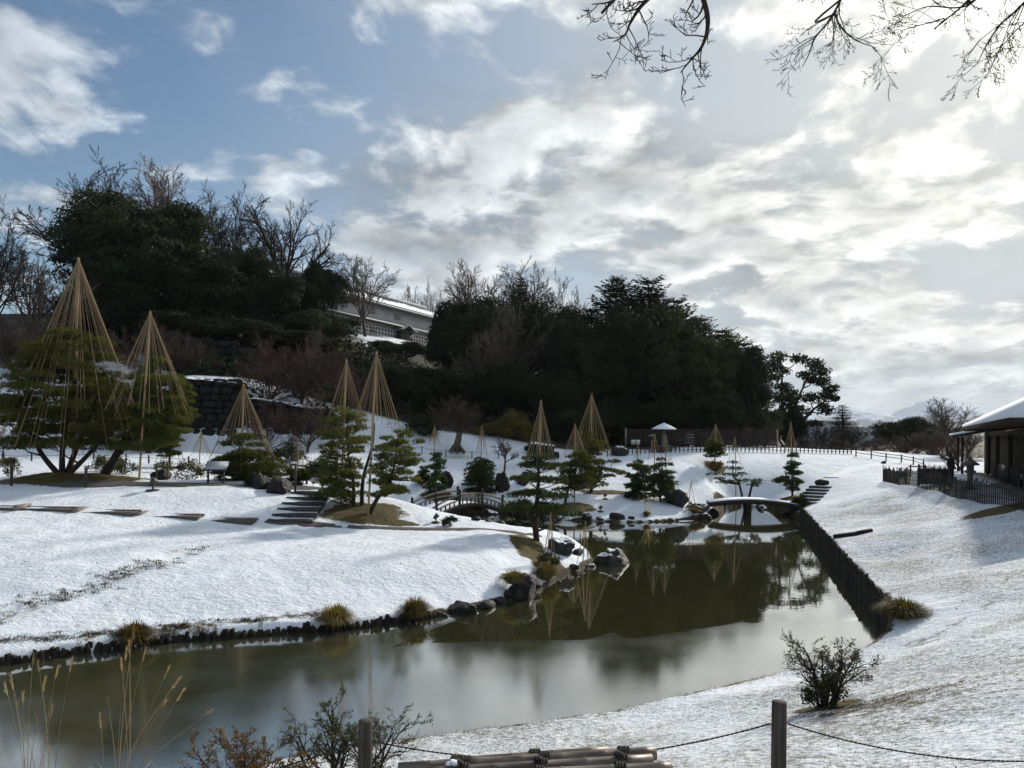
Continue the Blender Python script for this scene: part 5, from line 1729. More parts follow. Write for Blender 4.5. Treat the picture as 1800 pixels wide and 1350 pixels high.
def storehouse():
    a, b = np.array([-42.5, 101.0]), np.array([-15.5, 152.0])
    d = (b - a) / np.linalg.norm(b - a)
    L = float(np.linalg.norm(b - a))
    nn = np.array([d[1], -d[0]])              # towards the garden
    z0 = 21.6
    o = thing('castle_storehouse', 'long white castle storehouse with snowy grey roof on the hill', 'building', (a[0], a[1], z0))
    rz = math.atan2(d[1], d[0])
    o.rotation_euler = (0, 0, rz)

    # local axes: x along, -y towards the garden
    def bx(name, x0, x1, y0, y1, z_0, z_1, mat, parent=None):
        return MB().box(((x0 + x1) / 2, (y0 + y1) / 2, (z_0 + z_1) / 2), (x1 - x0, y1 - y0, z_1 - z_0)).build(name, mat, parent or o)
    # namako lattice: dark flat tiles with raised white joints (far too fine to build one by one)
    mt, t = material('tile_lattice_wall')
    tc = t.n('ShaderNodeTexCoord').outputs['Object']
    s3 = t.n('ShaderNodeSeparateXYZ', {0: tc})
    fx = t.m('ABSOLUTE', t.m('SUBTRACT', t.m('FRACT', t.m('MULTIPLY', s3.outputs[0], 1.1)), 0.5))
    fz = t.m('ABSOLUTE', t.m('SUBTRACT', t.m('FRACT', t.m('MULTIPLY', s3.outputs[2], 1.5)), 0.5))
    tile = t.sm(t.m('MAXIMUM', fx, fz), 0.30, 0.34, 1.0, 0.0)
    colr = t.mix(tile, (0.60, 0.59, 0.56), (0.06, 0.065, 0.07))
    t.n('ShaderNodeOutputMaterial', {'Surface': t.n('ShaderNodeBsdfPrincipled', {'Base Color': colr, 'Roughness': 0.7})})
    bx('base', -1, L + 1, -0.5, 8.5, -3.0, 0.55, MT['wall_stone'])
    bx('lower_wall', 0, L, 0, 8, 0.55, 2.9, mt)
    bx('upper_wall', 0, L, 0.02, 7.98, 2.9, 7.0, MT['plaster'])
    # pent roof between storeys
    P = np.array([[-0.6, -1.25, 3.55], [L + 0.6, -1.25, 3.55], [L + 0.6, 0.1, 4.15], [-0.6, 0.1, 4.15], [-0.6, -1.25, 3.35], [L + 0.6, -1.25, 3.35], [L + 0.6, 0.1, 3.4], [-0.6, 0.1, 3.4]])
    pr = MB().add(P, [[0, 1, 2, 3], [4, 7, 6, 5], [0, 4, 5, 1], [1, 5, 6, 2], [0, 3, 7, 4]]).build('pent_roof', MT['roof'], o)
    # main roof
    ez, rz_, ov = 6.75, 9.5, 1.4
    P = np.array([[-1.3, -ov, ez], [L + 1.3, -ov, ez], [L + 1.3, 4, rz_], [-1.3, 4, rz_], [L + 1.3, 8 + ov, ez], [-1.3, 8 + ov, ez], [-1.3, -ov, ez - 0.35], [L + 1.3, -ov, ez - 0.35], [L + 1.3, 8 + ov, ez - 0.35], [-1.3, 8 + ov, ez - 0.35]])
    rf = MB().add(P, [[0, 1, 2, 3], [3, 2, 4, 5], [6, 7, 1, 0], [9, 8, 7, 6], [8, 9, 5, 4]], [[0, 3, 5], [1, 4, 2]]).build('roof', MT['roof'], o)
    tl = MB()
    for k in range(int(L / 0.75)):
        x = -1.2 + k * 0.77
        tl.segs([(x, -ov, ez + 0.03)], [(x, 4, rz_ + 0.03)], 0.075, 0.075, 4)
    tr_ = tl.build('tile_rolls', MT['roof'], rf)
    tr_['kind'] = 'stuff'
    MB().box((L / 2, 4, rz_ + 0.18), (L + 2.8, 0.55, 0.5)).build('ridge', MT['roof'], rf)
    # snow lying on the lower part of the slope, ragged at the top
    rng = np.random.default_rng(8)
    n = 90
    V, Q = [], []
    for k in range(n + 1):
        x = -1.0 + (L + 2.0) * k / n
        f1 = 0.60 + 0.07 * math.sin(k * 0.35) + 0.05 * rng.normal()
        for f in (0.02, 0.25, 0.45, f1):
            V.append([x, -ov + (4 + ov) * f, ez + (rz_ - ez) * f + 0.16])
    for k in range(n):
        for e in range(3):
            Q.append([4 * k + e, 4 * k + 4 + e, 4 * k + 5 + e, 4 * k + 1 + e])
    MB().add(V, Q).build('snow', MT['snow'], rf)
    # barred windows
    for x in (12.0, 20.0, 28.0, 36.3, 44.2):
        w_ = MB().box((x, -0.01, 5.3), (2.1, 0.10, 1.0)).build('window', MT['wood_grey'], o)
        for q in range(6):
            MB().box((x - 0.85 + q * 0.34, -0.09, 5.3), (0.15, 0.06, 0.96)).build('bar', MT['plaster'], w_)
    for x in (20.0, 36.8):
        w_ = MB().box((x, -0.01, 1.9), (1.2, 0.10, 0.9)).build('window', MT['wood_grey'], o)
        for q in range(4):
            MB().box((x - 0.45 + q * 0.3, -0.09, 1.9), (0.13, 0.06, 0.86)).build('bar', MT['plaster'], w_)
    # projecting dark bay with a curved gable
    bay = 45.6
    by = bx('bay_window', bay - 1.9, bay + 1.9, -1.1, 0.1, 0.3, 2.7, MT['wood_black'])
    for q in range(7):
        bx('slat', bay - 1.75 + q * 0.55, bay - 1.6 + q * 0.55, -1.16, -1.10, 0.5, 2.5, MT['metal'], by)
    V, Q = [], []
    nn_ = 16
    for k in range(nn_ + 1):
        s = -1 + 2 * k / nn_
        zz = 2.75 + 0.95 * (math.exp(-(s * 2.1) ** 2)) + 0.10 * abs(s) ** 3
        for yy, dz_ in ((-1.7, 0.0), (0.2, 0.25), (0.2, 0.45), (-1.7, 0.2)):
            V.append([bay + s * 2.75, yy, zz + dz_])
    for k in range(nn_):
        for e in range(4):
            Q.append([4 * k + e, 4 * k + 4 + e, 4 * k + 4 + (e + 1) % 4, 4 * k + (e + 1) % 4])
    Q += [[0, 1, 2, 3], [4 * nn_ + 3, 4 * nn_ + 2, 4 * nn_ + 1, 4 * nn_]]
    MB().add(V, Q).build('gable', MT['roof'], by)
    return o


storehouse()

# ------------------------------------------------------------------ trees on the hill
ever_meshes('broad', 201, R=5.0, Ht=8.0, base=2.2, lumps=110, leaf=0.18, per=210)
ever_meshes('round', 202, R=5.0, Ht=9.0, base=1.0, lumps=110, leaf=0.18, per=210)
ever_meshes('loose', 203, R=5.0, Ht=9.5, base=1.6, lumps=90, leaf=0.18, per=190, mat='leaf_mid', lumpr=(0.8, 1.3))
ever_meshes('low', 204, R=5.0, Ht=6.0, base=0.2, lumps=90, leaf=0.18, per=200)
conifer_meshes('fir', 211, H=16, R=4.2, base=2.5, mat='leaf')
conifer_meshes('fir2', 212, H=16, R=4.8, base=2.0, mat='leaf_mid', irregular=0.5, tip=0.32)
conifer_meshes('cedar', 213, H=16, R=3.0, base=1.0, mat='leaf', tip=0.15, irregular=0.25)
# very big crown at the left: its own mesh
ever_meshes('giant', 205, R=8.2, Ht=12.5, base=3.0, lumps=210, leaf=0.20, per=210, lumpr=(0.65, 1.15), trunk_r=0.6)
bare_meshes('dome', 221, H=10, trunk=0.32, r0=0.17, kids=(16, 10, 7, 5), ratio=0.42, wander=0.09, up=0.0, amin=0.10, amax=1.05, L1=0.60, rmin=0.0135)
bare_meshes('spread', 222, H=10, trunk=0.30, r0=0.30, kids=(12, 9, 7, 5), ratio=0.44, wander=0.12, up=0.02, amin=0.25, amax=1.2, L1=0.62, rmin=0.014, mat='bark', tmat='bark')
bare_meshes('fan', 223, H=10, trunk=0.28, r0=0.16, kids=(13, 9, 6, 5), ratio=0.42, wander=0.09, up=0.015, amin=0.08, amax=0.75, L1=0.62, rmin=0.0125, mat='bark_pale', tmat='bark_far')
bare_meshes('thicket', 224, H=5, trunk=0.12, r0=0.10, kids=(7, 6, 6, 5), ratio=0.60, up=0.03, amin=0.4, amax=1.2, L1=0.55, rmin=0.010, mat='twig_red', tmat='twig', stems=2)
bare_meshes('thicket2', 225, H=5, trunk=0.15, r0=0.10, kids=(8, 6, 6, 4), ratio=0.62, up=0.02, amin=0.5, amax=1.2, L1=0.52, rmin=0.010, mat='twig', tmat='twig', stems=2)
DIM = dict(broad=(5.6, 10.6), round=(5.6, 10.4), loose=(5.4, 11.4), low=(5.6, 6.6), fir=(4.2, 16.2), fir2=(4.8, 16.2), cedar=(3.0, 16.1), giant=(8.6, 16.0),
           dome=(4.6, 9.4), spread=(6.0, 8.6), fan=(4.4, 9.6), thicket=(2.9, 3.9), thicket2=(3.2, 3.7))
for k in BARE:
    if k in DIM:
        co = np.empty(len(BARE[k][1].vertices) * 3, np.float32)
        BARE[k][1].vertices.foreach_get('co', co)
        co = co.reshape(-1, 3)
        DIM[k] = (float(np.percentile(np.abs(co[:, :2]), 98)), float(np.percentile(co[:, 2], 99.7)))
for k in EVER:
    co = np.empty(len(EVER[k][1].vertices) * 3, np.float32)
    EVER[k][1].vertices.foreach_get('co', co)
    co = co.reshape(-1, 3)
    DIM[k] = (float(np.percentile(np.abs(co[:, :2]), 98)), float(np.percentile(co[:, 2], 99.7)))


def plant_tree(kind, label, px, D, ytop, half_px, rz=0.0, group=None, name=None, sink=0.2):
    """stand a tree at column px and depth D, tall enough to reach ytop, half_px wide"""
    x = (px - PX0) / FOC * D
    z = gz(x, D) - sink
    R, H = DIM[kind]
    sw = size(half_px, D) / R
    h = at(px, ytop, D - (0.45 if kind in EVER else 0.2) * R * sw).z - z
    sh = h / H
    loc = (x, D, z)
    if kind in BARE:
        return bare_tree(kind, label, loc, sh, sw, rz, group, name or 'bare_tree')
    return ever_tree(kind, label, loc, (sw, sw, sh), rz, group, name or ('conifer_tree' if kind in ('fir', 'fir2', 'cedar') else 'evergreen_tree'))


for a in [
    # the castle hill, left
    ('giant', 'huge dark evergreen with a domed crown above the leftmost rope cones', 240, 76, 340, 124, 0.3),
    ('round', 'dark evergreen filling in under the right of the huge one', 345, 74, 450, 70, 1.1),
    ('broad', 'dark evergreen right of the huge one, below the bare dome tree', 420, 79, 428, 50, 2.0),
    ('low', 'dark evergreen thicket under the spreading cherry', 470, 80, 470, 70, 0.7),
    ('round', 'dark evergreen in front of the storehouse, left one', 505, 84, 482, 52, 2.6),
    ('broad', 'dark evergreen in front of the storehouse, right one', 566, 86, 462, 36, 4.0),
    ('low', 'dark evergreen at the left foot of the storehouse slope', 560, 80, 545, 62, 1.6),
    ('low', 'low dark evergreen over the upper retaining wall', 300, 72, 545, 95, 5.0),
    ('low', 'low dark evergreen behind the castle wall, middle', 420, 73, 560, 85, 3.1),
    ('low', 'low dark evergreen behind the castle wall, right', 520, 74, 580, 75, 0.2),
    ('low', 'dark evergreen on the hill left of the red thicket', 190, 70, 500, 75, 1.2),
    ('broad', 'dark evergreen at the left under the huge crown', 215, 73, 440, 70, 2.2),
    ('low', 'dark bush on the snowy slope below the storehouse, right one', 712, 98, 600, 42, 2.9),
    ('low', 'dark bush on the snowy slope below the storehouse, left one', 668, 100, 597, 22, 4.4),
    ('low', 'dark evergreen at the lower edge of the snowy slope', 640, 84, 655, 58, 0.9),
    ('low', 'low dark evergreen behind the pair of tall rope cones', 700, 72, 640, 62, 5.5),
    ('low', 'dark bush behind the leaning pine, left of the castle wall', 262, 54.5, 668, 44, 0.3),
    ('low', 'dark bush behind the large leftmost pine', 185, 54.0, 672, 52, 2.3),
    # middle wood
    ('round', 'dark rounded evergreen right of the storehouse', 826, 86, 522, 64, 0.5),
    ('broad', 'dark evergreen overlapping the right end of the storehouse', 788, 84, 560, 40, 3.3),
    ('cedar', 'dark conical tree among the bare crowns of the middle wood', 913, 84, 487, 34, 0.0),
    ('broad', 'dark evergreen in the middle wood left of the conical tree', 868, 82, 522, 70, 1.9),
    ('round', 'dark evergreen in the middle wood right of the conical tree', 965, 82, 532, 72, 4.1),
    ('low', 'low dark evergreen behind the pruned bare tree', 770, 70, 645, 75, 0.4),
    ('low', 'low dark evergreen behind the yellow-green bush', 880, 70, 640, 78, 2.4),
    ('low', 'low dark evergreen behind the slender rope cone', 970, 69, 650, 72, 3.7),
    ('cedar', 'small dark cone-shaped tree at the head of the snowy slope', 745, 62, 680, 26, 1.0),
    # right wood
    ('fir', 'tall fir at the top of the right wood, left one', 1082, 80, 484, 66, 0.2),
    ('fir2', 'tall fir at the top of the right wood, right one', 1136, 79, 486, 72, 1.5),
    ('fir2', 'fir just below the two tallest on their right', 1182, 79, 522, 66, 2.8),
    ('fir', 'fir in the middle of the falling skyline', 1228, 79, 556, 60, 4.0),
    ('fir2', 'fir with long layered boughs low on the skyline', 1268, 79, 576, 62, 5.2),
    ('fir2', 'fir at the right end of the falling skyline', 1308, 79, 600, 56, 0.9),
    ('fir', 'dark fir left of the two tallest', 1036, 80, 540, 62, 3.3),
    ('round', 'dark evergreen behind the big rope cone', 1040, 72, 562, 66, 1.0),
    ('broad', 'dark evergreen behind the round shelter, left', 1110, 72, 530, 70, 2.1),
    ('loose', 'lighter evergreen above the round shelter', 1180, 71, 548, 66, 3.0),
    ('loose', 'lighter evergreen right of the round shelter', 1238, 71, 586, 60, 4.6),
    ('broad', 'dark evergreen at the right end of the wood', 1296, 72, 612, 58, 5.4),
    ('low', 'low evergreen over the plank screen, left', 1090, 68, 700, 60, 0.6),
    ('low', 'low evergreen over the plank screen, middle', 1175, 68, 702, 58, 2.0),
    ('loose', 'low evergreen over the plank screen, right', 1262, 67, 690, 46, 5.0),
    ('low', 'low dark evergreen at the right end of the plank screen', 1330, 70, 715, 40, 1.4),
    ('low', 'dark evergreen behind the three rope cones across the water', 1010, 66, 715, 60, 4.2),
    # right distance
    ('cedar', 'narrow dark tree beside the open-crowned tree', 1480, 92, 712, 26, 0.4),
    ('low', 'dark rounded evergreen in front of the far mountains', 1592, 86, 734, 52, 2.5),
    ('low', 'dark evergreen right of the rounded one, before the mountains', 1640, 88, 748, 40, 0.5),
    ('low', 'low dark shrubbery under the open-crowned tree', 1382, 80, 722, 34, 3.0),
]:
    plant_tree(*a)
for a in [
    ('dome', 'bare tree behind the huge evergreen, leftmost on the skyline', 172, 100, 280, 108, 0.0),
    ('fan', 'bare tree behind the huge evergreen, right of the leftmost', 300, 100, 280, 76, 1.0),
    ('dome', 'domed bare tree between the huge evergreen and the cherry', 400, 98, 326, 76, 2.0),
    ('spread', 'dark spreading bare cherry on the skyline', 500, 90, 346, 118, 0.6),
    ('fan', 'pale bare tree before the storehouse roof', 640, 112, 446, 50, 0.3),
    ('fan', 'small bare tree behind the storehouse ridge, left', 722, 165, 505, 30, 2.2),
    ('dome', 'small bare tree behind the storehouse ridge, right', 758, 165, 497, 28, 4.2),
    ('fan', 'bare tree at the left of the middle wood', 838, 96, 460, 66, 1.1),
    ('dome', 'broad bare tree at the top of the middle wood', 925, 96, 458, 105, 3.0),
    ('dome', 'bare tree sinking into the firs of the right wood', 990, 94, 488, 62, 5.0),
    ('fan', 'brownish bare tree in front of the conical tree', 905, 76, 530, 52, 0.2),
    ('dome', 'brownish bare tree in front of the firs on the left', 985, 76, 548, 50, 1.7),
    ('fan', 'brownish bare tree low in the middle wood', 845, 72, 585, 46, 2.9),
    ('dome', 'bare brown tree at the left edge of the photo', -15, 62, 358, 75, 0.8),
    ('fan', 'bare reddish tree behind the tallest rope cone', 60, 64, 440, 70, 2.4),
    ('spread', 'bare spreading tree low behind the tallest rope cone', 130, 68, 470, 75, 3.6),
    ('fan', 'pale bare tree standing clear before the mountains', 1668, 74, 700, 48, 0.9),
    ('dome', 'brown bare tree left of the rounded far evergreen', 1500, 82, 742, 40, 1.9),
    ('dome', 'brown bare tree before the pale far building', 1440, 84, 745, 30, 4.6),
    ('dome', 'brown bare tree close to the pavilion', 1700, 62, 752, 40, 3.1),
    ('fan', 'thin bare tree left of the pavilion hedge', 1640, 66, 752, 36, 5.6),
]:
    plant_tree(*a)
for a in [
    ('thicket', 'reddish bare thicket left of the upper wall', 265, 63, 560, 58, 0.0), ('thicket2', 'reddish bare thicket under the huge evergreen', 325, 64, 585, 48, 1.0),
    ('thicket', 'reddish bare maple above the wall, left', 470, 59, 590, 62, 2.0), ('thicket2', 'reddish bare maple above the wall, middle', 530, 60, 575, 62, 3.0),
    ('thicket', 'reddish bare maple above the wall, right', 590, 61, 610, 55, 4.0), ('thicket2', 'brown bare thicket at the far left behind the big pine', 30, 60, 545, 70, 5.0),
    ('thicket', 'brown bare thicket behind the tallest cone', 95, 62, 560, 55, 0.5), ('thicket', 'reddish bare thicket before the lower castle wall, left', 470, 55.0, 700, 40, 1.3), ('thicket2', 'reddish bare thicket before the lower castle wall, right', 540, 55.2, 690, 44, 2.3),
    ('thicket2', 'brown bare thicket low behind the pair of cones', 640, 62, 660, 48, 2.6),
    ('thicket2', 'brown bare thicket behind the right crest fence, left', 1530, 72, 770, 26, 1.2), ('thicket', 'reddish bare thicket behind the right crest fence, middle', 1572, 68, 764, 30, 3.9),
    ('thicket2', 'reddish bare thicket behind the right crest fence, right', 1612, 66, 766, 30, 0.1), ('thicket', 'brown bare thicket next to the brushwood screen', 1655, 60, 762, 34, 2.2),
    ('thicket2', 'brown bare thicket behind the stone lantern', 1690, 50, 768, 30, 4.4), ('thicket', 'brown bare thicket behind the plank screen, right part', 1290, 65.5, 738, 36, 1.0),
    ('thicket2', 'brown bare thicket at the right end of the plank screen', 1345, 66, 742, 28, 2.0),
    ('thicket2', 'brown bare thicket before the pale far building', 1420, 75, 765, 24, 5.0), ('thicket', 'brown bare thicket right of the pale far building', 1470, 74, 768, 26, 0.7),
]:
    plant_tree(*a, name='bare_thicket')

# the open-crowned tree at the right end of the wood: limbs carrying separate leaf clouds
D = 84
x = (1385 - PX0) / FOC * D
g = Vector((x, D, gz(x, D) - 0.2))
o = thing('evergreen_tree', 'open-crowned evergreen with visible limbs at the right of the wood', 'tree', g)
rng = np.random.default_rng(77)
tm, lm, cr = MB(), MB(), MB()
base_pts = [[(0, 0, 0), (0.3, 0, 3), (1.0, 0, 6), (2.2, 0.3, 8.5)], [(0.1, 0, 0), (-0.3, 0.2, 3.5), (-0.7, 0.3, 7), (-0.5, 0.3, 10)], [(0.1, 0.1, 0), (0.9, -0.2, 2.5), (2.4, -0.4, 4.8), (4.0, -0.5, 6.0)]]
for T in base_pts:
    tm.tube(curve_pts(T, 5), np.linspace(0.30, 0.08, 16), 7)
allp = [p for T in base_pts for p in curve_pts(T, 5)[4:]]
PP, AA, BB = [], [], []
for (px, py, rp) in [(1372, 625, 16), (1362, 640, 14), (1380, 650, 14), (1400, 632, 14), (1420, 642, 16), (1442, 652, 18), (1455, 668, 16), (1462, 682, 12), (1430, 668, 16), (1408, 660, 12), (1448, 695, 16), (1425, 700, 18),
                     (1400, 690, 14), (1378, 680, 14), (1365, 700, 16), (1390, 715, 18), (1415, 722, 18), (1440, 722, 14), (1455, 712, 10), (1370, 730, 18), (1400, 742, 20), (1425, 745, 12), (1468, 700, 9), (1384, 700, 14), (1356, 665, 10)]:
    c = at(px, py, D) - g
    c.y = rng.uniform(-1.8, 1.8)
    r = size(rp, D)
    n = int(190 * r ** 1.3) + 60
    u = nrm(rng.normal(size=(n, 3)))
    P = np.array(c) + u * r * rng.uniform(0.4, 1.1, (n, 1)) * np.array([1.15, 1.15, 0.62])
    nn = nrm(u + rng.normal(0, 0.6, (n, 3)))
    A_ = nrm(np.cross(nn, rng.normal(size=(n, 3))))
    s = 0.20 * rng.uniform(0.6, 1.3, n)
    PP.append(P); AA.append(A_ * s[:, None]); BB.append(np.cross(nn, A_) * (s * 0.5)[:, None])
    bp_ = min(allp, key=lambda q: (q - (c - Vector((0, 0, 1.2)))).length)
    lm.tube([bp_, bp_.lerp(c, 0.55) + Vector((0, 0, -0.25)), c], [0.09, 0.06, 0.02], 5, cap=False)
cr.quadcards(np.concatenate(PP), np.concatenate(AA), np.concatenate(BB))
tm.build('trunk', MT['bark_far'], o, smooth=True)
lm.build('branches', MT['bark_far'], o)
cr.build('crown', MT['leaf_mid'], o)

# undergrowth on the hillside: one mass nobody could count
rng = np.random.default_rng(9)
n = 42000
X = rng.uniform(-48, 36, n)
Y = rng.uniform(58, 112, n)
k = (np.abs(X / Y) < 0.8) & ~((Y > 90) & (X > -25) & (X < -10)) & ~((X > 8) & (Y < 65.5)) & ~((X < -22) & (Y < 62)) & ~((X > 16.5) & (Y > 65)) & ~((np.abs(X + 38) < 9) & (Y < 72))
k &= ~((X > -12) & (Y < 62.5))
XY = np.stack([X[k], Y[k]], 1)
Z = ground(XY)
cl = vnoise(XY, 0.22, 31)
P = np.c_[XY, Z + np.abs(rng.normal(0, 1, len(XY))) * (0.5 + 0.7 * np.clip(cl + 0.4, 0, 1.4))]
nn = nrm(rng.normal(size=(len(P), 3)) + np.array([0, -0.3, 0.5]))
A_ = nrm(np.cross(nn, rng.normal(size=(len(P), 3))))
s = 0.26 * rng.uniform(0.6, 1.3, len(P))
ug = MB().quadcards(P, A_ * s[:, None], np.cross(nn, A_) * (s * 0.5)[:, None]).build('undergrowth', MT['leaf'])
tag(ug, 'dark undergrowth covering the wooded castle hillside', 'undergrowth', kind='stuff')

# ------------------------------------------------------------------ crest of the hill: picket fence, plank screen, shelter, lamp
PK = MB().lathe([(0.045, -0.2), (0.045, 0.98), (0.03, 1.0), (0, 1.0)], 6).mesh('picket', MT['wood_dark'])
PKB = MB().lathe([(0.025, -0.2), (0.025, 1.0), (0.0, 0.99)], 6).mesh('picket', MT['wood_black'])


def picket_fence(label, line, gap, h, rails, seed, me=PK, rail_mat='wood_dark', name='picket_fence', jit=0.05, rr_=0.022, pair=0.0):
    L = [np.array(p, float) for p in line]
    b = np.array([L[0][0], L[0][1], gz(*L[0])])
    o = thing(name, label, 'fence', b)
    rnd = random.Random(seed)
    P = []
    carry = 0.0
    for a, c in zip(L[:-1], L[1:]):
        ln = np.linalg.norm(c - a)
        s = carry
        while s <= ln:
            P.append(a + (c - a) * s / ln)
            s += gap
        carry = s - ln
    P = np.array(P)
    Z = ground(P)
    for k, (p, z) in enumerate(zip(P, Z)):
        for q in ((-pair, pair) if pair else (0.0,)):
            link('picket', me, o, (p[0] - b[0] + q, p[1] - b[1] + q * 0.3, z - b[2]), rnd.uniform(0, 3), (1, 1, h * rnd.uniform(1 - jit, 1 + jit)))
    for hr in rails:
        MB().tube([(p[0] - b[0], p[1] - b[1] - 0.03, z - b[2] + h * hr) for p, z in zip(P[::2], Z[::2])], rr_, 5).build('rail', MT[rail_mat], o)
    return o


picket_fence('low picket fence along the crest of the snowy hill', [pd(1068, 56.8), pd(1130, 57.8), pd(1200, 58.4), pd(1300, 59.6), pd(1400, 60.8), pd(1502, 61.8)], 0.36, 0.55, (0.75, 0.35), 1)
o = thing('plank_screen', 'long dark plank screen fence behind the hill crest', 'fence', g_at(1100, 62.0))
a, b = g_at(1100, 62.0), g_at(1366, 65.0)
for k in range(12):
    t0, t1 = k / 11, (k + 1) / 11
    p = a.lerp(b, t0)
    p.z = gz(p.x, p.y)
    MB().box((0, 0, 0.75), (0.13, 0.13, 1.75)).build('post', MT['wood_grey'] if k in (0, 11) else MT['wood_dark'], o, p - o.location)
    if k < 11:
        q = a.lerp(b, t1)
        q.z = gz(q.x, q.y)
        rz = math.atan2(q.y - p.y, q.x - p.x)
        L = (Vector((q.x - p.x, q.y - p.y, 0))).length
        for r in range(6):
            c = p.lerp(q, 0.5) - o.location + Vector((0, 0, 0.28 + r * 0.225))
            e = MB().box((0, 0, 0), (L, 0.04, 0.205)).build('plank', MT['wood_dark'], o, c)
            e.rotation_euler = (0, 0, rz)
n_ = MB().box((0, -0.05, 0), (0.75, 0.02, 0.42))
c = a.lerp(b, 0.06)
nb = thing('notice_board', 'small white notice on the left end of the plank screen', 'notice', (c.x, c.y - 0.15, gz(c.x, c.y)))
MB().box((0, -0.02, 0.42), (0.34, 0.02, 0.40)).build('sheet', MT['paper'], nb, (-0.2, 0, 0))
MB().box((0, -0.02, 0.42), (0.34, 0.02, 0.40)).build('sheet', MT['paper'], nb, (0.2, 0, 0))
MB().box((0, 0.01, 0.32), (0.85, 0.025, 0.68)).build('backing', MT['wood_dark'], nb)

g = g_at(1167, 59.2)
o = thing('garden_shelter', 'round umbrella-shaped shelter with a snow-covered roof on the crest', 'shelter', g)
ht = at(1167, 744, 59.2).z - g.z
MB().tube([(0, 0, -0.2), (0, 0, ht - 0.3)], 0.15, 10).build('post', MT['wood_grey'], o)
rf = MB().lathe([(0.0, ht - 0.06), (0.5, ht - 0.26), (0.98, ht - 0.50), (0.96, ht - 0.60), (0.4, ht - 0.40), (0.0, ht - 0.35)], 20).build('roof', MT['wood_dark'], o)
MB().lathe([(0.0, ht), (0.10, ht + 0.03), (0.13, ht - 0.02), (0.5, ht - 0.17), (0.95, ht - 0.42), (1.0, ht - 0.49), (0.5, ht - 0.27), (0.0, ht - 0.1)], 20).build('snow', MT['snow'], rf, smooth=True)
for k in range(4):
    a_ = k * math.pi / 2 + 0.4
    MB().tube([(0.1 * math.cos(a_), 0.1 * math.sin(a_), ht - 0.9), (0.62 * math.cos(a_), 0.62 * math.sin(a_), ht - 0.45)], 0.04, 5).build('brace', MT['wood_dark'], o)
g = g_at(1146, 58.6)
o = thing('lamp_post', 'low wooden lamp post left of the round shelter', 'lamp', g)
MB().box((0, 0, 0.45), (0.12, 0.12, 1.05)).build('post', MT['wood_grey'], o)
MB().box((0, 0, 1.10), (0.30, 0.30, 0.28)).build('lamp_box', MT['wood_dark'], o)
MB().lathe([(0.0, 1.42), (0.30, 1.27), (0.32, 1.23), (0.0, 1.25)], 4).build('cap', MT['wood_grey'], o)
g = g_at(1178, 58.9)
o = thing('sign_stand', 'small green stand beside the round shelter', 'stand', g)
MB().box((0, 0, 0.25), (0.30, 0.06, 0.5)).build('board', MT['green'], o)
MB().tube([(0, 0, -0.1), (0, 0, 0.1)], 0.03, 5).build('leg', MT['metal'], o)

# ------------------------------------------------------------------ right: bamboo fence, pavilion, lantern, screen, visitor
fl = [pd(1553, 45.8), pd(1600, 40.2), pd(1650, 36.0), pd(1700, 31.8), pd(1750, 28.6), pd(1800, 26.2), pd(1860, 23.6)]
picket_fence('dark bamboo fence with uneven uprights in front of the pavilion', fl, 0.20, 0.88, (0.78, 0.35), 2, me=PKB, rail_mat='wood_black', jit=0.14, rr_=0.014)

NEAR, FAR = Vector((17.6, 26.2)), Vector((28.6, 47.0))
ex = FAR - NEAR
LE = ex.length
ex.normalize()
rzp = math.atan2(ex.y, ex.x)
o = thing('pavilion', 'dark timber pavilion with a snow-covered hip roof at the right', 'building', (NEAR.x, NEAR.y, 2.35), rz=rzp)
# local x runs along the eave away from the viewer, local -y points right, away from the pond
WP, EZ, RZ, OV = 11.0, 3.25, 6.2, 1.3
hx = 4.6


def roof_shell(off, th):
    A = [(0, 0, EZ + off), (LE, 0, EZ + off), (LE, -WP, EZ + off), (0, -WP, EZ + off), (hx, -WP / 2, RZ + off), (LE - hx, -WP / 2, RZ + off)]
    Bz = [(p[0], p[1], p[2] - th) for p in A]
    Fq = [[0, 1, 5, 4], [2, 3, 4, 5], [7, 6, 10, 11], [9, 8, 11, 10], [0, 6, 7, 1], [1, 7, 8, 2], [2, 8, 9, 3], [3, 9, 6, 0]]
    Ft = [[3, 0, 4], [1, 2, 5], [6, 9, 10], [8, 7, 11]]
    return MB().add(A + Bz, Fq, Ft)


rf = roof_shell(0, 0.20).build('roof', MT['wood_dark'], o)
roof_shell(0.16, 0.15).build('snow', MT['snow'], rf)
for k in range(int(LE / 0.6)):
    MB().box((0.3 + k * 0.6, -0.72, EZ - 0.20), (0.09, 1.36, 0.10)).build('rafter', MT['wood_dark'], rf)
for k in range(int(WP / 0.6)):
    MB().box((0.72, -0.3 - k * 0.6, EZ - 0.20), (1.36, 0.09, 0.10)).build('rafter', MT['wood_dark'], rf)
for x in (OV, OV + 2.6, OV + 5.2, LE / 2, LE - OV - 5, LE - OV):
    MB().box((x, -OV, (EZ - 0.3) / 2), (0.19, 0.19, EZ - 0.25)).build('post', MT['wood_dark'], o)
for y in (-OV - 2.8, -OV - 5.6, -WP + OV):
    MB().box((OV, y, (EZ - 0.3) / 2), (0.19, 0.19, EZ - 0.25)).build('post', MT['wood_dark'], o)
MB().box((LE / 2, -OV, EZ - 0.42), (LE - 2 * OV + 0.4, 0.16, 0.26)).build('beam', MT['wood_dark'], o)
MB().box((OV, -WP / 2, EZ - 0.42), (0.16, WP - 2 * OV + 0.4, 0.26)).build('beam', MT['wood_dark'], o)
MB().box((LE / 2, -WP / 2, 0.20), (LE - 2 * OV + 0.3, WP - 2 * OV + 0.3, 0.32)).build('floor', MT['wood_dark'], o)
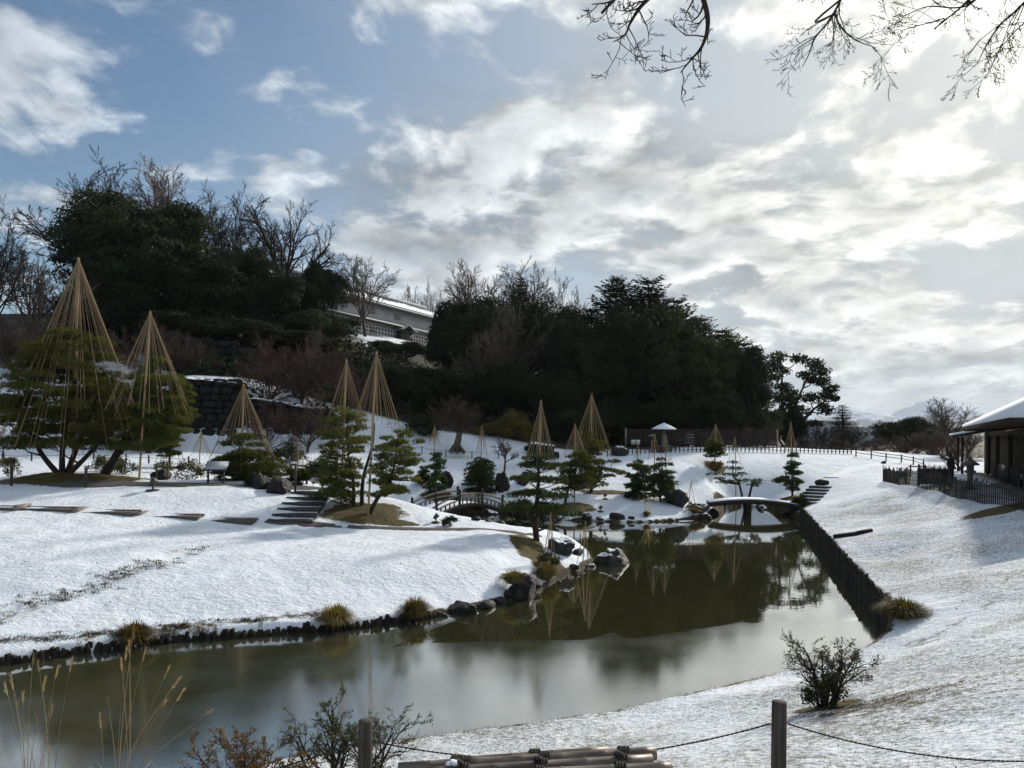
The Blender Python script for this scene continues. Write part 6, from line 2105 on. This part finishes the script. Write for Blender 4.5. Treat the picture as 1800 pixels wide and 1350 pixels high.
MB().box((LE / 2, -OV + 0.55, 0.42), (LE - 3, 0.5, 0.07)).build('bench', MT['wood_grey'], o)
MB().box((LE / 2, -WP + OV, 1.6), (LE - 2 * OV, 0.12, 2.9)).build('wall', MT['wood_black'], o)
pan = M('aged_clay_wall', (0.20, 0.165, 0.11), (0.15, 0.125, 0.09), 1.5)
MB().box((LE * 0.5, -WP * 0.40, 2.15), (LE - 2 * OV, 0.12, 1.7)).build('wall', pan, o)
MB().box((LE * 0.5, -WP * 0.40, 0.75), (LE - 2 * OV, 0.16, 1.1)).build('wainscot', MT['wood_black'], o)
for x in np.linspace(OV + 1.3, LE - OV - 1.3, 9):
    MB().box((float(x), -WP * 0.40 + 0.09, 1.6), (0.13, 0.08, 2.7)).build('stud', MT['wood_dark'], o)
MB().box((LE - OV, -WP * 0.25, 1.75), (0.12, WP * 0.3, 2.7)).build('wall', pan, o)
MB().box((LE * 0.62, -OV - 0.02, 0.75), (LE * 0.5, 0.06, 0.85)).build('dado', MT['wood_dark'], o)
# lower annex roof at the far end
an = MB().add([(LE - 1.0, 0.5, 2.75), (LE + 4.0, 0.5, 2.75), (LE + 4.0, -3.0, 3.45), (LE - 1.0, -3.0, 3.45), (LE - 1.0, 0.5, 2.6), (LE + 4.0, 0.5, 2.6), (LE + 4.0, -3.0, 3.3), (LE - 1.0, -3.0, 3.3)],
              [[0, 1, 2, 3], [4, 7, 6, 5], [0, 4, 5, 1], [1, 5, 6, 2], [2, 6, 7, 3], [3, 7, 4, 0]]).build('annex_roof', MT['wood_dark'], o)
MB().add([(LE - 1.0, 0.5, 2.87), (LE + 4.0, 0.5, 2.87), (LE + 4.0, -3.0, 3.57), (LE - 1.0, -3.0, 3.57), (LE - 1.0, 0.5, 2.76), (LE + 4.0, 0.5, 2.76), (LE + 4.0, -3.0, 3.46), (LE - 1.0, -3.0, 3.46)],
         [[0, 1, 2, 3], [4, 7, 6, 5], [0, 4, 5, 1], [1, 5, 6, 2], [2, 6, 7, 3], [3, 7, 4, 0]]).build('snow', MT['snow'], an)
for x in (LE - 0.5, LE + 3.6):
    MB().box((x, 0.0, 1.3), (0.14, 0.14, 2.7)).build('post', MT['wood_dark'], o)

g = g_at(1706, 34.6)
o = thing('stone_lantern', 'stone lantern with a broad cap in front of the pavilion', 'stone lantern', g, sc=0.88)
MB().lathe([(0.36, -0.1), (0.36, 0.10), (0.26, 0.16), (0.26, 0.2)], 6).build('base', MT['lantern'], o)
MB().lathe([(0.15, 0.15), (0.13, 0.5), (0.15, 0.85)], 10).build('shaft', MT['lantern'], o)
MB().lathe([(0.14, 0.84), (0.30, 0.95), (0.30, 1.04), (0.0, 1.04)], 6).build('platform', MT['lantern'], o)
MB().lathe([(0.20, 1.03), (0.20, 1.33), (0.0, 1.33)], 6).build('fire_box', MT['lantern'], o)
MB().lathe([(0.0, 1.30), (0.46, 1.33), (0.48, 1.40), (0.20, 1.56), (0.08, 1.62), (0.10, 1.70), (0.0, 1.80)], 6).build('cap', MT['lantern'], o)

g = g_at(1643, 38.8)
o = thing('brushwood_screen', 'thick brushwood screen fence behind the bamboo fence', 'fence', g, rz=math.radians(-8), sc=(0.95, 1, 0.72))
rng = np.random.default_rng(4)
bw = MB()
n = 700
xs, zs = rng.uniform(-0.75, 0.75, n), rng.uniform(0.05, 1.0, n)
P0 = np.stack([xs, rng.uniform(-0.14, 0.14, n), zs], 1)
bw.segs(P0, P0 + np.stack([rng.normal(0, 0.03, n), rng.normal(0, 0.03, n), rng.uniform(0.3, 0.55, n)], 1), 0.014, 0.006, 3)
bw.box((0, 0, 0.55), (1.5, 0.12, 1.1))
b_ = bw.build('brushwood', MT['twig'], o)
b_['kind'] = 'stuff'
for z in (0.3, 0.75, 1.12):
    MB().tube([(-0.8, -0.17, z), (0.8, -0.17, z)], 0.03, 6).build('rail', MT['wood_dark'], o)
for x in (-0.8, 0.8):
    MB().tube([(x, 0, -0.1), (x, 0, 1.45)], 0.06, 7).build('post', MT['wood_dark'], o)

g = g_at(1614, 46.0)
o = thing('rail_stand', 'small wooden rail frame on the snow behind the fence', 'barrier', g)
for x in (-0.45, 0.45):
    MB().tube([(x, 0, -0.1), (x, 0, 0.75)], 0.04, 6).build('post', MT['wood_dark'], o)
MB().tube([(-0.6, 0, 0.62), (0.6, 0, 0.62)], 0.035, 6).build('rail', MT['wood_dark'], o)
tag(MB().rock((0, 0, 0.15), (0.40, 0.35, 0.28), 640, 3, 9).build('boulder', MT['rock_snow'], None, g_at(1588, 47.0)), 'small dark stone behind the start of the bamboo fence', 'boulder')
tag(MB().rock((0, 0, 0.10), (0.22, 0.2, 0.16), 641, 3, 9).build('boulder', MT['rock'], None, g_at(1554, 56.0)), 'tiny dark stone alone on the snow near the crest path', 'boulder')

# visitor seen from behind, in a dark coat
g = g_at(1672, 36.2)
o = thing('person', 'person in a dark coat standing behind the bamboo fence', 'person', g, rz=0.5)
bmv = [(0, 0, 0.92), (0, 0, 1.12), (0, 0, 1.34), (0, 0.0, 1.46), (0, -0.01, 1.53), (0, -0.02, 1.64), (-0.10, 0, 0.86), (-0.11, 0.02, 0.48), (-0.11, 0.03, 0.08), (-0.11, -0.12, 0.04), (0.10, 0, 0.86), (0.11, 0.0, 0.48), (0.11, 0.03, 0.08), (0.11, -0.12, 0.04),
       (-0.19, 0, 1.39), (-0.25, 0.02, 1.12), (-0.22, -0.12, 0.92), (0.19, 0, 1.39), (0.25, 0.02, 1.12), (0.22, -0.12, 0.92)]
bme = [(0, 1), (1, 2), (2, 3), (3, 4), (4, 5), (0, 6), (6, 7), (7, 8), (8, 9), (0, 10), (10, 11), (11, 12), (12, 13), (3, 14), (14, 15), (15, 16), (3, 17), (17, 18), (18, 19)]
rads = [(0.17, 0.13), (0.16, 0.12), (0.19, 0.13), (0.12, 0.09), (0.06, 0.06), (0.085, 0.10), (0.10, 0.10), (0.075, 0.075), (0.055, 0.055), (0.05, 0.04), (0.10, 0.10), (0.075, 0.075), (0.055, 0.055), (0.05, 0.04),
        (0.075, 0.075), (0.06, 0.06), (0.045, 0.045), (0.075, 0.075), (0.06, 0.06), (0.045, 0.045)]
pm_ = bpy.data.meshes.new('body')
pm_.from_pydata(bmv, bme, [])
body = link('body', pm_, o)
sk = body.modifiers.new('skin', 'SKIN')
for v, r in zip(pm_.skin_vertices[0].data, rads):
    v.radius = r
pm_.skin_vertices[0].data[0].use_root = True
sb = body.modifiers.new('sub', 'SUBSURF')
sb.levels = sb.render_levels = 2
pm_.materials.append(MT['coat'])
MB().lathe([(0.0, 1.76), (0.075, 1.74), (0.105, 1.66), (0.10, 1.58), (0.06, 1.53), (0.0, 1.53)], 12).build('hair', MT['hair'], o, (0, 0.0, -0.01), True)
MB().rock((0, -0.075, 1.62), (0.062, 0.05, 0.085), 3, 2, 0, 0.02).build('face', MT['skin'], o, smooth=True)

# ------------------------------------------------------------------ far town and mountains
for lab, px, D, w_, hy, seed in [('pale low building with windows far behind the hill crest', 1446, 150, 5.6, 741, 1), ('grey far building behind the bare trees', 1415, 190, 6.0, 748, 2), ('low pale far building right of the narrow tree', 1520, 230, 8.0, 752, 3)]:
    x = (px - PX0) / FOC * D
    g = Vector((x, D, 2.4))
    h = at(px, hy, D).z - g.z
    o = thing('far_building', lab, 'building', g)
    MB().box((0, 0, h / 2), (w_, 6, h)).build('wall', MT['city'], o)
    MB().box((0, 0, h + 0.08), (w_ + 0.5, 6.4, 0.22)).build('roof', MT['snow'], o)
    for k in range(4):
        for f in range(max(1, int(h / 2.6))):
            wn = MB().box((-w_ / 2 + w_ * (k + 0.5) / 4, -3.02, 1.4 + f * 2.6), (w_ / 4 * 0.6, 0.08, 1.1)).build('window', MT['glassdark'], o)


def ridge_mesh(name, D, x0, x1, base, hfun, mat, depth):
    n, mrows = 420, 14
    xs = np.linspace(x0, x1, n)
    V = []
    for r in range(mrows + 1):
        f = r / mrows
        hh = np.array([hfun(x) for x in xs]) * (1 - f) ** 1.15
        rg = np.array([mnoise.fractal(Vector((x * 0.0045, f * 3.0, 3.1)), 0.8, 2.1, 6) for x in xs])
        V.append(np.stack([xs, np.full(n, D - depth * f) + rg * depth * 0.05, base + hh * (1 + 0.40 * rg * (0.3 + f))], 1))
    V = np.concatenate(V)
    ii = np.arange(n * (mrows + 1)).reshape(mrows + 1, n)
    Q = np.stack([ii[:-1, :-1], ii[1:, :-1], ii[1:, 1:], ii[:-1, 1:]], -1).reshape(-1, 4)
    return struct(MB().add(V, Q).build(name, mat, smooth=True))


def mtn(name, c_lo, c_hi, z0, z1):
    m, t = material(name)
    pos = t.n('ShaderNodeNewGeometry').outputs['Position']
    z = t.n('ShaderNodeSeparateXYZ', {0: pos}).outputs[2]
    nz_ = t.noise(t.v('MULTIPLY', pos, (0.012, 0.004, 0.02)), 1.0, 7.0, 0.7)
    f = t.m('ADD', t.sm(z, z0, z1, 0, 1, 'LINEAR'), t.m('MULTIPLY', t.m('SUBTRACT', nz_, 0.5), 1.6))
    col = t.mix(t.sm(f, 0.35, 0.6), c_lo, c_hi)
    t.n('ShaderNodeOutputMaterial', {'Surface': t.n('ShaderNodeBsdfPrincipled', {'Base Color': col, 'Roughness': 0.9, 'Specular IOR Level': 0.1})})
    return m


def bell(x, c, w_, h):
    return h * math.exp(-((x - c) / w_) ** 2)


kx = lambda px, D: (px - PX0) / FOC * D
D1, D2 = 7000.0, 4200.0
hf1 = lambda x: 60 + bell(x, kx(1385, D1), 420, 150) + bell(x, kx(1490, D1), 300, 230) + bell(x, kx(1630, D1), 330, 300) + bell(x, kx(1730, D1), 380, 170) + bell(x, kx(1250, D1), 500, 160) + bell(x, kx(1950, D1), 700, 200) + bell(x, kx(600, D1), 1800, 150)
ridge_mesh('mountains', D1, -9000, 12000, 0, hf1, mtn('snowy_mountain', (0.035, 0.06, 0.09), (0.42, 0.50, 0.62), 60, 330), 2200)
hf2 = lambda x: 55 + bell(x, kx(1400, D2), 300, 45) + bell(x, kx(1690, D2), 260, 60) + bell(x, kx(1560, D2), 160, 20)
ridge_mesh('hills', D2, -6000, 8000, 0, hf2, mtn('wooded_hill', (0.035, 0.045, 0.04), (0.35, 0.40, 0.44), 40, 260), 1200)

# ------------------------------------------------------------------ the air: thin even haze round everything
m, t = material('winter_haze')
t.n('ShaderNodeOutputMaterial', {'Volume': t.n('ShaderNodeVolumePrincipled', {'Color': (0.80, 0.88, 1.0, 1), 'Density': 6.5e-5, 'Anisotropy': 0.3})})
hzb = MB().box((0, 4000, 210), (26000, 11000, 424)).build('haze', m)
tag(hzb, 'thin pale winter haze filling the air over the garden and hills', 'haze', kind='stuff')

# ------------------------------------------------------------------ foreground: rope posts, bamboo, shrubs, plume grass, boughs
def fpost(label, px, py, D, r):
    top = at(px, py, D)
    z = gz(top.x, top.y)
    o = thing('rope_post', label, 'post', (top.x, top.y, z))
    h = top.z - z
    rng = np.random.default_rng(int(abs(px)))
    mb = MB()
    n = 18
    a = np.arange(n) / n * 6.283
    V = []
    for zz, s in [(-0.4, 1.03), (h * 0.3, 1.0), (h * 0.7, 0.985), (h - 0.012, 0.97), (h, 0.90)]:
        V.append(np.stack([r * s * np.cos(a) * (1 + 0.02 * np.sin(3 * a + px)), r * s * np.sin(a) * (1 + 0.02 * np.sin(2 * a + px)), np.full(n, zz)], 1))
    V = np.concatenate(V + [np.array([[0, 0, h + 0.001]])])
    i = np.arange(n)
    j = (i + 1) % n
    Q = np.concatenate([np.stack([i + q * n, j + q * n, j + (q + 1) * n, i + (q + 1) * n], 1) for q in range(4)])
    T = np.stack([i + 4 * n, j + 4 * n, np.full(n, 5 * n)], 1)
    mb.add(V, Q, T).build('shaft', MT['post'], o, smooth=False)
    return o, top


pa, ta = fpost('weathered round rope post at the bottom left of centre', 642, 1266, 6.0, 0.058)
pb, tb = fpost('dark round rope post at the bottom right', 1370, 1233, 5.6, 0.056)
_, tc_ = fpost('round rope post beyond the right frame edge', 2080, 1260, 5.2, 0.056)
_, td = fpost('round rope post beyond the left frame edge', -60, 1420, 5.6, 0.056)


def sag(label, a, b, drop, r=0.0072, seed=0):
    P = []
    for k in range(31):
        t = k / 30
        p = a.lerp(b, t)
        p.z -= drop * (1 - (2 * t - 1) ** 2)
        P.append(p - a)
    # two-strand lay
    mb = MB()
    P = [Vector(p) for p in P]
    L = (b - a).length
    dens = 8
    fine = []
    for k in range(30 * dens + 1):
        t = k / (30 * dens)
        i = min(29, int(t * 30))
        fine.append(P[i].lerp(P[i + 1], t * 30 - i))
    for ph in (0, math.pi):
        Q = [p + Vector((0, math.cos(k * 1.1 + ph), math.sin(k * 1.1 + ph))) * r * 0.38 for k, p in enumerate(fine)]
        mb.tube(Q, r * 0.62, 5)
    return tag(mb.build('rope', MT['rope_dark'], None, a), label, 'rope')


sag('dark rope sagging between the two foreground posts', at(645, 1303, 6.0) + Vector((0.05, 0, 0)), at(1367, 1272, 5.6) - Vector((0.05, 0, 0)), 0.20)
sag('dark rope running from the right post out of the frame', at(1373, 1272, 5.6) + Vector((0.05, 0, 0)), at(2080, 1310, 5.2), 0.19)
sag('dark rope running left from the left post', at(639, 1306, 6.0) - Vector((0.05, 0, 0)), at(-60, 1450, 5.6), 0.10)

# bundle of old bamboo lashed to a low rail
o = thing('bamboo_rail', 'weathered bamboo poles lashed together with black rope at the bottom', 'bamboo rail', (0.1, 4.2, gz(0.1, 4.2)))
b0 = Vector(o.location)


def bamboo(p, q, r, seed):
    rnd = random.Random(seed)
    pts, rad = [], []
    L = (q - p).length
    s = 0.0
    nodes = []
    nxt = rnd.uniform(0.05, 0.2)
    while nxt < L:
        nodes.append(nxt)
        nxt += rnd.uniform(0.22, 0.30)
    samp = [(0, r)]
    for nd in nodes:
        samp += [(nd - 0.012, r), (nd - 0.004, r * 1.07), (nd, r * 1.02), (nd + 0.005, r * 1.07), (nd + 0.013, r)]
    samp.append((L, r))
    for s, rr_ in samp:
        pts.append(p.lerp(q, s / L))
        rad.append(rr_)
    return MB().tube(pts, rad, 14)


poles = [((700, 1353), (1152, 1324), 4.30, 4.45, 0.040), ((760, 1362), (1146, 1338), 4.18, 4.33, 0.042), ((690, 1377), (1180, 1352), 4.05, 4.20, 0.042), ((700, 1395), (1172, 1372), 3.98, 4.1, 0.040), ((806, 1342), (1070, 1322), 4.42, 4.52, 0.036), ((690, 1412), (1176, 1392), 3.92, 4.0, 0.04)]
for k, (a, b, d0, d1, r) in enumerate(poles):
    bamboo(at(a[0], a[1], d0) - b0, at(b[0], b[1], d1) - b0, r, k).build('bamboo_pole', MT['bamboo_old'], o, smooth=True)
for k, px in enumerate((948, 1090, 812)):
    mb = MB()
    cs = []
    for (a, b, d0, d1, r) in poles:
        t = (px - a[0]) / (b[0] - a[0])
        if -0.01 < t < 1.0:
            cs.append((at(a[0], a[1], d0).lerp(at(b[0], b[1], d1), t) - b0, r))
    for q, (c, r) in enumerate(cs):
        for w_ in range(4):
            ring = [c + Vector(((w_ - 1.5) * 0.016 + 0.020 * math.sin(s_ / 20 * 6.283) - 0.012 * q, (r + 0.007) * math.cos(s_ / 20 * 6.283), (r + 0.007) * math.sin(s_ / 20 * 6.283))) for s_ in range(21)]
            mb.tube(ring, 0.0085, 6)
    mb.rock(cs[min(1, len(cs) - 1)][0] + Vector((-0.02, -0.01, 0.058)), (0.03, 0.026, 0.02), 60 + k, 2, 4)
    mb.build('lashing', MT['black_rope'], o)
for px in (800, 1110):
    p = at(px, 1375, 4.12)
    zg = gz(p.x, p.y)
    MB().tube([(p.x - b0.x, p.y - b0.y, zg - b0.z - 0.3), (p.x - b0.x, p.y - b0.y, p.z - b0.z - 0.06)], 0.05, 10).build('support', MT['post'], o)
MB().rock(at(800, 1341, 4.2) - b0, (0.034, 0.03, 0.016), 8, 3, 4, 0.35).rock(at(790, 1343, 4.2) - b0, (0.022, 0.022, 0.012), 9, 3, 4, 0.35).build('snow', MT['snow'], o, smooth=True)


def twiggy(label, g, H, R, seed, stems=7, leafm='leaf_brown', nleaf=900, leaf=0.02, mat='bark', kids=(6, 5, 5), rmin=0.0022, r0=0.02, droopy=0.03, name='shrub'):
    """gnarled shrub with tip leaves"""
    rnd = random.Random(seed)
    rng = np.random.default_rng(seed)
    segs = []
    for s in range(stems):
        a = s / stems * 6.283 + rnd.uniform(-0.4, 0.4)
        el = rnd.uniform(0.15, 0.85)
        d = Vector((math.cos(a) * math.sin(el) * R / H, math.sin(a) * math.sin(el) * R / H, math.cos(el))).normalized()
        grow(segs, Vector((math.cos(a) * 0.06, math.sin(a) * 0.06, -0.05)), d, H * rnd.uniform(0.6, 0.85), r0 * rnd.uniform(0.7, 1.1), len(kids) - 1, rnd, kids[1:] if False else kids[:-1], 0.52, 0.20, droopy, 0.45, 1.1, 5, rmin)
    o = thing(name, label, 'shrub', g)
    seg_mb(segs, 0.008).build('branches', MT[mat], o)
    tips = np.array([s[1][:] for s in segs if s[2] < rmin * 2.2])
    P = tips[rng.integers(0, len(tips), nleaf)] + rng.normal(0, leaf * 0.7, (nleaf, 3))
    nn = nrm(rng.normal(size=(nleaf, 3)) + np.array([0, 0, 0.6]))
    A_ = nrm(np.cross(nn, rng.normal(size=(nleaf, 3))))
    s = leaf * rng.uniform(0.6, 1.3, nleaf)
    MB().quadcards(P, A_ * s[:, None], np.cross(nn, A_) * (s * 0.42)[:, None]).build('leaves', MT[leafm], o)
    return o


def ground_at(px, D):
    x, y = pd(px, D)
    return Vector((x, y, gz(x, y)))


gn = twiggy('gnarled dark shrub on the snowy bank at the lower right', ground_at(1462, 10.4), 1.15, 0.62, 81, stems=8, nleaf=1700, leaf=0.022, r0=0.028, leafm='leaf_shrub', kids=(6, 6, 5, 4))
lo = shrub('x', (0, 0, 0), 0.30, 0.42, 82, mat='leaf', leaf=0.022, lumps=20, per=70)
for ch in list(lo.children):
    ch.parent = gn
    ch.location = (-0.08, 0.02, 0)
    ch.name = 'low_' + ch.name.split('.')[0]
bpy.data.objects.remove(lo)
twiggy('branching leafy shrub behind the left rope post', ground_at(590, 8.3), 1.1, 0.95, 83, stems=8, nleaf=1800, leaf=0.019, r0=0.028, leafm='leaf_shrub', kids=(6, 6, 5, 4))
twiggy('brown-leaved shrub left of the branching one', ground_at(430, 7.7), 1.05, 0.9, 84, stems=8, nleaf=2600, leaf=0.019, leafm='leaf_brown', kids=(6, 5, 5, 4), r0=0.018, mat='twig')
twiggy('thin leafy shrub right behind the left rope post', ground_at(662, 8.9), 0.95, 0.6, 85, stems=6, nleaf=900, leaf=0.017, leafm='leaf_shrub', kids=(5, 5, 4, 4), r0=0.018)


def plume_grass(label, px, D, seed, stalks, H):
    g = ground_at(px, D)
    rng = np.random.default_rng(seed)
    rnd = random.Random(seed)
    o = thing('plume_grass', label, 'grass', g)
    lb = MB()
    blades(lb, rng, 90, (0, 0, 0), 1.0, 0.75, 0.005, 1.0, 0.25)
    lb.build('blades', MT['straw'], o)
    lb = MB()
    blades(lb, rng, 120, (0, 0, 0), 0.8, 0.75, 0.005, 1.2, 0.22)
    lb.build('dry_blades', MT['leaf_brown'], o)
    for k, (tx, ty) in enumerate(stalks):
        top = at(tx, ty, D + rnd.uniform(-0.3, 0.3)) - g
        a = Vector((rnd.uniform(-0.15, 0.15), rnd.uniform(-0.1, 0.1), -0.05))
        mid = a.lerp(top, 0.55) + Vector((-(top.x - a.x) * 0.14, 0, 0.05))
        P = curve_pts([a, mid, top], 8)
        R = np.linspace(0.0045, 0.0016, len(P))
        MB().tube(P, R, 4, cap=False).build('stalk', MT['straw'], o)
        # feathery head
        d = (P[-1] - P[-4]).normalized()
        n = 70
        tt = rng.random(n)
        L = rnd.uniform(0.09, 0.15)
        base = np.array(P[-1]) + np.array(d) * ((tt - 0.15) * L)[:, None]
        dirs = nrm(np.array(d)[None] + rng.normal(0, 0.16, (n, 3)) + np.array([0.12 * (1 if d.x > 0 else -1), 0, -0.10]))
        A_ = dirs * (0.065 * rng.uniform(0.4, 1.1, (n, 1)))
        B_ = nrm(np.cross(dirs, rng.normal(size=(n, 3)))) * 0.0016
        MB().quadcards(base + A_ * 0.5, A_ * 0.5, B_).build('plume', MT['straw'], o)
    return o


plume_grass('tall dry plume grass at the left edge', 72, 7.2, 91, [(57, 1168), (70, 1182), (97, 1192), (122, 1180), (14, 1222), (24, 1212), (32, 1240), (88, 1262), (66, 1276), (40, 1236), (75, 1216)], 2.0)
plume_grass('tall dry plume grass clump second from the left edge', 205, 7.4, 92, [(220, 1160), (228, 1150), (232, 1128), (250, 1163), (288, 1192), (302, 1210), (310, 1232), (358, 1258), (192, 1245), (283, 1245), (178, 1280), (215, 1180)], 2.0)

# grass tips standing through the snow near the camera
rng = np.random.default_rng(17)
n = 60000
D_ = 5.5 + 13.5 * rng.random(n) ** 1.3
X_ = rng.uniform(-0.35, 0.80, n) * D_
XY = np.stack([X_, D_], 1)
sd0 = poly_sd(XY)
lipf = np.exp(-((sd0 - 0.25) / 0.22) ** 2)
keep = (sd0 > 0.05) & ((rng.random(n) < 0.42 + 0.5 * vnoise(XY, 0.7, 41)) | (rng.random(n) < lipf))
XY, lipf, sd0 = XY[keep], lipf[keep], sd0[keep]
m_ = ~((XY[:, 0] < 4) & (XY[:, 1] > 13.5))
XY, lipf = XY[m_], lipf[m_]
Z = ground(XY)
n = len(XY)
d = nrm(np.stack([rng.normal(0, 0.6, n), rng.normal(0, 0.6, n), np.ones(n)], 1))
A_ = d * ((0.018 + 0.035 * rng.random(n) + 0.085 * lipf * rng.random(n))[:, None])
B_ = np.stack([np.ones(n), np.zeros(n), np.zeros(n)], 1) * 0.0022
ga = MB().tricards(np.c_[XY, Z], A_, B_).build('grass', MT['sedge'])
tag(ga, 'grass tips standing through the thin snow on the near bank', 'grass', kind='stuff')

# dark turf clumps along the drain line and behind the stakes
rng = np.random.default_rng(21)
P_, A2, B2_ = [], [], []
for line, wdt, nc in ((crease, 0.34, 230), (list(strip), 0.15, 330)):
    L_ = [np.array(q) for q in line]
    for k in range(nc):
        i = rng.integers(0, len(L_) - 1)
        f = rng.random()
        c = L_[i] * (1 - f) + L_[i + 1] * f + rng.normal(0, wdt, 2) * np.array([1.0, 0.8])
        if poly_sd(c[None])[0] < 0.12 or vnoise(c[None], 1.1, 51)[0] < -0.25:
            continue
        nb = rng.integers(8, 22)
        q = c + rng.normal(0, 0.045, (nb, 2)) * np.array([1.6, 1.0])
        P_.append(np.c_[q, ground(q) - 0.01])
        A2.append(nrm(np.stack([rng.normal(0, 0.8, nb), rng.normal(0, 0.8, nb), np.ones(nb)], 1)) * (0.03 + 0.05 * rng.random((nb, 1))))
        B2_.append(np.tile([[0.009, 0.0, 0.0]], (nb, 1)))
gc = MB().tricards(np.concatenate(P_), np.concatenate(A2), np.concatenate(B2_)).build('turf_clumps', MT['clod'])
tag(gc, 'dark turf clumps showing along the drain line on the left bank', 'grass', kind='stuff')

# fallen leaves on the near snow
rng = np.random.default_rng(18)
n = 420
D_ = rng.uniform(6, 14, n)
X_ = rng.uniform(-0.1, 0.75, n) * D_
XY = np.stack([X_, D_], 1)
XY = XY[poly_sd(XY) > 0.3]
c_ = pd(1560, 9.6)
XY = np.concatenate([XY, np.stack([rng.normal(c_[0], 0.75, 900), rng.normal(c_[1], 0.28, 900)], 1)])
D_ = rng.uniform(15.5, 31, 900)
X2 = np.stack([rng.uniform(-0.72, 0.05, 900) * D_, D_], 1)
X3 = np.stack([rng.uniform(0.45, 0.72, 500) * D_[:500], D_[:500]], 1)
Xs = np.concatenate([X2, X3])
XY = np.concatenate([XY, Xs[poly_sd(Xs) > 0.5]])
n = len(XY)
nn = nrm(np.stack([rng.normal(0, 0.4, n), rng.normal(0, 0.4, n), np.ones(n)], 1))
A_ = nrm(np.cross(nn, rng.normal(size=(n, 3))))
s = 0.016 * rng.uniform(0.4, 1.2, n) * np.where(XY[:, 1] > 15, 2.0, 1.0)
lf = MB().quadcards(np.c_[XY, ground(XY) + 0.02], A_ * s[:, None], np.cross(nn, A_) * (s * 0.55)[:, None]).build('fallen_leaves', MT['leaf_brown'])
tag(lf, 'small brown fallen leaves scattered on the near snow', 'leaves', kind='stuff')

# ------------------------------------------------------------------ boughs overhead, from trees standing beside the camera
def bough_tree(label, foot, boughs, seed, twig, mat='bark'):
    """trunk outside the frame; each bough follows a measured line and bears twigs"""
    g = Vector((foot[0], foot[1], gz(*foot)))
    o = thing('overhanging_tree', label, 'tree', g)
    rnd = random.Random(seed)
    H = 11.0
    tp = curve_pts([(0, 0, -0.4), (0.15, 0.1, 3), (-0.1, 0.3, 7), (0.1, 0.4, H)], 6)
    MB().tube(tp, np.linspace(0.34, 0.10, len(tp)), 10).build('trunk', MT[mat], o, smooth=True)
    for line, D, r in boughs:
        P = [at(x, y, D + 0.10 * k) - g for k, (x, y) in enumerate(line)]
        root = min(tp, key=lambda q: abs(q.z - (P[0].z + 1.0)))
        lead = [root, root.lerp(P[0], 0.5) + Vector((0, 0, 0.9))]
        C_ = curve_pts(lead + P, 6)
        rad = [r * 2.4 * (1 - i / len(C_)) ** 0.8 + twig['r'] for i in range(len(C_))]
        segs = []
        for i in range(len(C_) - 1):
            segs.append((C_[i], C_[i + 1], rad[i], rad[i + 1]))
        n0 = 10
        for i in range(n0, len(C_) - 1):
            dd = (C_[i + 1] - C_[i]).normalized()
            for q in range(twig['n']):
                if rnd.random() < twig['p']:
                    cd = rot_away(dd, rnd.uniform(*twig['ang']), rnd)
                    cd.y *= 0.6
                    cd.normalize()
                    grow(segs, C_[i], cd, twig['L'] * rnd.uniform(0.5, 1.2), max(twig['r'] * 1.3, rad[i] * 0.5), len(twig['kids']), rnd, twig['kids'], twig['ratio'], twig['w'], twig['up'], 0.4, 1.0, 4, twig['r'] * 0.75)
        big = [s for s in segs]
        mb = seg_mb(big, 0.012)
        mb.build('bough', MT[mat], o)
    return o


bough_tree('bare knobbly boughs hanging in at the top, left of the fine twigs', (5.4, 1.2),
           [([(1180, -70), (1150, -15), (1126, 12), (1108, 40), (1098, 62), (1078, 74)], 5.6, 0.009), ([(1225, -80), (1232, -20), (1243, 25), (1243, 55), (1232, 85), (1214, 106), (1196, 128)], 5.4, 0.011), ([(1108, -30), (1075, 2), (1040, 8)], 5.7, 0.006)],
           5, dict(n=1, p=0.38, ang=(0.7, 1.25), L=0.30, r=0.0036, kids=(4, 3), ratio=0.5, w=0.22, up=0.0))
bough_tree('bare fine-twigged boughs hanging in at the top right', (7.4, 1.8),
           [([(1520, -80), (1485, -20), (1474, 8), (1455, 40), (1432, 68), (1422, 95), (1410, 118)], 5.8, 0.0065), ([(1490, -10), (1470, 25), (1482, 52), (1508, 72), (1540, 84)], 5.9, 0.005),
            ([(1860, -60), (1815, -10), (1780, 25), (1757, 45), (1735, 78), (1718, 112)], 5.6, 0.0065), ([(1760, -60), (1715, 0), (1682, 14), (1630, 12), (1585, 30)], 6.0, 0.0055), ([(1880, 0), (1830, 22), (1790, 50), (1745, 100)], 5.5, 0.005), ([(1700, 5), (1660, 32), (1615, 45), (1580, 55)], 6.1, 0.004)],
           6, dict(n=1, p=0.34, ang=(0.4, 0.85), L=0.36, r=0.0023, kids=(4, 3, 3), ratio=0.52, w=0.15, up=-0.01))

# ------------------------------------------------------------------ repeats carry a group
GROUPS = dict(pine_tree='trained pines of the garden', rope_cone='rope cones over the pines', stick_frame='stick frames over shrubs', shrub='shrubs of the garden', boulder='boulders and shore stones',
              grass_tuft='grass tufts along the water', garden_light='garden lights', post='single posts by the path', rope_fence='low rope fences', stone_wall='castle walls', evergreen_tree='evergreens of the woods',
              conifer_tree='conifers of the woods', bare_tree='leafless trees', bare_thicket='leafless thickets', far_building='far town buildings', rope_post='foreground rope posts', rope='foreground ropes',
              plume_grass='plume grass clumps', overhanging_tree='trees hanging into the picture', picket_fence='picket fences', stairs='garden stairs', log_edging='log edgings')
for ob in list(scene.objects):
    if ob.parent is None and 'category' in ob.keys() and 'kind' not in ob.keys():
        st = ob.name.split('.')[0]
        if st in GROUPS and sum(1 for q in scene.objects if q.parent is None and q.name.split('.')[0] == st) > 1:
            ob['group'] = GROUPS[st]
